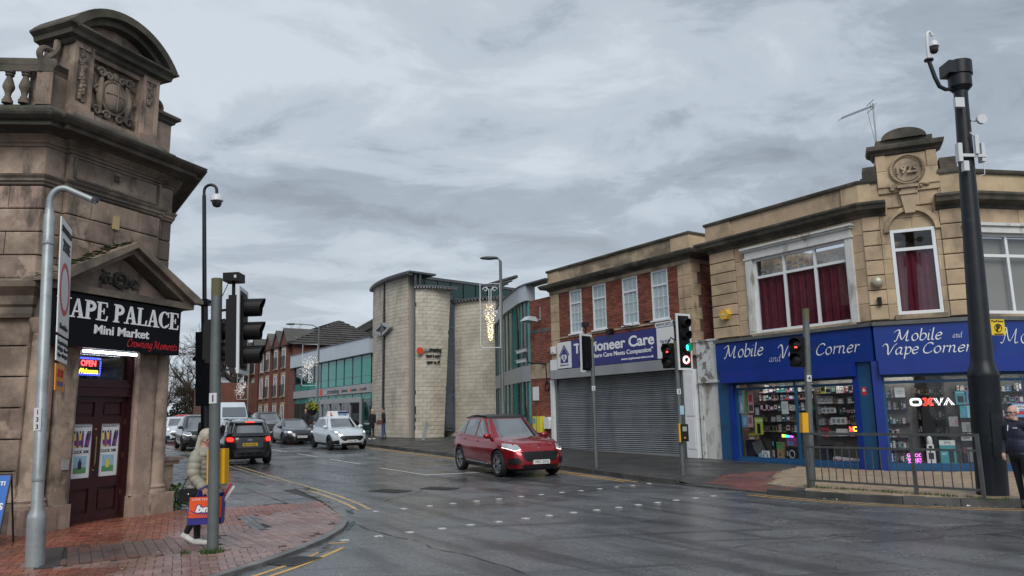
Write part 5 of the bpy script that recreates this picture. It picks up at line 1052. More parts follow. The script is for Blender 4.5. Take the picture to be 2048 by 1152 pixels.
card('notice', 'blue and red OPEN sign in the shop doorway at the right edge', .75, 1.2, 1.45, 1.8, 'p_blue', MR, y=.0, marks=[(.1, .9, .6, .9, 'p_white'), (.2, .9, .2, .45, 'p_red')], words=[('OPEN', .66, .07)], cat='sign')
# wall fittings
def fit(name, label, cat, M_, **k): return item(name, label, cat, M_, 0)
t = fit('alarm_box', 'yellow hexagonal alarm box on the buff stone quoins', 'alarm box', None); B = MB(); B.ext_y([(.6 + .19 * math.cos(R_(60 * k)), 4.86 + .18 * math.sin(R_(60 * k))) for k in range(6)], -.2, -.03); B.build('case', MATS['alarm_yellow'], t); text('ADT', .6, 4.83, .06, MATS['p_white'], t, y=-.205)
t = fit('alarm_bell', 'round brass coloured alarm bell on the corner pilaster', 'alarm bell', MC); B = MB(); B.lathe([(.15, .0), (.15, .05), (.13, .1), (.08, .13), (.001, .14)], 20, (.24, -.1, 5.14), axis='y', caps=False); B.build('bell', mat('bell_brass', (.42, .40, .30), rough=.4, metal=.3), t, smooth=True)
t = fit('bell_push_box', 'small black box beneath the round alarm bell', 'box', MC); B = MB(); B.box(.2, .3, -.14, -.02, 4.5, 4.72); B.build('case', MATS['black_plastic'], t)
t = fit('paypoint_sign', 'yellow projecting payment sign with a black P on the blue fascia by the big post', 'sign', MR); B = MB(); B.box(-.15, .25, -.62, -.57, 3.5, 3.9); B.box(.02, .07, -.57, -.12, 3.65, 3.7); c_ = B.build('panel', MATS['sign_yellow'], t); text('PayPoint', .05, 3.83, .05, MATS['ink_black'], t, y=-.624, width=.34); text('P', .05, 3.61, .14, MATS['ink_black'], t, y=-.624, bold=.05); B = MB(); B.tube([(.05 + .1 * math.cos(k / 20 * 6.283), -.626, 3.68 + .1 * math.sin(k / 20 * 6.283)) for k in range(21)], .01, 5); B.box(-.08, .18, -.625, -.622, 3.51, 3.54); B.build('print', MATS['ink_black'], t)
t = fit('warning_sticker', 'small red alarm notice stuck on the teal shop pier', 'notice', None); B = MB(); B.box(5.06, 5.2, -.056, -.051, 2.1, 2.32); B.build('sheet', MATS['p_red'], t); B = MB(); B.ext_y([(5.08, 2.2), (5.18, 2.2), (5.13, 2.3)], -.06, -.057); B.build('print', MATS['p_white'], t)
# roof aerial
ae = thing('tv_aerial', 'television aerial on a mast behind the 1925 crest', 'aerial', (11.42, 22, 7.4))
B = MB(); B.tube([(0, 0, 0), (.03, 0, 3.8)], .022, 6); B.build('mast', MATS['grey_metal'], ae)
B = MB(); a, b = Vector((.05, 0, 3.72)), Vector((-1.05, -.1, 3.28)); B.tube([a, b], .014, 6)
for k in range(13): p = a + (b - a) * (k / 12); B.tube([p + Vector((0, -.22, 0)), p + Vector((0, .22, 0))], .006, 4)
for dz in (-.12, .12): B.tube([(-.05, -.25, 3.7 + dz), (-.05, .25, 3.7 + dz)], .01, 4); B.tube([(-.05, .0, 3.7), (-.05, .0, 3.7 + dz)], .01, 4)
B.tube([(-.15, 0, 3.6), (-.12, 0, 3.2), (-.0, 0, 2.4), (.0, 0, 2.0)], .008, 4); B.build('yagi', MATS['grey_metal'], ae)
# ------------------------------------------------------------------ church centre, flats, houses, trees
mat('block_stone', (.52, .47, .39), rough=.85, var=.09, hue=.005, noise=(1.5, .12), stains=[((.30, .27, .21), .5, .5, .7, .6), ((.20, .18, .15), 1.1, .58, .72, .6, .22)], bump=(24, .004))
mat('block_mortar', (.42, .385, .325), rough=.95)
mat('panel_white', (.50, .55, .60), rough=.35, metal=.3, noise=(.8, .06)); mat('panel_grey', (.36, .37, .38), rough=.4, metal=.3, noise=(.8, .06))
mat('roof_edge', (.09, .10, .11), rough=.4, metal=.3); mat('mullion_grey', (.05, .065, .07), rough=.4)
glass_mat('teal_glass', (.12, .40, .36), refl=.0, body=.82, bodycol=(.01, .31, .25)); glass_mat('teal_glass_dark', (.12, .36, .33), refl=.02, body=.4, bodycol=(.006, .08, .07))
mat('green_room', (.05, .09, .085), rough=.9, noise=(.5, .4)); mat('logo_red', (.65, .07, .02), rough=.4); mat('logo_black', (.02, .022, .025), rough=.4)
mat('roof_tile', (.075, .072, .07), rough=.75, noise=(3, .25), stains=[((.14, .135, .12), .7, .52, .68, .6)]); mat('far_brick', (.16, .062, .046), rough=.9, noise=(2.5, .25), stains=[((.15, .06, .045), 9, .5, .6, .5)])
mat('bark', (.045, .038, .032), rough=.95, noise=(6, .3)); mat('twig', (.055, .045, .038), rough=.95); mat('twig_brown', (.10, .075, .055), rough=.95)
mat('leaf', (.05, .09, .02), rough=.7, var=.3, hue=.02); mat('evergreen', (.025, .04, .018), rough=.8, var=.3); mat('grass', (.045, .09, .018), rough=.8, var=.35, hue=.02)
CH = thing('church_centre', 'pale stone church centre with curved towers, tall star cross and green glass wing', 'building', nw(-46), NRZ)
WCH = (Matrix.Translation(nw(-46)) @ Matrix.Rotation(NRZ, 4, 'Z')).inverted()
def cl(X, Y): p = WCH @ Vector((X, Y, 0)); return (p.x, p.y)
def ul(u, y=0): return (u + 46, y)
# glass wing
B = MB(); B.box(.9, 17, 5, 5.3, 0, 6.9); B.box(.9, 17, .3, 5, 3.5, 3.7); B.box(.9, 17, .3, 9, 6.7, 6.8); B.box(.9, 17, .3, 5, .3, .5); B.build('inner_wall', MATS['green_room'], CH)
B = MB(); B.box(2, 2.6, 1, 1.8, .5, 1.6); B.box(4, 6, 3, 4, .5, 2.4); B.box(3, 4, 1.4, 2, 3.7, 4.9); B.box(1.4, 1.8, .8, 1.2, 3.7, 4.6); B.build('furnishings', MATS['p_brown'], CH)
n = 10
for k in range(n):
    x0, x1 = .95 + k * 1.6, .95 + (k + 1) * 1.6
    B = MB(); B.box(x0 + .03, x1 - .03, 0, .03, 4.5, 5.88); B.build('pane', MATS['teal_glass' if k > 3 else 'teal_glass_dark'], CH); B = MB(); B.box(x0 + .03, x1 - .03, 0, .03, 3.98, 4.47); B.build('pane', MATS['teal_glass'], CH)
    B = MB(); B.box(x0 + .03, x1 - .03, .02, .05, 2.95, 3.33); B.build('pane', MATS['teal_glass'], CH)
    if not 7.5 < x0 < 14.5: B = MB(); B.box(x0 + .03, x1 - .03, .02, .05, .55, 2.92); B.build('pane', MATS['teal_glass_dark'], CH)
    B = MB(); B.box(x0 - .03, x0 + .03, -.04, .08, 3.95, 5.9); B.box(x0 - .03, x0 + .03, -.0, .08, .5, 3.35); B.box(x0 + .03, x1 - .03, .0, .05, 4.47, 4.5); B.box(x0 + .03, x1 - .03, .01, .06, 2.92, 2.95); B.build('mullion', MATS['mullion_grey'], CH)
    B = MB(); B.box(x0 + .008, x1 - .008, -.12, .1, 3.36, 3.94); B.build('band_panel', MATS['panel_grey'], CH)
for k in range(14): x0 = .1 + k * 1.215; B = MB(); B.box(x0 + .01, x0 + 1.205, -.2, .1, 5.93, 6.95); B.build('fascia_panel', MATS['panel_white'], CH)
B = MB(); B.box(.05, 17.2, -.26, .4, 6.95, 7.02); B.box(.05, 17.2, -.22, .1, 5.88, 5.93); B.build('fascia_trim', MATS['roof_edge'], CH)
B = MB(); B.box(-.5, .92, -.1, 2, .2, 5.85); B.build('brick_pier', MATS['far_brick'], CH)
B = MB(); B.box(7.6, 15.4, -.12, .1, 2.75, 3.1)
for x in (7.6, 9.3, 11.4, 13.4, 15.3): B.box(x, x + .12, -.1, .08, .5, 2.75)
B.build('door_frame', MATS['panel_grey'], CH)
for x0, x1 in ((7.72, 9.3), (9.42, 11.4), (11.52, 13.4), (13.52, 15.3)): B = MB(); B.box(x0, x1, .0, .03, .52, 2.75); B.build('glass_door', MATS['dark_glass'], CH)
text('the', 8.6, 3.5, .26, MATS['panel_white'], CH, y=-.125, width=.7); text('crossing', 10.3, 3.5, .3, MATS['logo_black'], CH, y=-.125, width=2.4, bold=.02)
for x, s_ in ((12.4, 'church'), (14.1, 'centre'), (15.8, 'café')): text(s_, x + .25, 3.52, .2, MATS['logo_black'], CH, y=-.125, width=1.0, bold=.02); B = MB(); B.lathe([(.13, -.02), (.13, .01), (.001, .01)], 14, (x - .4, -.12, 3.6), axis='y', caps=False); B.build('logo_dot', MATS['logo_red'], CH)
B = MB(); B.lathe([(.3, -.02), (.3, .01), (.001, .01)], 20, (7.75, -.125, 3.62), axis='y', caps=False); B.build('logo_disc', MATS['logo_red'], CH)
card_ = None
# tower shells of blockwork: plan arcs
def arc_pts(a, b, bulge, n):
    a, b = Vector(a), Vector(b); d = b - a; nr = Vector((d.y, -d.x)).normalized(); return [tuple(a + d * (i / n) + nr * bulge * (1 - (2 * i / n - 1) ** 2)) for i in range(n + 1)]
stone_left = [110, 100, 90]
def shell(pts, z0, z1, thick, cap, lean=0, first=True):
    B = MB(); n = len(pts)
    inn = []
    for i, p in enumerate(pts):
        t = (Vector(pts[min(i + 1, n - 1)]) - Vector(pts[max(i - 1, 0)])).normalized(); inn.append((p[0] - t.y * thick, p[1] + t.x * thick))
    tE = (Vector(pts[-1]) - Vector(pts[-2])).normalized(); off = lambda P, i, z: tuple(Vector(P[i]) + tE * (lean * (z - z0) / (z1 - z0) if i == n - 1 else 0))
    fr = [(p[0] + (inn[i][0] - p[0]) * .1 / thick, p[1] + (inn[i][1] - p[1]) * .1 / thick) for i, p in enumerate(pts)]
    vs = []
    for z in (z0, z1):
        for P in (fr, inn):
            for i in range(n): q = off(P, i, z); vs.append((q[0], q[1], z))
    fs = []
    for i in range(n - 1): fs += [(i, i + 1, 2 * n + i + 1, 2 * n + i), (n + i + 1, n + i, 3 * n + i, 3 * n + i + 1), (2 * n + i, 2 * n + i + 1, 3 * n + i + 1, 3 * n + i), (i + 1, i, n + i, n + i + 1)]
    fs += [(n - 1, 2 * n - 1, 4 * n - 1, 3 * n - 1), (n, 0, 2 * n, 3 * n)]
    B.add(vs, fs); B.build('tower_wall', MATS['block_mortar'], CH)
    # courses
    L = [0]
    for a, b in zip(pts, pts[1:]): L.append(L[-1] + (Vector(b) - Vector(a)).length)
    tot = L[-1]
    def at(s):
        s = min(max(s, 0), tot)
        for i in range(n - 1):
            if s <= L[i + 1] + 1e-9: f = (s - L[i]) / (L[i + 1] - L[i]); a, b = Vector(pts[i]), Vector(pts[i + 1]); return a + (b - a) * f, (b - a).normalized()
    bh = .225; bw = .45; nz = round((z1 - z0) / bh); h = (z1 - z0) / nz; me = blockmesh('stone_block', MATS['block_stone'], .03); items = []
    for j in range(nz):
        end = tot + lean * (j + .5) / nz; x = (bw / 2 if j % 2 else 0) - bw
        while x < end:
            a, b = max(x, 0), min(x + bw, end)
            if b - a > .05:
                c, t = at((a + b) / 2)
                if (a + b) / 2 > tot: c = c + t * ((a + b) / 2 - tot)
                items.append((c, t, b - a, z0 + (j + .5) * h))
            x += bw
    items.sort(key=lambda q: (abs(q[3] - 5.5)))
    Bm = MB()
    for k, (c, t, w, z) in enumerate(items):
        nr = Vector((t.y, -t.x)); p = c - nr * .05
        if k < cap: piece('stone_block', me, CH, (p.x, p.y, z), (w - .008, .1, h - .008), math.atan2(t.y, t.x))
        else:
            q = t * (w - .012) / 2; g = nr * (.05 + random.uniform(-.004, .004)); zz = (h - .012) / 2
            vs = []
            for sz in (-zz, zz):
                for a_, b_ in ((-1, 1), (1, 1), (1, -1), (-1, -1)): v = p + q * a_ + g * b_; vs.append((v.x, v.y, z + sz))
            Bm.add(vs, [(0, 1, 5, 4), (4, 5, 6, 7), (1, 2, 6, 5), (3, 0, 4, 7), (0, 3, 2, 1)])
    if Bm.v: Bm.build('stone_blocks', MATS['block_stone'], CH, kind='stuff')
    return at, tot
s1 = arc_pts(ul(-29.1, .1), ul(-23.3, -.1), .35, 14); at1, tot1 = shell(s1, .3, 10.15, .9, 110)
pA, pB = cl(-5.75, 43.45), cl(-3.56, 44.3)
s2 = arc_pts(pA, cl(-4.15, 44.2), .25, 8); at2, tot2 = shell(s2, .3, 9.3, .7, 100, lean=.62)
s3 = arc_pts(cl(-4.1, 45.6), cl(-1.0, 43.6), .3, 8); at3, tot3 = shell(s3, .3, 8.6, .6, 90)
# smooth return faces at the right ends, coping roofs
def slab_roof(pts, z, out, back, th, name='tower_roof', slats=True):
    B = MB(); B.sweep(pts, [(-back, z), (out, z), (out, z + th), (-back, z + th + .02)]); B.build(name, MATS['roof_edge'], CH)
    if slats:
        B = MB(); n = len(pts)
        for i in range(n - 1):
            for f in (0, .5):
                a = Vector(pts[i]).lerp(Vector(pts[i + 1]), f); t = (Vector(pts[i + 1]) - Vector(pts[i])).normalized(); nr = Vector((t.y, -t.x)); q = a + nr * (out - .02); p = a
                B.add([(*(p - t * .04), z - .12), (*(q - t * .04), z - .06), (*(q + t * .04), z - .06), (*(p + t * .04), z - .12), (*(p - t * .04), z), (*(q - t * .04), z), (*(q + t * .04), z), (*(p + t * .04), z)], [(0, 3, 2, 1), (4, 5, 6, 7), (0, 1, 5, 4), (1, 2, 6, 5), (2, 3, 7, 6), (3, 0, 4, 7)])
        B.build('eave_slats', MATS['panel_grey'], CH)
slab_roof(arc_pts(ul(-29.5, .4), ul(-22.4, -.1), .5, 14), 10.18, .38, 1.6, .10); slab_roof(arc_pts(pA, cl(-3.4, 44.35), .25, 8), 9.32, .25, .9, .1); slab_roof(s3 + [cl(-.6, 43.4)], 8.62, .25, .8, .1)
# tall glazed slots between the shells
def slot(a, b, z0, z1):
    a, b = Vector(a), Vector(b); t = (b - a); w = t.length; M_ = Matrix.Translation((*a, 0)) @ Matrix.Rotation(math.atan2(t.y, t.x), 4, 'Z')
    B = MB(M_); B.box(0, w, 0, .04, z0 + .1, z1); B.build('slot_glass', MATS['dark_glass'], CH); B = MB(M_); B.box(0, w, .25, .3, z0, z1); B.build('slot_back', MATS['green_room'], CH)
    B = MB(M_)
    for k in range(8): z = z0 + (z1 - z0) * k / 8; B.box(0, w, -.05, .05, z - .04, z + .05)
    B.box(0, .08, -.06, .06, z0, z1); B.box(w - .08, w, -.06, .06, z0, z1)
    for k in range(1, 4): B.box(.08, w - .08, -.03, -.005, z0 + 1.2 + k * .3, z0 + 1.26 + k * .3)
    B.build('slot_frame', mat('slot_blue', (.045, .06, .085), rough=.4) if 'slot_blue' not in MATS else MATS['slot_blue'], CH)
slot(ul(-23.3, .5), pA, .9, 10.1); slot(cl(-4.15, 44.9), cl(-3.55, 45.0), .9, 9.1)
B = MB(); B.ext_z([cl(-6.0, 47), cl(-.9, 46.6), cl(4, 52), cl(-7.5, 58)], .2, 8.4); B.build('hall_core', MATS['block_mortar'], CH)
hA, hB = cl(-6.15, 44.5), cl(.72, 50.6)
rp_ = [hA, hB, cl(-.5, 54), cl(-7.0, 54)]; B = MB(); B.ext_z(rp_, 10.15, 10.32); B.ext_z(rp_, 8.95, 9.15); B.build('hall_roof', MATS['roof_edge'], CH)
a, b = Vector(hA), Vector(hB)
for k in range(9):
    p, q = a.lerp(b, k / 9 + .004), a.lerp(b, (k + 1) / 9 - .004); nr = Vector(((b - a).y, -(b - a).x)).normalized() * -.1; B = MB(); B.ext_z([tuple(p + nr), tuple(q + nr), tuple(q + nr * 1.3), tuple(p + nr * 1.3)], 9.15, 10.15); B.build('clerestory_pane', MATS['teal_glass_dark'], CH)
B = MB(); B.ext_z([cl(-6.1, 46.0), cl(-.3, 51.4), cl(-1, 54), cl(-7, 54)], 8.4, 10.14); B.build('hall_core', MATS['green_room'], CH)
# star cross on the first shell
M_ = Matrix.Translation((*(at1(tot1 * .52)[0] + Vector((at1(tot1 * .52)[1].y, -at1(tot1 * .52)[1].x)) * .02), 0)) @ Matrix.Rotation(math.atan2(at1(tot1 * .52)[1].y, at1(tot1 * .52)[1].x), 4, 'Z')
B = MB(M_); zc = 7.15
B.ext_y([(-.06, .6), (.06, .6), (.10, zc), (0, 10.1), (-.10, zc)], -.1, .0); B.build('cross_shaft', mat('cross_dark', (.05, .05, .05), rough=.4, metal=.6), CH)
for sx in (-1, 1):
    B = MB(M_); P = [(sx * .12, zc - .42), (sx * 1.35, zc), (sx * .12, zc + .42)]; Q = [(sx * .12, zc - .25), (sx * .9, zc), (sx * .12, zc + .25)]
    for i in range(3): j = (i + 1) % 3; q = [P[i], P[j], Q[j], Q[i]]; B.ext_y(q if sx > 0 else q[::-1], -.22, -.02)
    B.build('cross_arm', MATS['panel_grey'], CH)
# wall sign on the second shell
c, t = at2(tot2 * .5); c = c + Vector((t.y, -t.x)) * .02; M_ = Matrix.Translation((*c, 0)) @ Matrix.Rotation(math.atan2(t.y, t.x), 4, 'Z')
for s_, x, z, h, w, m in (('the', -.33, 5.5, .2, .38, 'panel_grey'), ('crossing', .26, 5.5, .24, .8, 'logo_black'), ('church & centre', .12, 5.18, .15, .95, 'logo_black'), ('open to all', .12, 4.82, .15, .85, 'logo_black')): text(s_, x, z, h, MATS[m], CH, width=w, bold=.025, M=M_, ext=.03, y=-.05)
B = MB(M_); B.lathe([(.2, -.03), (.2, .03), (.001, .03)], 18, (-.72, -.03, 5.52), axis='y', caps=False); B.build('logo_disc', MATS['logo_red'], CH)
# curved glazed link and its white fascia, brick end
cv = [cl(-1.0, 43.2), cl(-.72, 41.4), cl(-.55, 39.8), cl(-.22, 37.7), cl(.2, 35.6), cl(.47, 34.4), ul(-10.75, .0)]
def catmull(P, k=5):
    P = [P[0]] + list(P) + [P[-1]]; o = []
    for a, b, c, d in zip(P, P[1:], P[2:], P[3:]):
        for i in range(k): t = i / k; o.append(tuple(.5 * (2 * b[j] + (c[j] - a[j]) * t + (2 * a[j] - 5 * b[j] + 4 * c[j] - d[j]) * t * t + (3 * b[j] - a[j] - 3 * c[j] + d[j]) * t ** 3) for j in (0, 1)))
    return o + [P[-2]]
cv = catmull(cv, 4)
for i in range(0, len(cv) - 2, 2):
    seg = cv[i:i + 3]; g = 'teal_glass' if i % 4 else 'teal_glass_dark'
    for z0, z1 in ((.5, 3.2), (3.95, 6.88)): B = MB(); B.sweep(seg, [(-.03, z0), (0, z0), (0, z1), (-.03, z1)]); B.build('pane', MATS[g], CH)
    B = MB(); p = seg[0]; B.tube([(*p, .3), (*p, 6.88)], .05, 6); B.build('mullion', MATS['mullion_grey'], CH)
for i in range(0, len(cv) - 2, 2): B = MB(); B.sweep(cv[i:i + 3], [(-.05, 3.22), (.06, 3.22), (.06, 3.93), (-.05, 3.93)]); B.build('band_panel', MATS['panel_grey'], CH)
full = cv + [ul(-9.15, -.02)]
for i in range(0, len(full) - 2, 2): B = MB(); B.sweep(full[i:i + 3], [(-.3, 6.9), (.16, 6.9), (.16, 7.62), (-.3, 7.62)]); B.build('fascia_panel', MATS['panel_white'], CH)
B = MB(); B.sweep(full, [(-.5, 7.62), (.22, 7.62), (.22, 7.68), (-.5, 7.68)]); B.build('fascia_trim', MATS['roof_edge'], CH)
off_ = offset_line(full, 1.6); B = MB(); B.sweep(off_, [(-.1, .3), (0, .3), (0, 6.9), (-.1, 6.9)]); B.build('inner_wall', MATS['green_room'], CH)
x0, x1 = 46 - 10.75, 46 - 9.17
B = MB(); B.box(x0, x1, .11, 1.2, .1, 6.9); B.build('end_wall', MATS['mortar'], CH)
courses(CH, 'brick', MATS['red_brick_wall'], [(x0, x1, 3.98, 6.88), (x0, x1, .3, 3.28)], .225, .075, .012, .0, .1, cap=0, bev=.02)
B = MB(); B.box(x0, x1, -.02, .1, 3.3, 3.96); B.build('stone_band', sd_, CH)
B = MB(); B.box(x0, x1, -.012, .0, 5.35, 5.5); B.build('blue_brick_band', MATS['lead_grey'], CH)
# fittings on that brick end
def bfit(name, label, cat): return thing(name, label, cat, nw(-10), NRZ)
t = bfit('flood_light', 'large white flood light hooded out from the brick wall under the pale fascia', 'light'); B = MB(); B.tube([(.1, 0, 5.9), (.1, -.35, 5.95)], .03, 6); B.add([(-.4, -.25, 5.8), (.25, -.25, 5.8), (.25, -.8, 5.85), (-.4, -.8, 5.85), (-.25, -.25, 6.03), (.1, -.25, 6.03), (.1, -.62, 6.05), (-.25, -.62, 6.05)], [(0, 3, 2, 1), (4, 5, 6, 7), (0, 1, 5, 4), (1, 2, 6, 5), (2, 3, 7, 6), (3, 0, 4, 7)]); B.tube([(.1, -.02, 5.9), (.1, -.02, 6.5)], .02, 5); B.build('lamp_head', MATS['panel_white'], t)
t = bfit('security_cameras', 'pair of white security cameras on one bracket over the stone band', 'camera'); B = MB(); B.tube([(.5, 0, 3.9), (-.2, -.5, 4.0), (-.3, -.6, 4.5)], .035, 6); B.build('bracket', MATS['iron'], t)
for z, r in ((4.55, -10), (4.1, -6)): B = MB(Matrix.Translation((-.35, -.6, z)) @ Matrix.Rotation(R_(25), 4, 'Z') @ Matrix.Rotation(R_(r), 4, 'Y')); B.box(-.4, .1, -.07, .07, -.06, .06); B.box(-.45, .12, -.09, .09, .06, .08); B.build('camera_body', MATS['panel_white'], t)
t = bfit('cable_loop', 'black cable hanging in a loop on the brick wall', 'cable'); B = MB(); B.tube([(.45, -.03, 3.9), (.5, -.04, 3.2), (.35, -.04, 2.85), (.6, -.04, 2.75), (.75, -.04, 3.0), (.5, -.04, 3.15)], .025, 6); B.build('cable', MATS['black_plastic'], t)
t = bfit('wall_notice', 'blank white notice plate on the brick wall by the glass', 'notice'); B = MB(); B.box(-.6, -.15, -.03, -.005, 2.35, 2.95); B.build('plate', MATS['plate_white'], t)
t = bfit('yellow_cabinet', 'yellow wall cabinet with a blue panel fixed to the brick wall', 'cabinet'); B = MB(); B.box(-.3, .28, -.28, -.01, .95, 1.65); B.m = 1; B.box(-.26, -.08, -.285, -.28, 1.35, 1.58); B.m = 2; B.box(.0, .02, -.285, -.28, .96, 1.64); B.build('case', [mat('cab_yellow', (.70, .62, .05), rough=.4), MATS['p_blue'], MATS['p_dark']], t)
t = bfit('post_box', 'white letter box next to the yellow cabinet', 'letter box'); B = MB(); B.ext_y([(.42, 1.12), (.76, 1.12), (.8, 1.5), (.74, 1.62), (.44, 1.62), (.38, 1.5)], -.2, -.01); B.build('case', MATS['plate_white'], t)
# ---- flats
FL = thing('brick_flats', 'three storey red brick flats with narrow gables, balconies and a dark tiled roof', 'building', nw(-62), NRZ)
fb = MATS['far_brick']
bays = [(1.2, 3.0, 0), (3.6, 5.4, 1), (6.0, 8.0, 0), (8.6, 10.4, 1), (11.2, 13.0, 1), (13.5, 15.3, 1)]
B = MB(); B.box(-.5, 15.9, .12, 8, .2, 8.0); B.build('wall', fb, FL)
for x0, x1, g in bays:
    B = MB(); y = -.25 if g else -.1; top = 8.3 if g else 7.95
    B.box(x0 - .0, x1, y, .12, .2, top)
    if g: B.ext_y([(x0, top), (x1, top), ((x0 + x1) / 2, 9.3)], y, 2.5)
    B.build('bay_wall', fb, FL)
    if g:
        B = MB(); m_ = (x0 + x1) / 2
        for a, b in ((x0 - .15, m_), (x1 + .15, m_)): B.ext_y([(a, top - .12), (a, top + .05), (b, 9.55), (b, 9.38)] if a < b else [(a, top - .12), (b, 9.38), (b, 9.55), (a, top + .05)], y - .12, 4.5)
        B.build('gable_roof', MATS['roof_tile'], FL)
    for z0, z1 in ((1.1, 2.9), (3.65, 5.45), (6.1, 7.75)):
        xm = (x0 + x1) / 2; w = window(FL, xm - .5, xm + .5, z0, z1, y - .03, mull=(xm,), fr=.09, gm=MATS['dark_glass'], depth=.06)
        B = MB(); B.box(xm - .62, xm + .62, y - .04, y + .02, z1, z1 + .22); B.box(xm - .6, xm + .6, y - .1, y + .02, z0 - .1, z0); B.build('lintel', sd_, w)
        if g and z0 > 3:
            B = MB()
            for k in range(11): B.box(xm - .6 + k * .12, xm - .58 + k * .12, y - .16, y - .14, z0, z0 + .95)
            B.box(xm - .62, xm + .62, y - .17, y - .13, z0 + .95, z0 + 1.0); B.build('balcony_rail', MATS['iron'], w)
for x in (3.3, 5.7, 8.3, 10.8, 13.25): B = MB(); B.tube([(x, -.05, .3), (x, -.05, 8.0)], .06, 6); B.build('drain_pipe', MATS['iron'], FL)
def tiled(name, p00, p10, p11, p01, n, parent):     # stepped courses from eaves (p00,p10) to ridge (p01,p11)
    B = MB(); p00, p10, p11, p01 = map(Vector, (p00, p10, p11, p01)); nr = (p10 - p00).cross(p01 - p00).normalized(); vs = []; fs = []
    for k in range(n):
        a, b, c, d = p00.lerp(p01, k / n), p10.lerp(p11, k / n), p10.lerp(p11, (k + 1) / n), p00.lerp(p01, (k + 1) / n); e = nr * .09; i = len(vs)
        vs += [a + e, b + e, c, d, a, b]; fs += [(i, i + 1, i + 2, i + 3), (i + 4, i + 5, i + 1, i)]
    B.add(vs, fs); return B.build(name, MATS['roof_tile'], parent)
tiled('roof_slope', (-.7, -.4, 7.95), (16.3, -.4, 7.95), (13.5, 5, 10.6), (-.7, 5, 10.6), 12, FL); tiled('roof_slope', (16.3, -.4, 7.95), (16.3, 10, 7.95), (13.5, 5, 10.6), (13.5, 5, 10.6), 12, FL)
FB = thing('rear_flats', 'taller dark tiled roof with a skylight rising behind the green glass wing', 'building', nw(-62, 6), NRZ)
B = MB(); B.box(5, 34, .5, 10, .2, 8.4); B.build('wall', fb, FB)
tiled('roof_slope', (4.5, 0, 8.3), (34, 0, 8.3), (34, 5, 11.7), (8.5, 5, 11.7), 14, FB); tiled('roof_slope', (4.5, 10, 8.3), (4.5, 0, 8.3), (8.5, 5, 11.7), (8.5, 5, 11.7), 14, FB)
tiled('roof_slope', (9.5, -2.2, 8.3), (13.5, -2.2, 8.3), (13.2, 4, 11.3), (12.6, 4, 11.3), 10, FB)
B = MB(); B.tube([(4.5, 0, 8.45), (8.5, 5, 11.85), (34, 5, 11.85)], .14, 6); B.build('ridge_tiles', MATS['roof_tile'], FB)
B = MB(); B.add([(14.6, 2.1, 9.86), (16.6, 2.1, 9.86), (16.6, 3.5, 10.82), (14.6, 3.5, 10.82), (14.6, 2.1, 9.7), (16.6, 2.1, 9.7), (16.6, 3.5, 10.6), (14.6, 3.5, 10.6)], [(0, 1, 2, 3), (4, 5, 1, 0), (5, 6, 2, 1), (7, 4, 0, 3), (6, 7, 3, 2)]); B.build('skylight', MATS['panel_white'], FB)
B = MB(); B.tube([(18, 5, 11.7), (18, 5, 12.7)], .15, 8); B.build('flue', MATS['iron'], FB)
fe = thing('flats_railing', 'black iron railing in front of the brick flats', 'railing', nw(-62, -2.2), NRZ); B = MB()
for k in range(110): B.box(k * .14 - .2, k * .14 - .18, 0, .02, .5, 1.75)
B.box(-.2, 15.3, -.01, .03, 1.7, 1.75); B.box(-.2, 15.3, -.01, .03, .7, .74); B.build('bars', MATS['iron'], fe)
# ---- houses further off
WH = thing('white_house', 'old white rendered house with dark sash windows half hidden by the bare tree', 'building', (-36.5, 96, 0), R_(-10))
B = MB(); B.box(-5, 5, 0, 8, 0, 9.5); B.build('wall', mat('render_grey', (.42, .43, .44), rough=.9, noise=(1.5, .15)), WH)
for x in (-3.5, -1.2, 1.2, 3.5):
    for z in (1, 4.2, 7): w = window(WH, x - .6, x + .6, z, z + 2, -.05, trans=(z + 1,), fr=.08, gm=MATS['dark_glass'])
tiled('roof', (-5.4, -.4, 9.4), (5.4, -.4, 9.4), (5.4, 4, 12), (-5.4, 4, 12), 8, WH)
BH = thing('brick_house', 'dark red brick house end at the far end of the street', 'building', (-30.5, 72, 0), R_(-58))
B = MB(); B.box(-2, 3, 0, 8, 0, 5.2); B.build('wall', fb, BH); tiled('roof', (-2.3, -.3, 5.1), (3.3, -.3, 5.1), (3.3, 4, 7.2), (-2.3, 4, 7.2), 8, BH)
B = MB(); 
for z in [k * .3 for k in range(1, 17)]: B.box(-2.02, 3.02, -.02, .0, z, z + .05)
B.build('brick_bands', MATS['mortar'], BH)
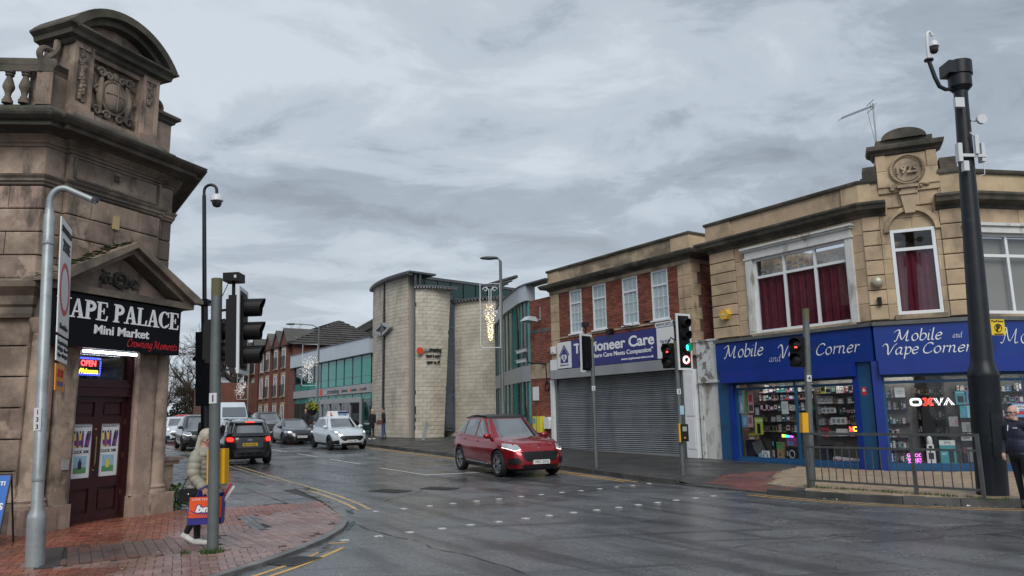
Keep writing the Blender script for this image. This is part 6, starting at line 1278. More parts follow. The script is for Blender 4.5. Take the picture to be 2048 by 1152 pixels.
# ---- bare trees
def tree(label, loc, h, spread, seed, m=None, levels=5, r0=.35, trunk_h=.28, gnarl=.25, group=None, up=.25):
    t = thing('bare_tree', label, 'tree', loc, 0, group); rnd = random.Random(seed); T, Cn = MB(), MB()
    def grow(p, d, l, r, lv):
        pts = [p]; q = p; dd = d; n = 4 if lv < 3 else 3
        for i in range(n): dd = (dd + Vector((rnd.gauss(0, gnarl), rnd.gauss(0, gnarl), rnd.gauss(.04, gnarl * .6)))* .5).normalized(); q = q + dd * l / n; pts.append(q)
        (T if lv < 2 else Cn).tube(pts, [r * (1 - .45 * i / n) for i in range(n + 1)], 8 if lv < 1 else (6 if lv < 2 else (4 if lv < 3 else 3)), caps=False)
        if lv >= levels: return
        k = rnd.randint(3, 4) if lv < levels - 1 else rnd.randint(4, 6)
        for i in range(k):
            f = 1 if i == 0 else rnd.uniform(.45, 1); b = pts[min(n, max(1, round(f * n)))]; az = rnd.uniform(0, 6.283); tilt = rnd.uniform(.35, .95) * (1 if i else .4)
            a = dd.orthogonal().normalized(); c = dd.cross(a); nd = (dd * math.cos(tilt) + (a * math.cos(az) + c * math.sin(az)) * math.sin(tilt) * spread + Vector((0, 0, up * .4))).normalized()
            grow(b, nd, l * rnd.uniform(.6, .82), max(r * rnd.uniform(.42, .62), .012), lv + 1)
    grow(Vector((0, 0, 0)), Vector((0, 0, 1)), h * trunk_h, r0, 0)
    T.build('trunk', MATS['bark'], t, smooth=True); Cn.build('crown', m or MATS['twig'], t); return t
tree('tall bare street tree with dark trunk standing left of the brick flats', (-27.6, 78, .5), 14.5, 1.0, 11, r0=.55, levels=6, trunk_h=.27)
tree('bare tree whose crown shows above the gables of the brick flats', (-27, 92, .5), 17, 1.0, 5, r0=.4, levels=6, trunk_h=.26)
tree('broad bare tree rising behind the black camera pole', (-35.5, 84, .5), 15, 1.15, 21, r0=.5, levels=6, trunk_h=.26)
tree('low brown bare tree at the far end of the street beside the stone corner', (-36, 76, .5), 8.5, 1.1, 31, m=MATS['twig_brown'], r0=.25, levels=6, trunk_h=.25)
tree('second low brown bare tree beyond the parked red car', (-33.5, 80, .5), 8, 1.1, 37, m=MATS['twig_brown'], r0=.22, levels=6, trunk_h=.25)
def bush(name, label, loc, rx, rz, n, leaf, m, seed, stem=True, cat='bush', up=False):
    t = thing(name, label, cat, loc); rnd = random.Random(seed); B = MB()
    for i in range(n):
        a = rnd.uniform(0, 6.283); r = rx * math.sqrt(rnd.random()); z = rz * (rnd.random() ** .8) * (1 - .5 * (r / rx) ** 2) ; p = Vector((r * math.cos(a), r * math.sin(a), z))
        d = Vector((rnd.gauss(0, 1), rnd.gauss(0, 1), rnd.gauss(.3, 1))).normalized() * leaf; e = d.orthogonal().normalized() * leaf * .35; B.add([p, p + d * .5 + e, p + d, p + d * .5 - e], [(0, 1, 2, 3)])
    B.build('foliage', m, t)
    if stem:
        B = MB()
        for i in range(7): a = i * .9; B.tube([(0, 0, 0), (rx * .3 * math.cos(a), rx * .3 * math.sin(a), rz * .4), (rx * .6 * math.cos(a), rx * .6 * math.sin(a), rz * .8)], .012 * max(1, rx), 4)
        B.build('stems', MATS['bark'], t)
    return t
bush('evergreen_bush', 'dark evergreen bush beside the far red car', (-34.6, 79, .5), 1.9, 3.6, 1500, .3, MATS['evergreen'], 5)
bush('weed_plant', 'leafy green weed growing at the foot of the stone corner', (-6.72, 15.05, .05), .28, .5, 170, .11, MATS['leaf'], 8, cat='plant')
# ------------------------------------------------------------------ street furniture
mat('signal_black', (.008, .008, .009), rough=.5, noise=(6, .2), spec=.25); mat('signal_lens', (.025, .02, .02), rough=.15); mat('signal_red', (1, .06, .04), emit=((1, .04, .025), 6)); mat('signal_green', (.05, 1, .6), emit=((.02, 1, .55), 6)); mat('signal_white', (1, 1, 1), emit=((1, .95, .93), 3))
mat('box_yellow', (.72, .38, .01), rough=.4, noise=(6, .08)); mat('post_black', (.009, .012, .017), rough=.42, noise=(3, .25), stains=[((.045, .05, .055), 5, .6, .72, .5)], spec=.35); mat('rail_grey', (.085, .09, .092), rough=.45, metal=.3, noise=(5, .2)); mat('cam_white', (.62, .64, .66), rough=.35); mat('galv_dark', (.13, .145, .145), rough=.45, metal=.3, noise=(4, .15)); mat('lichen_top', (.12, .12, .06), rough=.9)
def head(t, M, n, lit=None, w=.36, board=True, hood=.2, r=.105, gap=.32, lens='signal_lens', bw=.11, bare=()):
    """signal head facing local -y; the first lamp is on top"""
    h = n * gap; B = MB(M); B.box(-w / 2 + .03, w / 2 - .03, .0, .2, 0, h); B.box(-w / 2 + .06, w / 2 - .06, .2, .24, .05, h - .05); hd = B.build('signal_head', MATS['signal_black'], t)
    if board:
        B = MB(M); e = .05; B.box(-w / 2 - bw, w / 2 + bw, .03, .05, -.1, h + .1); B.build('backing_board', MATS['signal_black'], hd)
        B = MB(M); o = w / 2 + bw; B.box(-o - .005, -o + e, .022, .058, -.105, h + .105); B.box(o - e, o + .005, .022, .058, -.105, h + .105); B.box(-o + e, o - e, .022, .058, h + .1 - e, h + .105); B.box(-o + e, o - e, .022, .058, -.105, -.1 + e); B.build('white_border', MATS['cam_white'], hd)
    for i in range(n):
        z = h - (i + .5) * gap; m = (lit or {}).get(i)
        B = MB(M); B.lathe([(.001, .02), (r * .6, .012), (r, .0)], 20, (0, -.004, z), axis='y', caps=False); B.build('lamp', MATS[m] if m else MATS[lens], hd, smooth=True)
        if i in bare: continue
        B = MB(M); a0, a1 = R_(-90), R_(270); seg = 24
        for j in range(seg):
            t0, t1 = a0 + (a1 - a0) * j / seg, a0 + (a1 - a0) * (j + 1) / seg; f = lambda t: hood * (.78 + .22 * max(0, math.sin(t)))
            P = lambda t, rr, d: (rr * math.cos(t), -d, z + rr * math.sin(t)); R2 = r + .012
            B.add([P(t0, R2, 0), P(t1, R2, 0), P(t1, R2, f(t1)), P(t0, R2, f(t0)), P(t0, R2 - .012, 0), P(t1, R2 - .012, 0), P(t1, R2 - .012, f(t1)), P(t0, R2 - .012, f(t0))], [(1, 0, 3, 2), (4, 5, 6, 7), (3, 7, 6, 2)])
        B.build('hood', MATS['signal_black'], hd)
    return hd
def ped_lamp(t, M, z, m, name='red_figure'):
    B = MB(M); B.lathe([(.001, -.006), (.022, -.006), (.022, 0)], 10, (0, -.012, z + .065), axis='y', caps=False); B.box(-.025, .025, -.018, -.01, z - .02, z + .04); B.box(-.022, -.005, -.018, -.01, z - .085, z - .02); B.box(.005, .022, -.018, -.01, z - .085, z - .02); return B.build(name, MATS[m], t)
def sig_post(label, x, y, h, r, num, base, top=True, numz=2.0, nm=None, lean=0):
    t = thing('traffic_light', label, 'traffic light', (x, y, base)); t.rotation_euler = (0, lean, 0)
    B = MB(); B.tube([(0, 0, -.1), (0, 0, h - .25)], r, 16); B.build('pole', MATS['galv_dark'], t, smooth=True); B = MB(); B.tube([(0, 0, h - .25), (0, 0, h)], r + .001, 16); B.build('pole_cap', MATS['lichen_top'], t, smooth=True)
    if num: B = MB(Matrix.Translation((0, 0, 0))); B.box(-.05, .05, -r - .006, -r + .02, numz - .07, numz + .07); q = B.build('number_tag', MATS['cam_white'], t); text(num, 0, numz - .045, .09, MATS['ink_black'], q, y=-r - .008, ext=.001, bold=.02)
    return t
def face(px, py, pz, ang): return Matrix.Translation((px, py, pz)) @ Matrix.Rotation(R_(ang), 4, 'Z')      # ang 0 faces the camera (-y); +90 faces +x
# signal post on the left, head turned away to the right
s1_ = sig_post('grey traffic light post before the woman, its black head turned right', -4.0, 10.17, 3.66, .072, '1', .04, numz=2.0, lean=-.034)
head(s1_, face(.36, .12, 2.42, 98), 3, w=.34, hood=.27, r=.115, gap=.33)
head(s1_, face(.0, .22, 2.5, 100), 2, w=.3, board=False, hood=.22, r=.12, gap=.3)
B = MB(); B.tube([(.0, 0, 3.2), (.15, .05, 3.22), (.3, .1, 3.2)], .018, 6); B.tube([(.0, 0, 3.05), (.1, .03, 3.08), (.15, .05, 3.0), (.22, .08, 3.08), (.33, .1, 3.1)], .018, 6); B.tube([(0, 0, 2.55), (.3, .1, 2.55)], .02, 6); B.build('bracket', MATS['signal_black'], s1_)
B = MB(); B.tube([(.19, .12, 3.3), (.19, .12, 3.62)], .025, 8); B.tube([(.05, .05, 3.4), (.12, .1, 3.6), (.2, .12, 3.68)], .006, 5); B.box(.08, .3, .0, .26, 3.62, 3.74); B.m = 1; B.box(.24, .27, -.005, .0, 3.66, 3.7); B.build('detector', [MATS['signal_black'], MATS['cam_white']], s1_)
B = MB(); B.box(-.13, .11, .08, .24, .86, 1.32); B.build('push_button_box', MATS['box_yellow'], s1_)
# back-facing post
s2_ = sig_post('grey traffic light post by the shutter whose black head is seen from behind', 2.42, 22.72, 3.9, .06, '2', .14, numz=2.35)
head(s2_, face(-.2, .1, 2.95, 226), 3, w=.34, hood=.2, lens='cam_white')  # white lens colour stands in for reflections on unlit lenses
B = MB(); B.tube([(-.17, .1, 4.0), (-.17, .1, 4.35)], .025, 6); B.box(-.28, -.06, .0, .2, 4.25, 4.38); B.tube([(0, 0, 3.3), (-.2, .1, 3.3)], .02, 5); B.build('detector', MATS['signal_black'], s2_)
# facing post with the green lamp
s3_ = sig_post('grey traffic light post showing a green lamp and a lit no right turn disc', 4.36, 19.81, 3.5, .06, '3', .12, numz=2.15)
M3 = face(.24, -.05, 2.82, 28); h3 = head(s3_, M3, 4, lit={2: 'signal_green'}, w=.34, gap=.325, bw=.07, bare=(3,))
M3b = M3 @ Matrix.Translation((0, -.012, .1625)); B = MB(M3b)
B.lathe([(.108, -.004), (.108, .004), (.001, .004)], 24, (0, 0, 0), axis='y', caps=False); B.build('no_turn_disc', MATS['signal_white'], h3)
B = MB(M3b); B.tube([(.098 * math.cos(k / 24 * 6.283), -.012, .098 * math.sin(k / 24 * 6.283)) for k in range(25)], .009, 6); B.build('red_ring', MATS['signal_red'], h3)
B = MB(M3b); B.box(-.03, -.012, -.02, -.012, -.065, .02); B.box(-.03, .03, -.02, -.012, .02, .038); B.ext_y([(.03, .0), (.065, .029), (.03, .06)], -.02, -.012); B.ext_y([(-.06, -.075), (-.045, -.085), (.07, .07), (.055, .08)], -.024, -.02); B.build('turn_arrow', MATS['ink_black'], h3)
M3p = face(-.24, .0, 2.78, -28); hp = head(s3_, M3p, 2, w=.34, board=False, hood=.18, gap=.33, r=.12); ped_lamp(hp, M3p, .495, 'signal_red')
B = MB(); B.tube([(-.2, .1, 3.45), (-.1, .1, 3.6), (0, 0, 3.5)], .02, 6); B.tube([(-.2, .1, 2.9), (0, 0, 2.9)], .02, 6); B.tube([(.2, .1, 3.2), (0, 0, 3.2)], .025, 6); B.tube([(0, 0, 3.3), (0.0, 0.1, 4.1)], .02, 6); B.build('bracket', MATS['signal_black'], s3_)
B = MB(); B.box(-.03, .17, -.16, -.05, .86, 1.3); B.m = 1; B.box(-.07, -.03, -.14, -.02, .84, 1.32); B.m = 2; B.box(.02, .13, -.165, -.16, 1.12, 1.24); B.m = 1; B.ell((.07, -.165, .95), (.025, .02, .025), 8, 6); B.build('push_button_box', [MATS['signal_black'], MATS['box_yellow'], MATS['p_grey']], s3_)
B = MB(); B.box(.0, .1, -.07, -.055, 1.55, 1.78); B.build('notice_plate', MATS['p_sky'], s3_)
# post by the railing with the red man
s4_ = sig_post('grey traffic light post at the end of the railing showing a red standing man', 6.37, 16.43, 3.85, .072, '4', .12, numz=2.3, lean=.05)
M4 = face(-.26, -.05, 2.55, -32); hp = head(s4_, M4, 2, w=.34, board=False, hood=.18, gap=.33, r=.12); ped_lamp(hp, M4, .495, 'signal_red')
B = MB(); B.tube([(-.2, .1, 3.15), (0, 0, 3.15)], .02, 6); B.tube([(-.2, .1, 2.65), (0, 0, 2.65)], .02, 6); B.build('bracket', MATS['signal_black'], s4_); B = MB(); B.tube([(.06, 0, 3.05), (.2, .0, 3.15), (.22, 0, 2.98), (.08, 0, 2.92)], .012, 6); B.build('cable', MATS['signal_black'], s4_)
B = MB(); B.box(-.19, -.06, -.1, .08, 1.12, 1.55); B.build('push_button_box', MATS['box_yellow'], s4_)
# pedestrian zone sign post
zp = thing('zone_sign_post', 'grey post with hooked top carrying the white PEDESTRIAN ZONE sign beside the shop door', 'sign post', (-5.85, 9.4, .04)); zp.rotation_euler = (0, R_(-2.7), 0)
B = MB(); B.lathe([(.105, -.05), (.105, .56), (.1, .6), (.066, .68), (.064, 4.4), (.05, 4.42), (.05, 4.5)], 20); B.build('pole', MATS['galv'], zp, smooth=True)
B = MB(); B.lathe([(.07, 1.0), (.072, 1.02), (.07, 1.04)], 16); B.lathe([(.07, 4.0), (.074, 4.02), (.07, 4.05)], 16); B.build('collar', MATS['galv'], zp)
B = MB(); B.tube([(0, 0, 4.4)] + [(.14 - .14 * math.cos(a), .06 * (1 - math.cos(a)), 4.58 + .2 * math.sin(a)) for a in [k / 8 * 2.0 for k in range(9)]] + [(.52, .17, 4.60)], .042, 10); B.m = 1; B.lathe([(.02, 0), (.05, .0), (.05, .04), (.02, .06)], 10, (.5, .16, 4.60)); B.build('lamp_arm', [MATS['galv'], MATS['p_dark']], zp, smooth=True)
dz = Vector((-.36, .93)).normalized(); Mz = Matrix.Translation((.03, .03, 0)) @ Matrix.Rotation(math.atan2(dz.y, dz.x), 4, 'Z')
B = MB(Mz); B.box(.0, .74, -.1, -.085, 2.86, 4.40); pz_ = B.build('zone_plate', MATS['plate_white'], zp)
text('PEDESTRIAN', .37, 4.22, .085, MATS['ink_black'], pz_, y=-.102, width=.62, M=Mz); text('ZONE', .37, 3.98, .15, MATS['ink_black'], pz_, y=-.102, width=.46, M=Mz, bold=.02); text('No vehicles', .37, 2.93, .07, MATS['ink_black'], pz_, y=-.102, width=.5, M=Mz)
B = MB(Mz)
for k in range(32): a, b = k / 32 * 6.2832, (k + 1) / 32 * 6.2832; B.ext_y([(.37 + .31 * math.cos(a), 3.48 + .36 * math.sin(a)), (.37 + .31 * math.cos(b), 3.48 + .36 * math.sin(b)), (.37 + .25 * math.cos(b), 3.48 + .29 * math.sin(b)), (.37 + .25 * math.cos(a), 3.48 + .29 * math.sin(a))][::-1], -.104, -.1)
B.build('red_ring', MATS['p_red'], pz_)
B = MB(Mz); B.box(.0, .70, -.1, -.085, 1.98 + .55, 2.82); B.box(.0, .70, -.1, -.085, 2.5, 2.53); p2 = B.build('times_plate', MATS['plate_white'], zp); text('Except for loading', .35, 2.72, .05, MATS['ink_black'], p2, y=-.102, width=.6, M=Mz); text('Midnight - 10 am', .35, 2.64, .05, MATS['ink_black'], p2, y=-.102, width=.6, M=Mz); text('4 pm - Midnight', .35, 2.56, .05, MATS['ink_black'], p2, y=-.102, width=.6, M=Mz)
B = MB(Mz); B.box(.0, .56, -.1, -.085, 2.12, 2.46); p3 = B.build('orange_plate', mat('plate_orange', (.75, .27, .02), rough=.35), zp); text('CCTV', .28, 2.3, .1, MATS['p_red'], p3, y=-.102, width=.35, M=Mz, bold=.02); B = MB(Mz); B.box(.1, .46, -.104, -.1, 2.18, 2.24); B.build('print', MATS['p_purple'], p3)
B = MB(); B.box(-.045, .045, -.07, -.06, 1.62, 1.9); q = B.build('number_tag', MATS['cam_white'], zp)
for k, ch in enumerate('133'): text(ch, 0, 1.83 - k * .09 - .01, .055, MATS['ink_black'], q, y=-.072, ext=.001, bold=.02)
# A-board
ab = thing('advert_board', 'blue folding advert board standing at the left edge by the stone wall', 'advert board', (-7.55, 10.7, .04), R_(10))
Ma = Matrix.Rotation(R_(-14), 4, 'X'); B = MB(Ma); B.box(-.3, .3, -.0, .02, .1, 1.0); q = B.build('panel', mat('board_blue', (.02, .14, .50), rough=.35), ab)
for s_, z, h, w in (('VAPORATI', .86, .055, .4), ('BIG', .64, .1, .3), ('BRANDS', .52, .09, .46), ('10', .28, .16, .3)): text(s_, .05, z, h, MATS['white_letter'], q, y=-.002, width=w, M=Ma, bold=.03)
B = MB(Ma); B.tube([(-.3, .01, .0), (-.3, .01, 1.02), (.3, .01, 1.02), (.3, .01, .0)], .014, 6); B.M = Matrix.Translation((0, -.48, 0)) @ Matrix.Rotation(R_(14), 4, 'X'); B.M = Matrix.Translation((0, .5, 0)) @ Matrix.Rotation(R_(14), 4, 'X'); B.tube([(-.3, 0, 0), (-.3, 0, 1.02), (.3, 0, 1.02), (.3, 0, 0)], .014, 6); B.build('frame', MATS['iron'], ab)
# black camera pole behind
cp_ = thing('camera_pole', 'slim black camera pole with hooked top and white dome camera behind the signal post', 'camera pole', (-7.82, 19.2, hLz(19.2))); cp_.rotation_euler = (0, R_(-3.2), 0)
B = MB(); B.lathe([(.14, -.05), (.14, 1.1), (.1, 1.2), (.1, 2.4), (.085, 2.5), (.085, 4.6), (.055, 4.7), (.05, 7.6)], 14); B.build('pole', MATS['post_black'], cp_, smooth=30)
B = MB(); B.tube([(0, 0, 7.5)] + [(.17 - .17 * math.cos(a), 0, 7.72 + .17 * math.sin(a)) for a in [k / 8 * math.pi for k in range(9)]] + [(.34, 0, 7.62)], .04, 8); B.build('hook', MATS['post_black'], cp_, smooth=True)
B = MB(); B.lathe([(.05, .26), (.13, .2), (.16, .12), (.165, .06)], 16, (.34, 0, 7.36)); B.m = 1; B.lathe([(.13, .06), (.125, -.02), (.09, -.09), (.01, -.12)], 16, (.34, 0, 7.36)); B.build('dome_camera', [MATS['cam_white'], MATS['signal_lens']], cp_, smooth=True)
B = MB(); B.box(-.13, .13, -.13, .13, 4.6, 4.75); B.box(-.1, .35, -.02, .02, 4.66, 4.7); B.tube([(-.1, 0, 3.3), (-.3, 0, 3.2)], .05, 6); B.box(-.2, .2, -.1, .1, 2.0, 3.9); B.box(.02, .12, -.13, -.1, 2.2, 2.4); B.build('equipment_box', MATS['post_black'], cp_)
# big black camera column on the right
cc = thing('camera_column', 'tall thick black camera column with white radio antennas standing at the end of the railing', 'camera column', (8.86, 14.22, .12)); cc.rotation_euler = (R_(0), R_(2.55), 0)
B = MB(); B.lathe([(.27, -.05), (.265, .05), (.265, 2.16), (.27, 2.18), (.27, 2.24), (.24, 2.32), (.205, 2.44), (.195, 2.5), (.125, 7.9)], 28); B.box(-.09, .09, -.268, -.2, .7, 1.5); B.build('column', MATS['post_black'], cc, smooth=30)
B = MB(); B.lathe([(.125, 7.7), (.13, 7.95), (.215, 8.05), (.215, 8.3), (.24, 8.3), (.24, 8.58), (.2, 8.6)], 28); B.box(-.3, -.1, -.18, .18, 8.3, 8.56); B.build('top_housing', MATS['post_black'], cc, smooth=30)
B = MB(); B.tube([(-.1, 0, 8.02), (-.3, 0, 8.0), (-.42, 0, 8.06), (-.5, 0, 8.25), (-.6, 0, 8.62)], .04, 8); B.lathe([(.09, 0), (.09, .03)], 14, (-.6, 0, 8.62)); B.build('side_arm', MATS['post_black'], cc, smooth=True)
B = MB(); B.tube([(-.6, 0, 8.6), (-.61, 0, 9.05)] + [(-.55 - .06 * math.cos(a), 0, 9.1 + .16 * math.sin(a)) for a in [k / 8 * 2.7 for k in range(9)]], .033, 8); B.lathe([(.05, .13), (.09, .08), (.1, .02), (.1, 0)], 14, (-.49, -.02, 8.92)); B.m = 1; B.lathe([(.085, 0), (.08, -.1), (.05, -.14), (.01, -.15)], 14, (-.49, -.02, 8.92)); B.build('dome_camera', [MATS['cam_white'], MATS['signal_lens']], cc, smooth=True)
B = MB(); B.box(-.28, -.1, -.26, -.18, 7.52, 7.72); B.tube([(-.2, -.2, 7.6), (.0, -.1, 7.6)], .02, 5); B.lathe([(.001, -.03), (.1, -.03), (.1, .03), (.001, .03)], 16, (.26, -.18, 7.3), axis='y', caps=False); B.tube([(.2, -.1, 7.3), (.1, -.1, 7.3)], .02, 5)
B.box(-.27, -.19, -.22, -.1, 6.4, 6.78); B.box(.2, .27, -.2, -.06, 6.42, 6.8); B.box(-.24, .28, -.215, -.18, 6.5, 6.56); B.box(.05, .12, -.26, -.2, 6.55, 6.95); B.box(-.2, -.1, -.25, -.15, 6.2, 6.4); B.tube([(-.02, -.22, 7.0), (.13, -.25, 6.85)], .015, 5); B.tube([(.26, -.15, 6.4), (.22, -.2, 6.15), (.1, -.19, 6.1)], .008, 5); B.build('antennas', MATS['cam_white'], cc)
# railing
gr = thing('pedestrian_railing', 'grey steel pedestrian railing along the kerb in front of the corner shop', 'railing', (6.2, 16.13, .12), math.atan2(-2.5, 2.13))
Lr = 3.285; px_ = (0, 2.15, Lr)
for x in px_: B = MB(); B.box(x - .03, x + .03, -.03, .03, -.05, 1.14); B.build('post', MATS['rail_grey'], gr)
for a, b in zip(px_, px_[1:]):
    B = MB(); B.box(a + .03, b - .03, -.024, .024, 1.09, 1.14); B.build('top_rail', MATS['rail_grey'], gr); B = MB(); B.box(a + .03, b - .03, -.02, .02, .82, .86); B.build('middle_rail', MATS['rail_grey'], gr); B = MB(); B.box(a + .03, b - .03, -.02, .02, .13, .17); B.build('bottom_rail', MATS['rail_grey'], gr)
    n = round((b - a) / .155); Bm = MB(); Bm.box(-.008, .008, -.008, .008, .17, .82); me = Bm.mesh('bar', MATS['rail_grey'])
    for k in range(1, n): piece('bar', me, gr, (a + (b - a) * k / n, 0, 0), (1, 1, 1))
# lamp posts and Christmas lights
mat('fairy', (1, .85, .5), emit=((1, .75, .4), 2.2)); mat('fairy_white', (1, 1, 1), emit=((1, .9, .75), 1.3)); mat('deco_white', (.62, .64, .66), rough=.5)
def lamp_post(label, x, y, h, arm, armz, r=.07, head_=True):
    t = thing('street_lamp', label, 'street lamp', (x, y, gz(y) + .12)); B = MB(); B.lathe([(r * 1.5, -.05), (r * 1.5, 1.9), (r, 2.05), (r * .8, h)], 14); B.build('column', MATS['galv_dark'], t, smooth=30)
    B = MB(); B.tube([(0, 0, h), (arm * .3, 0, h + armz * .7), (arm, 0, h + armz)], .035, 8); B.build('arm', MATS['galv_dark'], t, smooth=True); B = MB(); B.ell((arm * 1.15 - .1, 0, h + armz), (.36, .15, .07), 14, 8); B.build('lantern', MATS['galv_dark'], t, smooth=True); return t
lamp_post('grey street lamp rising behind the red car with lights hung on it', -.42, 27.4, 7.25, -.28, .12)
lamp_post('grey street lamp with a long arm in front of the green glass wing', -13.15, 50, 7.15, -1.6, .32)
lamp_post('far street lamp in front of the brick flats', -24.9, 70, 7.0, -1.2, .3)
def deco(label, x, y, z0, z1, w, kind, seed):
    t = thing('festive_light', label, 'festive light', (x, y, 0)); B = MB(); B.tube([(0, 0, z0), (-w + .08, 0, z0), (-w, 0, z0 + .08), (-w, 0, z1), (0, 0, z1)], .018, 6); B.tube([(0, 0, z0), (0, 0, z1)], .012, 5); B.build('frame', MATS['deco_white'], t); rnd = random.Random(seed); cx = -w / 2; B = MB(); Lt = MB()
    if kind == 'drop':
        for sx in (-1, 1):
            B.tube([(cx + sx * (.04 + .05 * math.sin(k / 10 * 3.14) * 0), 0, z1 - .2 - k * .08) for k in range(11)], .016, 5)
            for (dx, zz, s) in ((.17, z1 - .22, 1), (.2, z1 - 1.05, -1)): B.tube([(cx + sx * (dx - .0 + .1 * (1 - k / 20) * math.cos(k * .42 + (0 if s > 0 else 3.14))), 0, zz + s * .1 * (1 - k / 20) * math.sin(k * .42)) for k in range(16)], .016, 5)
            B.tube([(cx + sx * .04, 0, z1 - .25), (cx + sx * .12, 0, z1 - .12), (cx + sx * .26, 0, z1 - .16)], .016, 5); B.tube([(cx + sx * .04, 0, z1 - .85), (cx + sx * .12, 0, z1 - 1.0), (cx + sx * .28, 0, z1 - 1.1)], .016, 5)
        for k in range(170):
            u = rnd.random() ** .8; z = z1 - .8 - 1.35 * u; hw = .25 * (1 - u * .75) * (1 if u > .08 else .6); Lt.ell((cx + rnd.uniform(-hw, hw), rnd.uniform(-.08, .08), z), (.012, .012, .012), 5, 4)
        for k in range(14): xx = cx + rnd.uniform(-.2, .2); B.tube([(xx, 0, z1 - 1.0), (cx + (xx - cx) * .3, 0, z1 - 2.1)], .006, 4)
        Lt.build('fairy_lights', MATS['fairy'], t)
    else:
        zc = (z0 + z1) / 2 - .3; cx = -w * .42
        for k in range(46):
            a = rnd.uniform(-.3, 3.6) + 1.2; l = rnd.uniform(.45, 1.05) * w * .75; p = [(cx + l * f * math.cos(a + .3 * math.sin(f * 4 + k)), rnd.uniform(-.15, .15), zc + l * f * 1.15 * math.sin(a + .3 * math.sin(f * 4 + k))) for f in (.05, .35, .7, 1)]; B.tube(p, .014, 4)
            for q in p[1:]: Lt.ell(q, (.016, .016, .016), 5, 4)
        Lt.build('fairy_lights', MATS['fairy_white'], t)
    B.build('ornament', MATS['deco_white'], t); return t
deco('white scroll festive light with a drop of golden bulbs hung on the near lamp post', -.46, 27.35, 4.2, 6.6, .74, 'drop', 3)
deco('branching white festive light hung on the lamp post by the glass wing', -13.2, 49.9, 3.9, 6.65, 1.0, 'burst', 5)
deco('far festive light frame hung before the brick flats', -24.95, 69.9, 3.6, 6.0, 1.0, 'burst', 6)
lp = thing('leaning_post', 'silver metal post leaning out of the pavement before the church tower', 'post', (-5.05, 41.6, gz(41.6) + .12)); lp.rotation_euler = (0, R_(14), 0); B = MB(); B.box(-.09, .09, -.03, .03, -.05, .95); B.build('post', MATS['galv'], lp)
hb = bush('planter', 'round planter with yellow green leaves raised on a thin post by the glass wing', (-13.2, 48.9, gz(48.9) + 1.75), .33, .5, 120, .26, mat('leaf_yellow', (.22, .24, .03), rough=.7, var=.3), 4, stem=False, cat='planter'); B = MB(); B.lathe([(.2, -.3), (.36, 0), (.38, .05)], 14); B.tube([(0, 0, -.3), (0, 0, -1.65)], .04, 6); B.build('pot', MATS['iron'], hb)
# tufts, litter
def grass(label, spots, seed, h=.1):
    rnd = random.Random(seed); B = MB()
    for (x, y, z, r, n) in spots:
        for i in range(n): a = rnd.uniform(0, 6.28); q = r * math.sqrt(rnd.random()); p = Vector((x + q * math.cos(a), y + q * math.sin(a), z)); l = h * rnd.uniform(.4, 1.1); b = rnd.uniform(0, 6.28); d = Vector((math.cos(b), math.sin(b), 0)); s = d.cross(Vector((0, 0, 1))) * .006; B.add([p - s, p + s, p + d * l * .4 + Vector((0, 0, l))], [(0, 1, 2)])
    o = B.build('grass', MATS['grass'], None, kind='stuff'); o['label'] = label; return o
grass('grass tuft growing round the foot of the near signal post', [(-3.98, 10.1, .045, .15, 260), (-4.3, 10.05, .045, .07, 40)], 3, .07)
rnd = random.Random(6); grass('thin grass along the foot of the railing', [(6.2 + 2.13 * f + rnd.uniform(-.1, .1), 16.13 - 2.5 * f + rnd.uniform(-.1, .1), .13, .16, 50) for f in [k / 14 for k in range(16)]], 5, .05)
B = MB(); rnd = random.Random(9)
for k in range(46):
    f = rnd.random(); x, y = 5.9 + 2.4 * f, 15.15 - 1.75 * f; w = rnd.uniform(.015, .06); a = rnd.uniform(0, 3.14); c, s = math.cos(a) * w, math.sin(a) * w; x += rnd.uniform(-.08, .04); y += rnd.uniform(-.1, .0); B.add([(x - c, y - s, .012), (x + s * .6, y - c * .6, .02), (x + c, y + s, .016), (x - s * .6, y + c * .6, .035)], [(0, 1, 2, 3)])
lt = B.build('litter', mat('litter', (.4, .38, .33), rough=.8, var=.7, hue=.08), None, kind='stuff'); lt['label'] = 'scraps of litter and leaves lying in the gutter before the railing'
B = MB()
for k in range(60):
    x, y = rnd.uniform(-6.5, -3.2), rnd.uniform(9.0, 15); w = rnd.uniform(.01, .022); B.add([(x - w, y, .054), (x, y - w, .056), (x + w, y, .054), (x, y + w, .058)], [(0, 1, 2, 3)])
lt = B.build('litter', MATS['litter'], None, kind='stuff'); lt['label'] = 'small litter specks on the wet brick paving'
# ------------------------------------------------------------------ vehicles
mat('tyre', (.012, .012, .013), rough=.75); mat('rim_silver', (.42, .43, .45), rough=.3, metal=.9); mat('rim_dark', (.02, .02, .022), rough=.45, metal=.5); mat('arch_black', (.006, .006, .006), rough=.9)
mat('trim_black', (.012, .012, .013), rough=.45); mat('chrome', (.6, .62, .65), rough=.15, metal=1); mat('grille_black', (.006, .006, .007), rough=.35)
mat('car_glass', (.010, .013, .015), rough=.04, spec=.9, coat=1, ior=2.4); mat('lamp_glass', (.55, .58, .6), rough=.1, metal=.5, coat=1); mat('lamp_on', (1, 1, 1), emit=((1, .97, .9), 1.0)); mat('tail_red', (.5, .01, .01), rough=.15, coat=1); mat('brake_on', (1, .05, .03), emit=((1, .03, .02), 1.6))
mat('plate_front', (.75, .75, .73), rough=.4); mat('plate_rear', (.72, .5, .04), rough=.4)
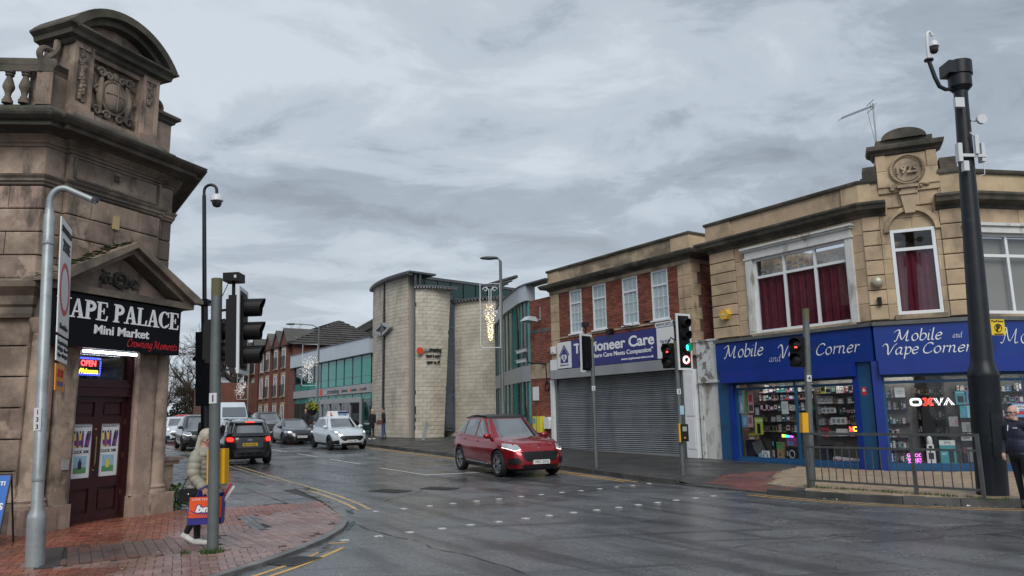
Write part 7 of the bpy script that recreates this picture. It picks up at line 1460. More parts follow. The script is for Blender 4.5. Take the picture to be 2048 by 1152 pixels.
for n_, c_, mt in (('paint_red', (.30, .004, .012), .5), ('paint_white', (.60, .66, .72), .1), ('paint_black', (.012, .013, .015), .2), ('paint_grey', (.035, .042, .048), .4), ('paint_far_red', (.5, .012, .02), .2), ('paint_silver', (.3, .32, .33), .6)): mat(n_, c_, rough=.28, metal=mt, coat=1, noise=(1.2, .06))
def wheel_meshes(R, W, rim, tag_):
    k = ('wheel', R, W, rim.name)
    if k not in _blk:
        B = MB(); r = R * .70; B.lathe([(r, -W / 2 + .02), (R - .05, -W / 2), (R - .015, -W / 2 + .02), (R, -W / 2 + .05), (R, W / 2 - .05), (R - .015, W / 2 - .02), (R - .05, W / 2), (r, W / 2 - .02)], 32, axis='y', caps=False)
        T = B.mesh('wheel', MATS['tyre'], True)
        B = MB(); y = W / 2 - .03                          # the outer side is -y in lathe's y axis
        B.m = 1; B.lathe([(.001, y - .10), (r, y - .08)], 24, axis='y', caps=False); B.m = 0
        B.lathe([(r - .018, y - .03), (r - .014, y + .005), (r, y + .012), (r + .004, y - .07)], 32, axis='y', caps=False)
        for j in range(5):
            for da in (-.2, .2):
                a = j * 2 * math.pi / 5; a1, a2 = a + da * .35, a + da * 1.15
                p, q = (.06 * math.cos(a1), .06 * math.sin(a1)), ((r - .02) * math.cos(a2), (r - .02) * math.sin(a2)); d = Vector((q[0] - p[0], q[1] - p[1])).normalized(); nx = Vector((-d.y, d.x)); w0, w1 = .02, .014
                vs = []
                for (pt, w, yy) in ((p, w0, y - .005), (q, w1, y - .0)):
                    for s in (-1, 1): vs.append((pt[0] + nx.x * w * s, -yy, pt[1] + nx.y * w * s))
                for (pt, w, yy) in ((p, w0 * 1.4, y - .05), (q, w1 * 1.3, y - .05)):
                    for s in (-1, 1): vs.append((pt[0] + nx.x * w * s, -yy, pt[1] + nx.y * w * s))
                B.add(vs, [(0, 1, 3, 2), (0, 2, 6, 4), (3, 1, 5, 7)])
        B.lathe([(.07, y - .04), (.07, y - .0), (.05, y + .008), (.001, y + .01)], 16, axis='y', caps=False)
        _blk[k] = (T, B.mesh('rim', [rim, MATS['rim_dark']], 30))
    return _blk[k]
def evalmesh(o):
    dg = bpy.context.evaluated_depsgraph_get(); dg.update(); return bpy.data.meshes.new_from_object(o.evaluated_get(dg))
def fixn(me):
    bm = bmesh.new(); bm.from_mesh(me); bmesh.ops.remove_doubles(bm, verts=bm.verts, dist=.0008); bmesh.ops.recalc_face_normals(bm, faces=bm.faces); bm.to_mesh(me); bm.free()
class Car:
    def __init__(s, **k):
        s.n = 5.0; s.zb = .2; s.R = .34; s.TW = .225; s.pull = [(0, .16, .14, .86), (.10, .05, .05, .94), (.3, .0, .0, .985), (.5, .0, .0, 1.0), (.68, .03, .02, .995), (.82, .08, .05, .975), (.92, .17, .08, .945), (1.0, .28, .12, .90)]
        s.crown = .05; s.gn = 6.0; s.__dict__.update(k); P = s.pull; F = sorted(set([p[0] for p in P] + [i / 16 for i in range(17)])); s.pull = [(f, *[float(np.interp(f, [p[0] for p in P], [p[j] for p in P])) for j in (1, 2, 3)]) for f in F]; s.xf = s.wb / 2 + s.fo; s.xr = s.xf - s.L
    def ztop(s, x): return float(np.interp(x, *zip(*sorted(s.deck))))
    def zroof(s, x): return float(np.interp(x, *zip(*sorted(s.roof))))
    def lev(s, f): P = s.pull; xs = [p[0] for p in P]; return [float(np.interp(f, xs, [p[i] for p in P])) for i in (1, 2, 3)]
    def plan(s, xf, xr, hw, n, m):
        t = np.linspace(0, math.pi / 2, 400); X = np.cos(t) ** (2 / n); Y = np.sin(t) ** (2 / n); A, Hh = (xf - xr) / 2, hw
        L = np.concatenate([[0], np.cumsum(np.hypot(np.diff(X * A), np.diff(Y * Hh)))]); q = np.interp(np.linspace(0, L[-1], m + 1), L, np.arange(400)); X, Y = np.interp(q, np.arange(400), X), np.interp(q, np.arange(400), Y)
        xc = (xf + xr) / 2; Q = [(X[i], Y[i]) for i in range(m + 1)]; F = Q + [(-a, b) for a, b in Q[-2::-1]]; F = F + [(a, -b) for a, b in F[-2:0:-1]]
        return [(xc + a * A, b * Hh) for a, b in F]
    def fx(s, y, z):     # front surface
        x = s.xf
        for _ in range(3):
            f = min(max((z - s.zb) / (s.ztop(x) - s.zb), 0), 1); pf, pr, w = s.lev(f); hw = s.W / 2 * w; A = (s.xf - pf - s.xr - pr) / 2; xc = (s.xf - pf + s.xr + pr) / 2; x = xc + A * max(1 - abs(min(abs(y) / hw, .999)) ** s.n, 0) ** (1 / s.n)
        return (x, y, z)
    def rx(s, y, z):
        x = s.xr
        for _ in range(3):
            f = min(max((z - s.zb) / (s.ztop(x) - s.zb), 0), 1); pf, pr, w = s.lev(f); hw = s.W / 2 * w; A = (s.xf - pf - s.xr - pr) / 2; xc = (s.xf - pf + s.xr + pr) / 2; x = xc - A * max(1 - abs(min(abs(y) / hw, .999)) ** s.n, 0) ** (1 / s.n)
        return (x, y, z)
    def sy(s, x, z, sd):
        f = min(max((z - s.zb) / (s.ztop(x) - s.zb), 0), 1); pf, pr, w = s.lev(f); hw = s.W / 2 * w; A = (s.xf - pf - s.xr - pr) / 2; xc = (s.xf - pf + s.xr + pr) / 2
        return (x, sd * hw * max(1 - min(abs((x - xc) / A), .9999) ** s.n, 0) ** (1 / s.n), z)
    def gl(s, t): return s.ws0 + (s.ws1 - s.ws0) * t, s.rw0 + (s.rw1 - s.rw0) * t, s.W / 2 * (s.g0 + (s.g1 - s.g0) * t ** 1.15)
    def gz(s, x, t): z0 = s.ztop(x) - .03; return z0 + t * (s.zroof(x) - z0)
    def gfront(s, yf, t):
        a, b, hw = s.gl(t); A, xc = (a - b) / 2, (a + b) / 2; x = xc + A * (1 - abs(yf) ** s.gn) ** (1 / s.gn); return (x, yf * hw, s.gz(x, t))
    def grear(s, yf, t):
        a, b, hw = s.gl(t); A, xc = (a - b) / 2, (a + b) / 2; x = xc - A * (1 - abs(yf) ** s.gn) ** (1 / s.gn); return (x, yf * hw, s.gz(x, t))
    def gside(s, x, t, sd):
        a, b, hw = s.gl(t); A, xc = (a - b) / 2, (a + b) / 2; X = min(abs((x - xc) / A), .999); return (x, sd * hw * (1 - X ** s.gn) ** (1 / s.gn), s.gz(x, t))
def decal(fn, poly, off, m, name, parent, cuts=3, label=None):
    bm = bmesh.new(); vs = [bm.verts.new((a, b, 0)) for a, b in poly]; bm.faces.new(vs); bmesh.ops.triangulate(bm, faces=bm.faces[:])
    if cuts: bmesh.ops.subdivide_edges(bm, edges=bm.edges[:], cuts=cuts, use_grid_fill=True)
    pos = []
    for v in bm.verts:
        a, b = v.co.x, v.co.y; p = Vector(fn(a, b)); e = .004; n = (Vector(fn(a + e, b)) - Vector(fn(a - e, b))).cross(Vector(fn(a, b + e)) - Vector(fn(a, b - e)))
        n = n.normalized() if n.length > 1e-9 else Vector((0, 0, 1)); out = Vector((p.x * .3, p.y, p.z - .7))
        if n.dot(out) < 0: n = -n
        pos.append(p + n * off)
    for v, p in zip(bm.verts, pos): v.co = p
    me = bpy.data.meshes.new(name); bm.to_mesh(me); bm.free(); me.materials.append(m); me.polygons.foreach_set('use_smooth', [True] * len(me.polygons))
    o = bpy.data.objects.new(name, me); col.objects.link(o); o.parent = parent
    if label: o['label'] = label
    return o
def build_car(name, label, cat, c, f, P, paint, rim='rim_silver', group=None, roofm=None, detail=2, front_plate='', rear_plate='', lights=False, brakes=False, clad=False):
    C_ = Car(**P); rz = math.atan2(f[1], f[0]); z0 = gz(c[1]); slope = (gz(c[1] + f[1]) - gz(c[1] - f[1])) / 2
    t = thing(name, label, cat, (c[0], c[1], z0), rz, group); t.rotation_euler = (0, -math.atan(slope), rz)
    pm = MATS[paint]; M = 26; B = MB(); rings = []
    for fr, pf, pr, w in C_.pull: rings.append([(x, y, C_.zb + fr * (C_.ztop(x) - C_.zb)) for x, y in C_.plan(C_.xf - pf, C_.xr + pr, C_.W / 2 * w, C_.n, M)])
    last = rings[-1]
    for q in (.9, .7, .4, .15): rings.append([(x, y * q, C_.ztop(x) + C_.crown * (1 - q * q) * min(1, max(0, (C_.xf - .2 - x) / .5)) * min(1, max(0, (x - C_.xr) / .5))) for x, y, z in last])
    k = len(last)
    for r in rings: B.v += r
    for i in range(len(rings) - 1):
        for j in range(k): B.f.append((i * k + j, i * k + (j + 1) % k, (i + 1) * k + (j + 1) % k, (i + 1) * k + j))
    B.f.append(tuple(range(k - 1, -1, -1))); b = (len(rings) - 1) * k; h = 2 * M
    # close the crown seam: ring is symmetric, bridge left and right halves
    for j in range(h): B.f.append((b + j, b + j + 1, b + (k - j - 1) % k, b + (k - j) % k) if j > 0 and j < h - 1 else ((b + j, b + j + 1, b + (k - j - 1) % k) if j == 0 else (b + j, b + j + 1, b + (k - j) % k)))
    B.mi = [0] * len(B.f); body = B.build('body', [pm, MATS['arch_black'], MATS['trim_black']], None, smooth=30)
    cut = MB(); Rr = C_.R + .05
    for x in (C_.wb / 2, -C_.wb / 2):
        for sd in (-1, 1): cut.lathe([(Rr, -.36), (Rr, .36)], 28, (x, sd * (C_.W / 2 - .02), C_.R), axis='y')
    co = cut.build('cutter', MATS['arch_black']); [fixn(q.data) for q in (body, co)]; md = body.modifiers.new('cut', 'BOOLEAN'); md.operation = 'DIFFERENCE'; md.object = co; md.solver = 'EXACT'
    me = evalmesh(body); body.modifiers.clear(); body.data = me; bpy.data.objects.remove(co)
    mi = []
    for p in me.polygons:
        c_ = p.center; a = min(math.hypot(c_.x - x, c_.z - C_.R) for x in (C_.wb / 2, -C_.wb / 2)); mi.append(1 if a < Rr + .004 and c_.z > C_.zb - .01 else (2 if c_.z < C_.zb + .03 else 0))
    me.materials.clear()
    for q in (pm, MATS['arch_black'], MATS['trim_black']): me.materials.append(q)
    me.polygons.foreach_set('material_index', mi)
    me.set_sharp_from_angle(angle=R_(35)); body.parent = t
    # cabin
    B = MB(); rings = []
    for tt in (0, .2, .4, .6, .8, .93, 1.0):
        a, b_, hw = C_.gl(tt); rings.append([(x, y, C_.gz(x, tt)) for x, y in C_.plan(a, b_, hw, C_.gn, 36)])
    last = rings[-1]; k = len(last); xm = (C_.ws1 + C_.rw1) / 2
    for q, e in ((.96, .25), (.9, .45), (.7, .75), (.4, .95), (.1, 1)): rings.append([(xm + (x - xm) * (q * .5 + .5 if q > .5 else q * .9 + .1), y * q, z + C_.rc * e) for x, y, z in last])
    for r in rings: B.v += r
    for i in range(len(rings) - 1):
        for j in range(k): B.f.append((i * k + j, i * k + (j + 1) % k, (i + 1) * k + (j + 1) % k, (i + 1) * k + j))
    B.f.append(tuple(range((len(rings) - 1) * k, len(rings) * k))); B.mi = [0] * len(B.f)
    if roofm:
        B.mi = [1 if i >= 5 * k else 0 for i in range(len(B.f))]
    B.build('cabin', [pm, MATS[roofm or paint]], t, smooth=50)
    g = MATS['car_glass']
    decal(C_.gfront, [(-.93, .04), (.93, .04), (.92, .9), (-.92, .9)], .008, g, 'windscreen', t, 7)
    decal(C_.grear, [(-.8, C_.rt0), (.8, C_.rt0), (.78, .88), (-.78, .88)], .006, g, 'rear_window', t, 5)
    for sd in (-1, 1):
        fn = lambda x, tt, sd=sd: C_.gside(x, tt, sd)
        for poly in C_.side: decal(fn, poly, .010, g, 'side_window', t, 5)
        # mirror
        mx, mz = C_.mir; yb = C_.gside(mx, .1, sd)[1]; B = MB(); B.ell((mx - .02, yb + sd * .14, mz), (.09, .13, .085), 14, 10); B.m = 1; B.box(mx - .06, mx + .04, yb, yb + sd * .1, mz - .07, mz - .04); B.build('mirror', [pm if not C_.__dict__.get('mirm') else MATS[C_.mirm], MATS['trim_black']], t, smooth=True)
    # wheels
    T, Rm = wheel_meshes(C_.R, C_.TW, MATS[rim], name); ty = C_.W / 2 - C_.TW / 2 - .015
    for x in (C_.wb / 2, -C_.wb / 2):
        for sd in (-1, 1):
            w = bpy.data.objects.new('wheel', T); col.objects.link(w); w.parent = t; w.location = (x, sd * ty, C_.R); w.rotation_euler = (0, random.uniform(0, 1), 0) if sd < 0 else (0, random.uniform(0, 1), math.pi)
            r = bpy.data.objects.new('rim', Rm); col.objects.link(r); r.parent = w
    bs_ = {sd: (lambda x, z, sd=sd: C_.sy(x, z, sd)) for sd in (-1, 1)}
    for poly, m, nm in C_.front:
        for sg in ((1, -1) if poly[0][0] != 'c' else (1,)):
            q = [(a * sg, b) for a, b in (poly if poly[0][0] != 'c' else poly[1:])]
            decal(C_.fx, q if sg > 0 else q[::-1], .018 if m in ('lamp_on', 'brake_on') else .014 if m not in ('grille_black', 'trim_black') else .010, MATS[m], nm, t, 5)
    for poly, m, nm in C_.rear:
        for sg in ((1, -1) if poly[0][0] != 'c' else (1,)):
            q = [(a * sg, b) for a, b in (poly if poly[0][0] != 'c' else poly[1:])]
            decal(C_.rx, q, .018 if m in ('lamp_on', 'brake_on') else .014 if m not in ('grille_black', 'trim_black') else .010, MATS[m], nm, t, 5)
    for sd in (-1, 1):
        x0, x1 = -C_.wb / 2 + C_.R + .08, C_.wb / 2 - C_.R - .08
        decal(bs_[sd], [(x0, C_.zb + .02), (x1, C_.zb + .02), (x1, C_.zb + .12), (x0, C_.zb + .12)], .006, MATS['trim_black'], 'sill', t, 2)
        if clad:
            for x in (C_.wb / 2, -C_.wb / 2):
                n = 12; B = MB(); ang = [math.pi * (i / n) * 1.1 - .15 for i in range(n + 1)]
                P_ = lambda r, a: bs_[sd](x + r * math.cos(a), max(C_.R + r * math.sin(a), C_.zb + .02))
                vs = [Vector(P_(r, a)) + Vector((0, sd * .012, 0)) for a in ang for r in (Rr - .005, Rr + .06)]; B.add(vs, [(2 * i, 2 * i + 1, 2 * i + 3, 2 * i + 2) for i in range(n)]); B.build('arch_trim', MATS['trim_black'], t)
        if detail > 1:
            for xx in C_.doors:
                decal(bs_[sd], [(xx - .005, C_.zb + .14), (xx + .005, C_.zb + .14), (xx + .005, C_.ztop(xx) - .02), (xx - .005, C_.ztop(xx) - .02)], .003, MATS['arch_black'], 'door_gap', t, 0)
            for xx in C_.handles: p = Vector(C_.sy(xx, C_.ztop(xx) - .1, sd)); B = MB(); B.ell((p.x, p.y + sd * .012, p.z), (.1, .02, .018), 10, 6); B.build('door_handle', pm, t, smooth=True)
    def plate(txt, z, front):
        if not txt: return
        p = C_.fx(0, z) if front else C_.rx(0, z); sgn = 1 if front else -1
        # plates are flat: face +x (front) or -x (rear)
        M_ = Matrix.Translation((p[0] + sgn * .02, 0, z)) @ Matrix.Rotation(math.pi / 2 * sgn, 4, 'Z'); B = MB(M_); B.box(-.26, .26, -.012, .03, -.056, .056); q = B.build('number_plate', MATS['plate_front' if front else 'plate_rear'], t); text(txt, 0, -.034, .068, MATS['ink_black'], q, y=-.0135, width=.44, bold=.02, M=M_, ext=.001)
    plate(front_plate, C_.pz[0], True); plate(rear_plate, C_.pz[1], False)
    return t, C_
suv = dict(L=4.6, W=1.88, wb=2.71, fo=.90, R=.355, ws0=1.10, ws1=.10, rw0=-2.15, rw1=-1.50, g0=.93, g1=.69, rc=.05, mir=(.78, 1.12), crown=.06,
  deck=[(2.3, .80), (2.15, .89), (1.85, .97), (1.0, 1.05), (.3, 1.04), (-1.2, 1.10), (-2.0, 1.12), (-2.4, 1.08)], roof=[(1.0, 1.53), (.5, 1.615), (.1, 1.655), (-.5, 1.68), (-1.0, 1.65), (-1.5, 1.57), (-2.2, 1.45)], rt0=.25,
  side=[[(.66, .1), (-.16, .1), (-.16, .84), (.0, .84)], [(-.24, .1), (-1.06, .1), (-1.06, .84), (-.24, .84)], [(-1.13, .12), (-1.62, .30), (-1.30, .80), (-1.13, .84)]],
  front=[([('c', 0), (-.60, .72), (.60, .72), (.50, .50), (.38, .46), (-.38, .46), (-.50, .50)], 'grille_black', 'grille'), ([(.56, .80), (.60, .90), (.86, .93), (.9, .84), (.72, .76)], 'lamp_glass', 'headlight'), ([(.57, .785), (.72, .745), (.9, .83), (.9, .81), (.73, .725), (.57, .765)], 'lamp_on', 'running_light'), ([(.58, .42), (.66, .56), (.86, .54), (.84, .36)], 'trim_black', 'bumper_vent'), ([('c', 0), (-.52, .26), (.52, .26), (.56, .36), (-.56, .36)], 'trim_black', 'lower_intake')],
  rear=[([(.5, .9), (.5, 1.02), (.78, 1.0), (.78, .86)], 'tail_red', 'tail_light'), ([('c', 0), (-.7, .26), (.7, .26), (.75, .5), (-.75, .5)], 'trim_black', 'bumper')], doors=(.95, -.2, -1.05), handles=(-.02, -.98), pz=(.44, .75))
rc, C1 = build_car('red_car', 'shiny dark red SUV with black roof turning out of the street past the stop line', 'car', (-.30, 23.2), (.45, -.893), dict(suv, W=1.94, L=4.72, R=.372, wb=2.76), 'paint_red', roofm='trim_black', front_plate='YR71 DYG')
B = MB()
for k in range(7): z = .50 + k * .031; hw = .44 + .1 * (k / 6); pz_l = [C1.fx(-hw + 2 * hw * i / 8, z) for i in range(9)]; B.tube([(q[0] + .016, q[1], q[2]) for q in pz_l], .005, 4)
B.build('grille_bars', MATS['trim_black'], rc)
for sd in (-1, 1): decal(lambda x, z, sd=sd: C1.sy(x, z, sd), [(-1.5, .93), (1.3, .86), (1.3, .872), (-1.5, .945)], .006, MATS['paint_red'], 'body_crease', rc, 3)
B = MB(); p = C1.fx(0, .79); B.ell((p[0] + .0, 0, .79), (.02, .07, .028), 12, 8); B.build('badge', MATS['chrome'], rc, smooth=True)
for sd in (-1, 1): B = MB(); B.tube([(.05, sd * .66, 1.67), (-.5, sd * .68, 1.705), (-1.0, sd * .67, 1.68), (-1.45, sd * .65, 1.61)], .018, 6); B.build('roof_rail', MATS['trim_black'], rc, smooth=True)
B = MB(); B.tube([C1.gfront(-.05, .03), C1.gfront(.5, .08)], .01, 5); B.tube([C1.gfront(-.6, .03), C1.gfront(-.0, .1)], .01, 5); B.build('wiper', MATS['trim_black'], rc)
for sd in (-1, 1): decal(lambda x, z, sd=sd: C1.sy(x, z, sd), [(-.85, .36), (.75, .32), (.75, .35), (-.85, .40)], .012, MATS['chrome'], 'door_strip', rc, 2)
hatch = dict(suv); hatch.update(L=4.2, W=1.81, wb=2.59, fo=.83, R=.33, ws0=.98, ws1=.2, rw0=-1.92, rw1=-1.42, mir=(.76, 1.06), n=4.2,
  deck=[(2.15, .80), (1.95, .90), (1.7, .95), (.95, 1.0), (.3, .99), (-1.1, 1.05), (-1.8, 1.07), (-2.1, 1.02)], roof=[(.9, 1.44), (.2, 1.49), (-.4, 1.51), (-1.1, 1.47), (-1.6, 1.40), (-2, 1.36)],
  front=[([('c', 0), (-.50, .66), (.50, .66), (.58, .58), (.40, .44), (-.40, .44), (-.58, .58)], 'grille_black', 'grille'), ([(.52, .76), (.58, .90), (.74, .94), (.82, .86), (.74, .74), (.6, .70)], 'lamp_glass', 'headlight'), ([(.60, .79), (.64, .86), (.72, .86), (.72, .79)], 'lamp_on', 'headlight_bulb'), ([(.56, .28), (.60, .48), (.84, .42), (.82, .30)], 'trim_black', 'fog_recess'), ([('c', 0), (-.5, .25), (.5, .25), (.48, .34), (-.48, .34)], 'trim_black', 'lower_intake')], doors=(.9, -.2, -1.0), handles=(-.02, -.95), pz=(.42, .72))
wc, C2_ = build_car('white_car', 'white learner car with a driving school board on its roof', 'car', (-8.7, 37.1), (.52, -.854), hatch, 'paint_white', rim='rim_dark', front_plate='PX68 XBP')
rs = thing('roof_sign', 'white and blue L-plate driving school board on the white car roof', 'roof sign', (-8.7, 37.1, gz(37.1)), math.atan2(-.854, .52))
B = MB(Matrix.Rotation(math.pi / 2, 4, 'Z')); B.add([(-.55, .0, 1.53), (.55, .0, 1.53), (.5, .08, 1.8), (-.5, .08, 1.8), (-.55, .28, 1.53), (.55, .28, 1.53), (.5, .2, 1.8), (-.5, .2, 1.8)], [(0, 1, 2, 3), (5, 4, 7, 6), (1, 5, 6, 2), (4, 0, 3, 7), (3, 2, 6, 7), (0, 4, 5, 1)]); q = B.build('board', MATS['plate_white'], rs)
Mq = Matrix.Rotation(math.pi / 2, 4, 'Z'); B = MB(Mq); B.box(-.02, .5, .0, .03, 1.7, 1.78); B.m = 1; B.box(.0, .48, .0, .02, 1.58, 1.66); B.build('print', [MATS['sign_navy'], MATS['p_sky']], q); text('L', -.34, 1.58, .16, MATS['p_red'], q, y=.0, M=Mq, bold=.05); text('driving', .2, 1.6, .07, MATS['sign_navy'], q, y=.0, M=Mq, width=.4)
coupe = dict(suv); coupe.update(L=4.18, W=1.84, wb=2.47, fo=.9, R=.32, zb=.15, ws0=.85, ws1=-.0, rw0=-1.85, rw1=-.95, g0=.88, g1=.62, mir=(.55, .95), n=3.6,
  deck=[(2.15, .66), (1.9, .76), (1.5, .83), (.85, .90), (.0, .90), (-1.2, .93), (-2.1, .88)], roof=[(.9, 1.25), (.0, 1.31), (-.5, 1.32), (-1.2, 1.22), (-2, 1.0)], rt0=.2,
  side=[[(.5, .1), (-.55, .1), (-.5, .82), (-.2, .84)], [(-.62, .12), (-1.2, .2), (-.9, .7), (-.62, .8)]],
  front=[([('c', 0), (-.38, .62), (.38, .62), (.34, .26), (-.34, .26)], 'grille_black', 'grille'), ([(.46, .62), (.5, .72), (.8, .74), (.84, .64), (.6, .58)], 'lamp_glass', 'headlight'), ([(.54, .64), (.56, .69), (.68, .7), (.68, .64)], 'lamp_on', 'headlight_bulb'), ([(.46, .26), (.46, .42), (.8, .44), (.8, .3)], 'trim_black', 'side_intake')], doors=(.75, -.5), handles=(-.4,), pz=(.42, .7))
build_car('grey_coupe', 'low dark grey coupe with lit headlamps queueing behind the white learner car', 'car', (-12.64, 42.95), (.5, -.866), coupe, 'paint_grey', front_plate='AU12 TTC', rim='rim_dark')
build_car('dark_suv', 'large dark grey SUV facing the junction behind the grey coupe', 'car', (-16.6, 50.5), (.5, -.866), dict(suv, L=4.75, W=1.95), 'paint_black', front_plate='FH66 OPT', detail=1)
build_car('silver_car', 'dull silver car mostly hidden between the white van and the dark SUV', 'car', (-19.9, 57), (.5, -.866), hatch, 'paint_silver', detail=1)
build_car('black_suv', 'black SUV parked at the left kerb facing the camera', 'car', (-16.2, 38.6), (.5, -.866), dict(suv, L=4.7, W=1.93), 'paint_black', front_plate='', detail=1, rim='rim_dark')
build_car('parked_white_car', 'white car parked behind the black SUV near the stone corner', 'car', (-20.9, 46.6), (.5, -.866), hatch, 'paint_white', detail=1)
build_car('far_red_car', 'bright red car at the far end of the street', 'car', (-26.9, 62.5), (.93, -.36), suv, 'paint_far_red', detail=1)
build_car('far_red_car', 'second red car partly hidden behind the pole at the far end', 'car', (-25.4, 66.5), (.8, -.6), hatch, 'paint_far_red', detail=1)
cro = dict(suv, rw1=-1.62); cro.update(L=4.15, W=1.76, wb=2.6, fo=.82, R=.335, zb=.22, ws0=.95, ws1=.25, rw0=-2.0, rw1=-1.62, g0=.92, g1=.74, mir=(.75, 1.12), rt0=.2,
  deck=[(2.15, .85), (1.9, .95), (1.0, 1.04), (-1.1, 1.08), (-1.9, 1.08), (-2.1, 1.05)], roof=[(.9, 1.52), (.2, 1.57), (-.6, 1.60), (-1.3, 1.58), (-2.0, 1.53)],
  rear=[([(.56, .88), (.56, .95), (.60, 1.0), (.70, 1.0), (.75, .96), (.75, .89), (.70, .85), (.60, .85)], 'brake_on', 'tail_light'), ([(.50, .84), (.52, 1.02), (.60, 1.05), (.78, 1.03), (.8, .86), (.72, .82), (.56, .81)], 'tail_red', 'tail_lens'), ([('c', 0), (-.86, .25), (.86, .25), (.86, .66), (.6, .62), (-.6, .62), (-.86, .66)], 'trim_black', 'bumper'), ([('c', 0), (-.5, .34), (.5, .34), (.58, .55), (-.58, .55)], 'paint_grey', 'skid_plate')], pz=(.45, .74))
ci, C3_ = build_car('black_crossover', 'black crossover with a pale roof and red brake lights driving away from the camera', 'car', (-10.6, 29.1), (-.5, .866), cro, 'paint_black', roofm='paint_silver', rear_plate='KU19 NGZ', clad=True)
for k in range(3): decal(C3_.rx, [(-.42 + k * .3, .38), (-.2 + k * .3, .38), (-.2 + k * .3, .51), (-.42 + k * .3, .51)], .014, MATS['grille_black'], 'bumper_pocket', ci, 1)
B = MB(); p = C3_.grear(0, .93); B.box(p[0] - .12, p[0] + .2, -.5, .5, p[2] - .01, p[2] + .035); B.build('spoiler', MATS['paint_silver'], ci); B = MB(); B.box(p[0] - .125, p[0] - .115, -.16, .16, p[2] - .005, p[2] + .03); B.build('high_brake_light', MATS['brake_on'], ci)
p = C3_.rx(0, .93); B = MB()
for z in (.93, .885): B.ext_x([(-.09, z - .03), (0, z + .02), (.09, z - .03), (.09, z - .055), (0, z - .005), (-.09, z - .055)], p[0] - .015, p[0] + .02)
B.build('badge', MATS['chrome'], ci)
for sg in (-1, 1): decal(C3_.grear, [(.84 * sg, .15), (.95 * sg, .15), (.95 * sg, .7), (.84 * sg, .7)], .012, MATS['paint_silver'], 'pillar_trim', ci, 3)
B = MB(); B.tube([(-1.3, 0, 1.6), (-1.36, 0, 1.78)], .008, 5); B.build('aerial', MATS['trim_black'], ci)
for sd in (-1, 1): B = MB(); B.tube([(.1, sd * .6, 1.6), (-.6, sd * .62, 1.645), (-1.5, sd * .6, 1.6)], .02, 6); B.build('roof_rail', MATS['trim_black'], ci)
# van
vn = thing('white_van', 'tall white van facing the camera in the queue behind the black crossover', 'van', (-21.3, 56.5, gz(56.5)), math.atan2(-.866, .5))
B = MB(); pr = [(2.75, .35), (2.8, .75), (2.7, 1.05), (1.9, 1.25), (1.25, 1.35), (.75, 2.15), (.35, 2.5), (-2.9, 2.55), (-2.95, .35)]
for i, (sc_, y) in enumerate(((0, -1.0), (0, 1.0))): pass
n = len(pr); vs = [(x, y * (1 if z < 1.4 else 1 - (z - 1.4) * .12), z) for y in (-1.0, 1.0) for x, z in pr]; B.add(vs, [tuple(range(n)), tuple(range(2 * n - 1, n - 1, -1))] + [((i + 1) % n, i, n + i, n + (i + 1) % n) for i in range(n)]); b_ = B.build('body', MATS['paint_white'], vn)
md = b_.modifiers.new('b', 'BEVEL'); md.width = .09; md.segments = 3; md.limit_method = 'ANGLE'; md.angle_limit = R_(15)
me = evalmesh(b_); b_.modifiers.clear(); b_.data = me; me.polygons.foreach_set('use_smooth', [True] * len(me.polygons))
B = MB(); B.add([(1.235, -.86, 1.42), (1.235, .86, 1.42), (.80, .80, 2.11), (.80, -.80, 2.11)], [(0, 1, 2, 3)]); B.v = [(x + .03, y, z + .02) for x, y, z in B.v]; B.build('windscreen', MATS['car_glass'], vn)
for sd in (-1, 1):
    B = MB(); B.ext_y([(1.1, 1.4), (.3, 1.4), (.3, 2.0), (.72, 2.0)], sd * .985, sd * 1.0); B.build('side_window', MATS['car_glass'], vn); B = MB(); B.box(2.66, 2.79, sd * .6, sd * .92, .8, 1.08); B.build('headlight', MATS['lamp_glass'], vn); B = MB(); B.box(.95, 1.1, sd * 1.0, sd * 1.22, 1.35, 1.75); B.build('mirror', MATS['trim_black'], vn)
B = MB(); B.box(2.72, 2.83, -.5, .5, .7, 1.0); B.m = 0; B.box(2.7, 2.84, -.9, .9, .36, .6); B.build('bumper', MATS['trim_black'], vn)
T, Rm = wheel_meshes(.34, .22, MATS['rim_silver'], 'v')
for x in (1.85, -1.8):
    for sd in (-1, 1): w = bpy.data.objects.new('wheel', T); col.objects.link(w); w.parent = vn; w.location = (x, sd * .9, .34); r = bpy.data.objects.new('rim', Rm); col.objects.link(r); r.parent = w
# ------------------------------------------------------------------ people
mat('skin', (.50, .27, .20), rough=.55, noise=(30, .06)); mat('skin_pale', (.55, .33, .26), rough=.55, noise=(30, .08)); mat('hair_silver', (.44, .40, .33), rough=.5, noise=(60, .25)); mat('hair_white', (.6, .58, .55), rough=.7); mat('hair_blond', (.45, .33, .16), rough=.6); mat('hair_dark', (.02, .016, .013), rough=.6)
mat('puffer', (.30, .29, .235), rough=.6, noise=(9, .12), bump=(30, .004)); mat('leggings', (.010, .010, .012), rough=.8); mat('trainer', (.62, .61, .58), rough=.6); mat('navy_jacket', (.014, .018, .040), rough=.5, noise=(6, .25), bump=(14, .008)); mat('dark_trousers', (.010, .012, .018), rough=.85); mat('dark_coat', (.014, .014, .018), rough=.85, noise=(8, .2)); mat('jeans', (.06, .11, .20), rough=.85, noise=(12, .15)); mat('black_shoe', (.012, .012, .012), rough=.5)
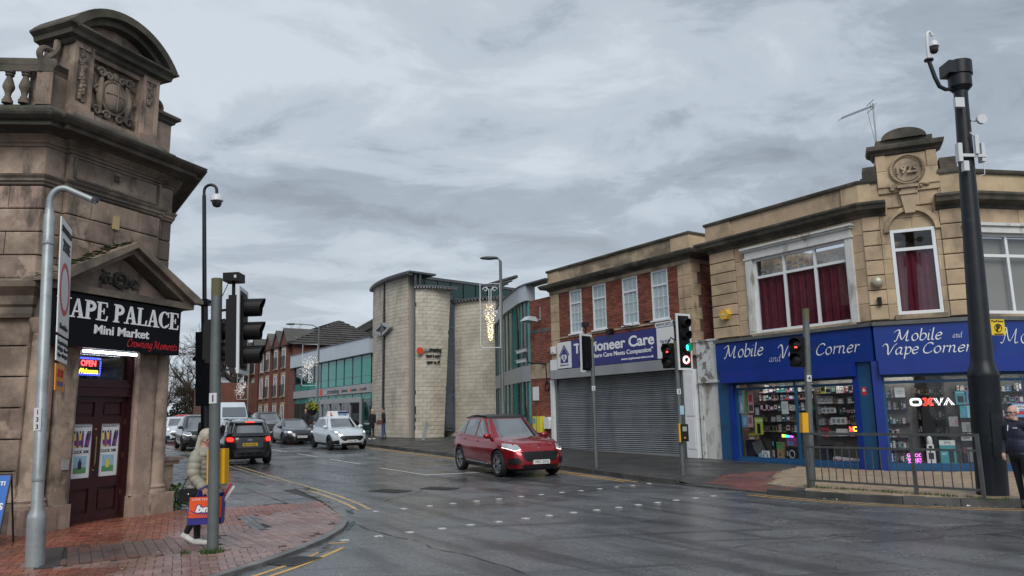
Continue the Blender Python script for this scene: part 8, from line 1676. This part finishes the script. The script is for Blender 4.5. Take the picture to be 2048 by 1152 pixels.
def cap(B, p, q, a, b, n=14):
    p, q = Vector(p), Vector(q); d = q - p; l = max(d.length, 1e-6); d.normalize(); pts = []; rr = []
    for k in range(1, 5): t = math.pi / 2 * k / 4; pts.append(p - d * a * math.cos(t)); rr.append(max(a * math.sin(t), 1e-4))
    for k in range(3, -1, -1): t = math.pi / 2 * (k + .0) / 4; 
    for k in range(4, 0, -1): t = math.pi / 2 * k / 4; pts.append(q + d * b * math.cos(t)); rr.append(max(b * math.sin(t), 1e-4))
    B.tube(pts, rr, n)
def blob(name, prims, mats, parent, vox, sm=9):
    """one continuous surface grown round tapered limbs and rounded masses; each face takes the cloth of the nearest one"""
    B = MB()
    for p in prims:
        if p[0] == 'c': cap(B, p[1], p[2], p[3], p[4])
        else: B.ell(p[1], p[2], 18, 12)
    o = B.build(name, mats, parent); md = o.modifiers.new('r', 'REMESH'); md.mode = 'VOXEL'; md.voxel_size = vox; md.use_smooth_shade = True
    m2 = o.modifiers.new('s', 'SMOOTH'); m2.iterations = sm; m2.factor = .5
    me = evalmesh(o); o.modifiers.clear(); o.data = me; n = len(me.polygons); C = np.zeros(n * 3); me.polygons.foreach_get('center', C); C = C.reshape(-1, 3); best = np.full(n, 1e9); idx = np.zeros(n, int)
    for p in prims:
        if p[0] == 'c':
            a, b = np.array(p[1]), np.array(p[2]); ab = b - a; t = np.clip(((C - a) @ ab) / max(ab @ ab, 1e-9), 0, 1); d = np.linalg.norm(C - a - t[:, None] * ab, axis=1) - (p[3] + (p[4] - p[3]) * t); k = p[5]
        else: r = np.array(p[2]); q = (C - np.array(p[1])) / r; d = (np.linalg.norm(q, axis=1) - 1) * r.min(); k = p[3]
        w = d < best; best[w] = d[w]; idx[w] = k
    me.materials.clear()
    for m in mats: me.materials.append(m)
    me.polygons.foreach_set('material_index', idx.astype(np.int32)); me.polygons.foreach_set('use_smooth', [True] * n); me.update(); return o
def person(label, loc, head, h, M, legs, arms, lean=.03, bulk=1.0, belly=0, vox=.012, headf=(0, 0), quilt=False, hem=.50, group=None, shoeh=.04, hands=True):
    """local x is forward, y left. legs: [(hip pitch, knee bend)] for left, right; arms: [(elbow, hand)]; headf: (nod, turn); M: torso, legs, skin, shoes"""
    t = thing('person', label, 'person', loc, math.atan2(head[1], head[0]), group); P = []; T_, Lg, Sk, Sh = 0, 1, 2, 3
    sh = .815 * h; hip = .52 * h; dx = lambda z: lean * max(0, z - hip) / (sh - hip) * 1.0
    # trunk
    if quilt:
        z = hem * h
        while z < sh + .02: f = (z - hem * h) / (sh - hem * h); w = (.205 + .015 * math.sin(f * 3.0)) * bulk; P.append(('e', (dx(z), 0, z), (w * .80, w * 1.06 * (1 - .18 * f * f), .085), T_)); z += .066
        P.append(('c', (dx(hem * h), 0, hem * h + .05), (dx(sh), 0, sh - .05), .15 * bulk, .14 * bulk, T_))
    else:
        P += [('e', (dx(.72 * h), 0, .71 * h), (.125 * bulk, .175 * bulk, .15 * h), T_), ('e', (dx(.62 * h) + belly * .5, 0, .60 * h), ((.125 + belly) * bulk, .172 * bulk, .15 * h), T_), ('e', (0, 0, hem * h + .03), (.13 * bulk, .175 * bulk, .06), T_), ('c', (dx(sh), -.13, sh - .03), (dx(sh), .13, sh - .03), .075 * bulk, .075 * bulk, T_)]
    P.append(('e', (0, 0, .50 * h), (.12 * bulk, .165 * bulk, .10), Lg))
    P.append(('c', (dx(sh) - .005, 0, sh - .02), (dx(sh) + .02, 0, .875 * h), .062, .052, Sk))
    # head
    nod, turn = headf; hc = Vector((dx(sh) + .035, 0, .927 * h)); R = Matrix.Rotation(turn, 3, 'Z') @ Matrix.Rotation(nod, 3, 'Y'); k = h / 1.72
    hp = lambda x, y, z: tuple(hc + R @ (Vector((x, y, z)) * k))
    P += [('e', hp(-.012, 0, .03), (.094 * k, .076 * k, .098 * k), Sk), ('c', hp(.03, 0, -.04), hp(.045, 0, -.085), .055 * k, .036 * k, Sk), ('c', hp(.082, 0, .012), hp(.102, 0, -.028), .009 * k, .016 * k, Sk), ('c', hp(.074, -.03, .03), hp(.074, .03, .03), .014 * k, .014 * k, Sk), ('c', hp(.074, -.018, -.062), hp(.074, .018, -.062), .009 * k, .009 * k, Sk)]
    for s in (-1, 1): P += [('e', hp(-.01, s * .078, -.0), (.022 * k, .011 * k, .032 * k), Sk), ('e', hp(.052, s * .042, -.018), (.026 * k, .024 * k, .026 * k), Sk)]
    # arms
    for s, (el, ha) in zip((1, -1), arms):
        s0 = (dx(sh), s * .175 * bulk, sh - .045); P += [('c', s0, el, (.068 if not quilt else .085) * bulk, (.052 if not quilt else .07) * bulk, T_), ('c', el, ha, (.05 if not quilt else .066) * bulk, .038 * bulk, T_)]
        if quilt:
            for f in (.25, .55, .85): a, b = Vector(s0), Vector(el); c = a.lerp(b, f); P.append(('e', tuple(c), (.092, .092, .085), T_)); a, b = Vector(el), Vector(ha); c = a.lerp(b, f); P.append(('e', tuple(c), (.075, .075, .07), T_))
        d = (Vector(ha) - Vector(el)).normalized(); wv = Vector(ha); sd = d.cross(Vector((1, 0, 0))).normalized() if abs(d.x) < .9 else Vector((0, 1, 0)); pn = d.cross(sd).normalized()
        if hands:
            P.append(('c', tuple(wv), tuple(wv + d * .075), .03, .034, Sk))
            for q in range(4):
                o_ = sd * (.027 - .018 * q); l = (.062, .072, .068, .052)[q]; a = wv + d * .085 + o_; b = a + d * l * .55 + pn * .008; c = b + d * l * .3 + pn * .035; P += [('c', tuple(a), tuple(b), .0105, .010, Sk), ('c', tuple(b), tuple(c), .010, .0088, Sk)]
            a = wv + d * .03 + sd * .03; b = a + sd * .025 + d * .03 + pn * .015; P += [('c', tuple(a), tuple(b), .013, .011, Sk), ('c', tuple(b), tuple(b + d * .03 + pn * .012), .011, .0095, Sk)]
    # legs
    for s, (hp_, kn) in zip((1, -1), legs):
        H0 = Vector((0, s * .085 * bulk, .50 * h)); th, shn = .225 * h, .235 * h; K = H0 + Vector((math.sin(hp_), 0, -math.cos(hp_))) * th; A = K + Vector((math.sin(hp_ - kn), 0, -math.cos(hp_ - kn))) * shn
        P += [('c', tuple(H0), tuple(K), .085 * bulk, .058, Lg), ('c', tuple(K), tuple(A), .058, .042, Lg)]
        f = Vector((math.cos(-(hp_ - kn)), 0, 0)); tilt = max(0, (kn - hp_)) * .9; F = A + Vector((math.cos(tilt) * .15, 0, -math.sin(tilt) * .15 - .0)); P += [('c', tuple(A + Vector((-.035, 0, -.03))), tuple(F + Vector((0, 0, -.035))), .042, .036, Sh), ('c', tuple(A), tuple(A + Vector((0, 0, -.03))), .045, .045, Sh)]
    # set the lowest point on the ground
    zmin = min(min(p[1][2] - p[3], p[2][2] - p[4]) if p[0] == 'c' else p[1][2] - p[2][2] for p in P)
    P = [('c', (p[1][0], p[1][1], p[1][2] - zmin), (p[2][0], p[2][1], p[2][2] - zmin), *p[3:]) if p[0] == 'c' else ('e', (p[1][0], p[1][1], p[1][2] - zmin), *p[2:]) for p in P]
    blob('body', P, [MATS[m] for m in M], t, vox); hc.z -= zmin
    E = MB()
    for s in (-1, 1): E.ell(hp(.078, s * .033, .008), (.009 * k, .011 * k, .007 * k), 8, 6)
    E.build('eyes', MATS['ink_black'], t)
    return t, hp, zmin
# woman with the shopping bag
w, hp, zm = person('woman with silver hair in a pale puffer jacket walking behind the near traffic light', (-4.43, 10.66, .047), (.95, -.3), 1.53, ('puffer', 'leggings', 'skin', 'trainer'), [(-.17, .36), (.15, .08)], [((.10, .2, .92), (.28, .14, .76)), ((.06, -.2, .92), (.22, -.17, .76))], lean=.05, bulk=.86, quilt=True, hem=.50, headf=(.34, -.35), vox=.009)
B = [('e', hp(-.03, 0, .045), (.10, .088, .10), 0), ('c', hp(-.06, .045, .0), hp(-.055, .085, -.23), .055, .04, 0), ('c', hp(-.06, -.045, .0), hp(-.03, -.095, -.24), .055, .035, 0), ('c', hp(-.09, 0, 0), hp(-.11, 0, -.24), .06, .055, 0), ('c', hp(.0, .062, .09), hp(-.04, .085, -.13), .022, .026, 0), ('c', hp(.0, -.062, .09), hp(-.04, -.085, -.13), .022, .026, 0), ('c', hp(.06, 0, .105), hp(-.02, 0, .125), .03, .04, 0)]
blob('hair', B, [MATS['hair_silver']], w, .009, 4)
B = [('c', (.04 + .12 * math.cos(a), .13 * math.sin(a), 1.53 * .78 - zm + .01), (.04 + .12 * math.cos(a + .5), .13 * math.sin(a + .5), 1.53 * .78 - zm + .01), .05, .05, 0) for a in [k * .5 for k in range(1, 12)]]
blob('hood', B, [MATS['puffer']], w, .012, 3)
bg = thing('shopping_bag', 'orange and purple shopping bag lettered bm carried by the silver haired woman', 'bag', (-4.19, 10.36, .37), R_(8))
Bm = MB(); Bm.add([(-.22, -.07, 0), (.22, -.07, 0), (.22, .09, 0), (-.22, .09, 0), (-.20, -.075, .36), (.22, -.075, .36), (.23, .1, .40), (-.19, .1, .38)], [(0, 3, 2, 1), (0, 1, 5, 4), (1, 2, 6, 5), (2, 3, 7, 6), (3, 0, 4, 7)]); Bm.build('bag_body', mat('bag_purple', (.035, .03, .22), rough=.4), bg)
Bm = MB(); Bm.add([(-.205, -.078, .09), (.215, -.078, .09), (.215, -.082, .36), (-.195, -.082, .36)], [(0, 1, 2, 3)]); q = Bm.build('orange_print', mat('bag_orange', (.80, .10, .02), rough=.4), bg)
Bm = MB()
for k in range(9): a = -1.25 + k * .31; x0, z0, x1 = .0, .085, 0; c = (math.sin(a), math.cos(a)); l = min(.2 / max(abs(c[0]), .01), .13 / max(c[1], .3)); Bm.add([(c[0] * .05 - .0, -.084, .09 + c[1] * .0), (c[0] * l - .009, -.084, .09 + c[1] * l * .75), (c[0] * l + .009, -.084, .09 + c[1] * l * .75)], [(0, 2, 1)])
Bm.build('rays', MATS['bag_purple'], bg); text('LOVE YOUR BAG', .01, .315, .03, MATS['white_letter'], bg, y=-.087, width=.34, ext=.001)
text('bm', .0, .165, .085, MATS['bag_purple'], bg, y=-.087, width=.26, bold=.12, shear=.2, ext=.001); text('bm', .0, .168, .08, MATS['white_letter'], bg, y=-.089, width=.235, bold=.06, shear=.2, ext=.001)
Bm = MB()
for y in (-.075, .09): Bm.tube([(-.11, y, .36), (-.08, y, .46), (-.0, y * .4, .5), (.08, y, .46), (.11, y, .37)], .011, 6)
Bm.build('handles', MATS['bag_purple'], bg); Bm = MB(); Bm.tube([(.14, .03, .2), (.3, .05, .52)], .016, 6); Bm.m = 1; Bm.tube([(.16, .05, .2), (.34, .06, .48)], .018, 6); Bm.build('rolled_papers', [MATS['p_red'], MATS['poster_white']], bg)
hbg = thing('handbag', 'small black handbag hanging at the side of the silver haired woman', 'handbag', (-4.46, 10.42, .66), R_(10)); Bm = MB(); Bm.ext_y([(-.12, 0), (.12, 0), (.13, .12), (.1, .17), (-.1, .17), (-.13, .12)], -.045, .045); Bm.tube([(-.1, 0, .16), (-.02, .05, .36), (.08, .12, .6), (.11, .08, .36), (.1, 0, .16)], .007, 5); Bm.build('bag_body', MATS['black_plastic'], hbg); Bm = MB(); Bm.ell((0, -.047, .1), (.014, .006, .01), 8, 6); Bm.build('clasp', MATS['chrome'], hbg)
# man at the right edge
m, hp, zm = person('bald man with glasses in a navy jacket standing in the gutter at the right edge', (8.86, 13.32, .0), (-.97, -.25), 1.74, ('navy_jacket', 'dark_trousers', 'skin_pale', 'black_shoe'), [(.04, .05), (-.05, .05)], [((-.08, .27, 1.13), (.05, .26, .90)), ((-.02, -.27, 1.12), (.12, -.2, .92))], lean=.01, bulk=1.17, belly=.012, hem=.50, headf=(.04, .05), vox=.009)
blob('hair', [('e', hp(-.05, 0, .03), (.068, .082, .07), 0), ('c', hp(-.03, .07, .0), hp(-.04, .06, .05), .02, .02, 0), ('c', hp(-.03, -.07, .0), hp(-.04, -.06, .05), .02, .02, 0)], [MATS['hair_white']], m, .008, 3)
B = MB()
for s in (-1, 1): B.tube([hp(.098 + .008 * math.cos(a) * 0, s * .034 + .028 * math.cos(a), .006 + .018 * math.sin(a)) for a in [k / 10 * 6.283 for k in range(11)]], .004, 5); B.tube([hp(.098, s * .062, .01), hp(-.01, s * .085, .012)], .0045, 5)
B.tube([hp(.1, -.01, .01), hp(.1, .01, .01)], .004, 5); B.build('glasses', MATS['ink_black'], m)
B = [('c', (-.0 + .075 * math.cos(a), .085 * math.sin(a), 1.74 * .835 - zm + .012), (.0 + .075 * math.cos(a + .5), .085 * math.sin(a + .5), 1.74 * .835 - zm + .012), .022, .022, 0) for a in [k * .5 for k in range(13)]]
blob('collar', B, [MATS['navy_jacket']], m, .009, 3)
B = MB(); B.box(.135, .142, .05, .13, 1.34 - zm, 1.36 - zm); B.tube([(.15, -.03, 1.40 - zm), (.165, -.035, 1.3 - zm)], .008, 5); B.build('jacket_badge', MATS['white_letter'], m)
def walker(label, x, y, h, head, M, hair, legs, arms=None, up=.0, **k):
    arms = arms or [((-.02, .25, .66 * h), (.08, .24, .53 * h)), ((.0, -.25, .66 * h), (.1, -.22, .53 * h))]
    t, hp, zm = person(label, (x, y, gz(y) + up), head, h, M, legs, arms, vox=.02, hands=False, **k); blob('hair', [('e', hp(-.03, 0, .05), (.10, .09, .09), 0)] + ([('c', hp(-.06, 0, .0), hp(-.06, 0, -.16), .075, .06, 0)] if hair == 'hair_blond' else []), [MATS[hair]], t, .016, 2); return t
walker('woman with blond hair in a black coat standing by the church tower', -8.0, 42.2, 1.68, (.8, -.6), ('dark_coat', 'leggings', 'skin', 'trainer'), 'hair_blond', [(.06, .05), (-.1, .08)], up=.13, hem=.42, bulk=1.05)
t = walker('man in a dark jacket and blue jeans facing the blond woman by the tower', -7.42, 42.7, 1.76, (-.9, -.2), ('dark_coat', 'jeans', 'skin', 'black_shoe'), 'hair_dark', [(.1, .08), (-.1, .1)], up=.13)
sb_ = thing('shoulder_bag', 'brown bag carried by the man in blue jeans', 'bag', (-7.6, 42.45, gz(42.5) + .95)); B = MB(); B.box(-.16, .16, -.05, .05, 0, .26); B.tube([(-.14, 0, .26), (.1, .1, .6), (.14, 0, .26)], .012, 5); B.build('bag_body', mat('bag_brown', (.10, .04, .03), rough=.6), sb_)
walker('person in a dark jacket seen from behind beside the black crossover', -12.15, 29.6, 1.76, (-.6, .8), ('dark_coat', 'dark_trousers', 'skin', 'black_shoe'), 'hair_dark', [(.2, .1), (-.2, .25)], up=.06, bulk=1.15)
walker('person in black standing beyond the cars before the green glass wing', -13.35, 48.0, 1.75, (.3, -.95), ('dark_coat', 'dark_trousers', 'skin', 'black_shoe'), 'hair_dark', [(.05, .05), (-.05, .05)], up=.13)
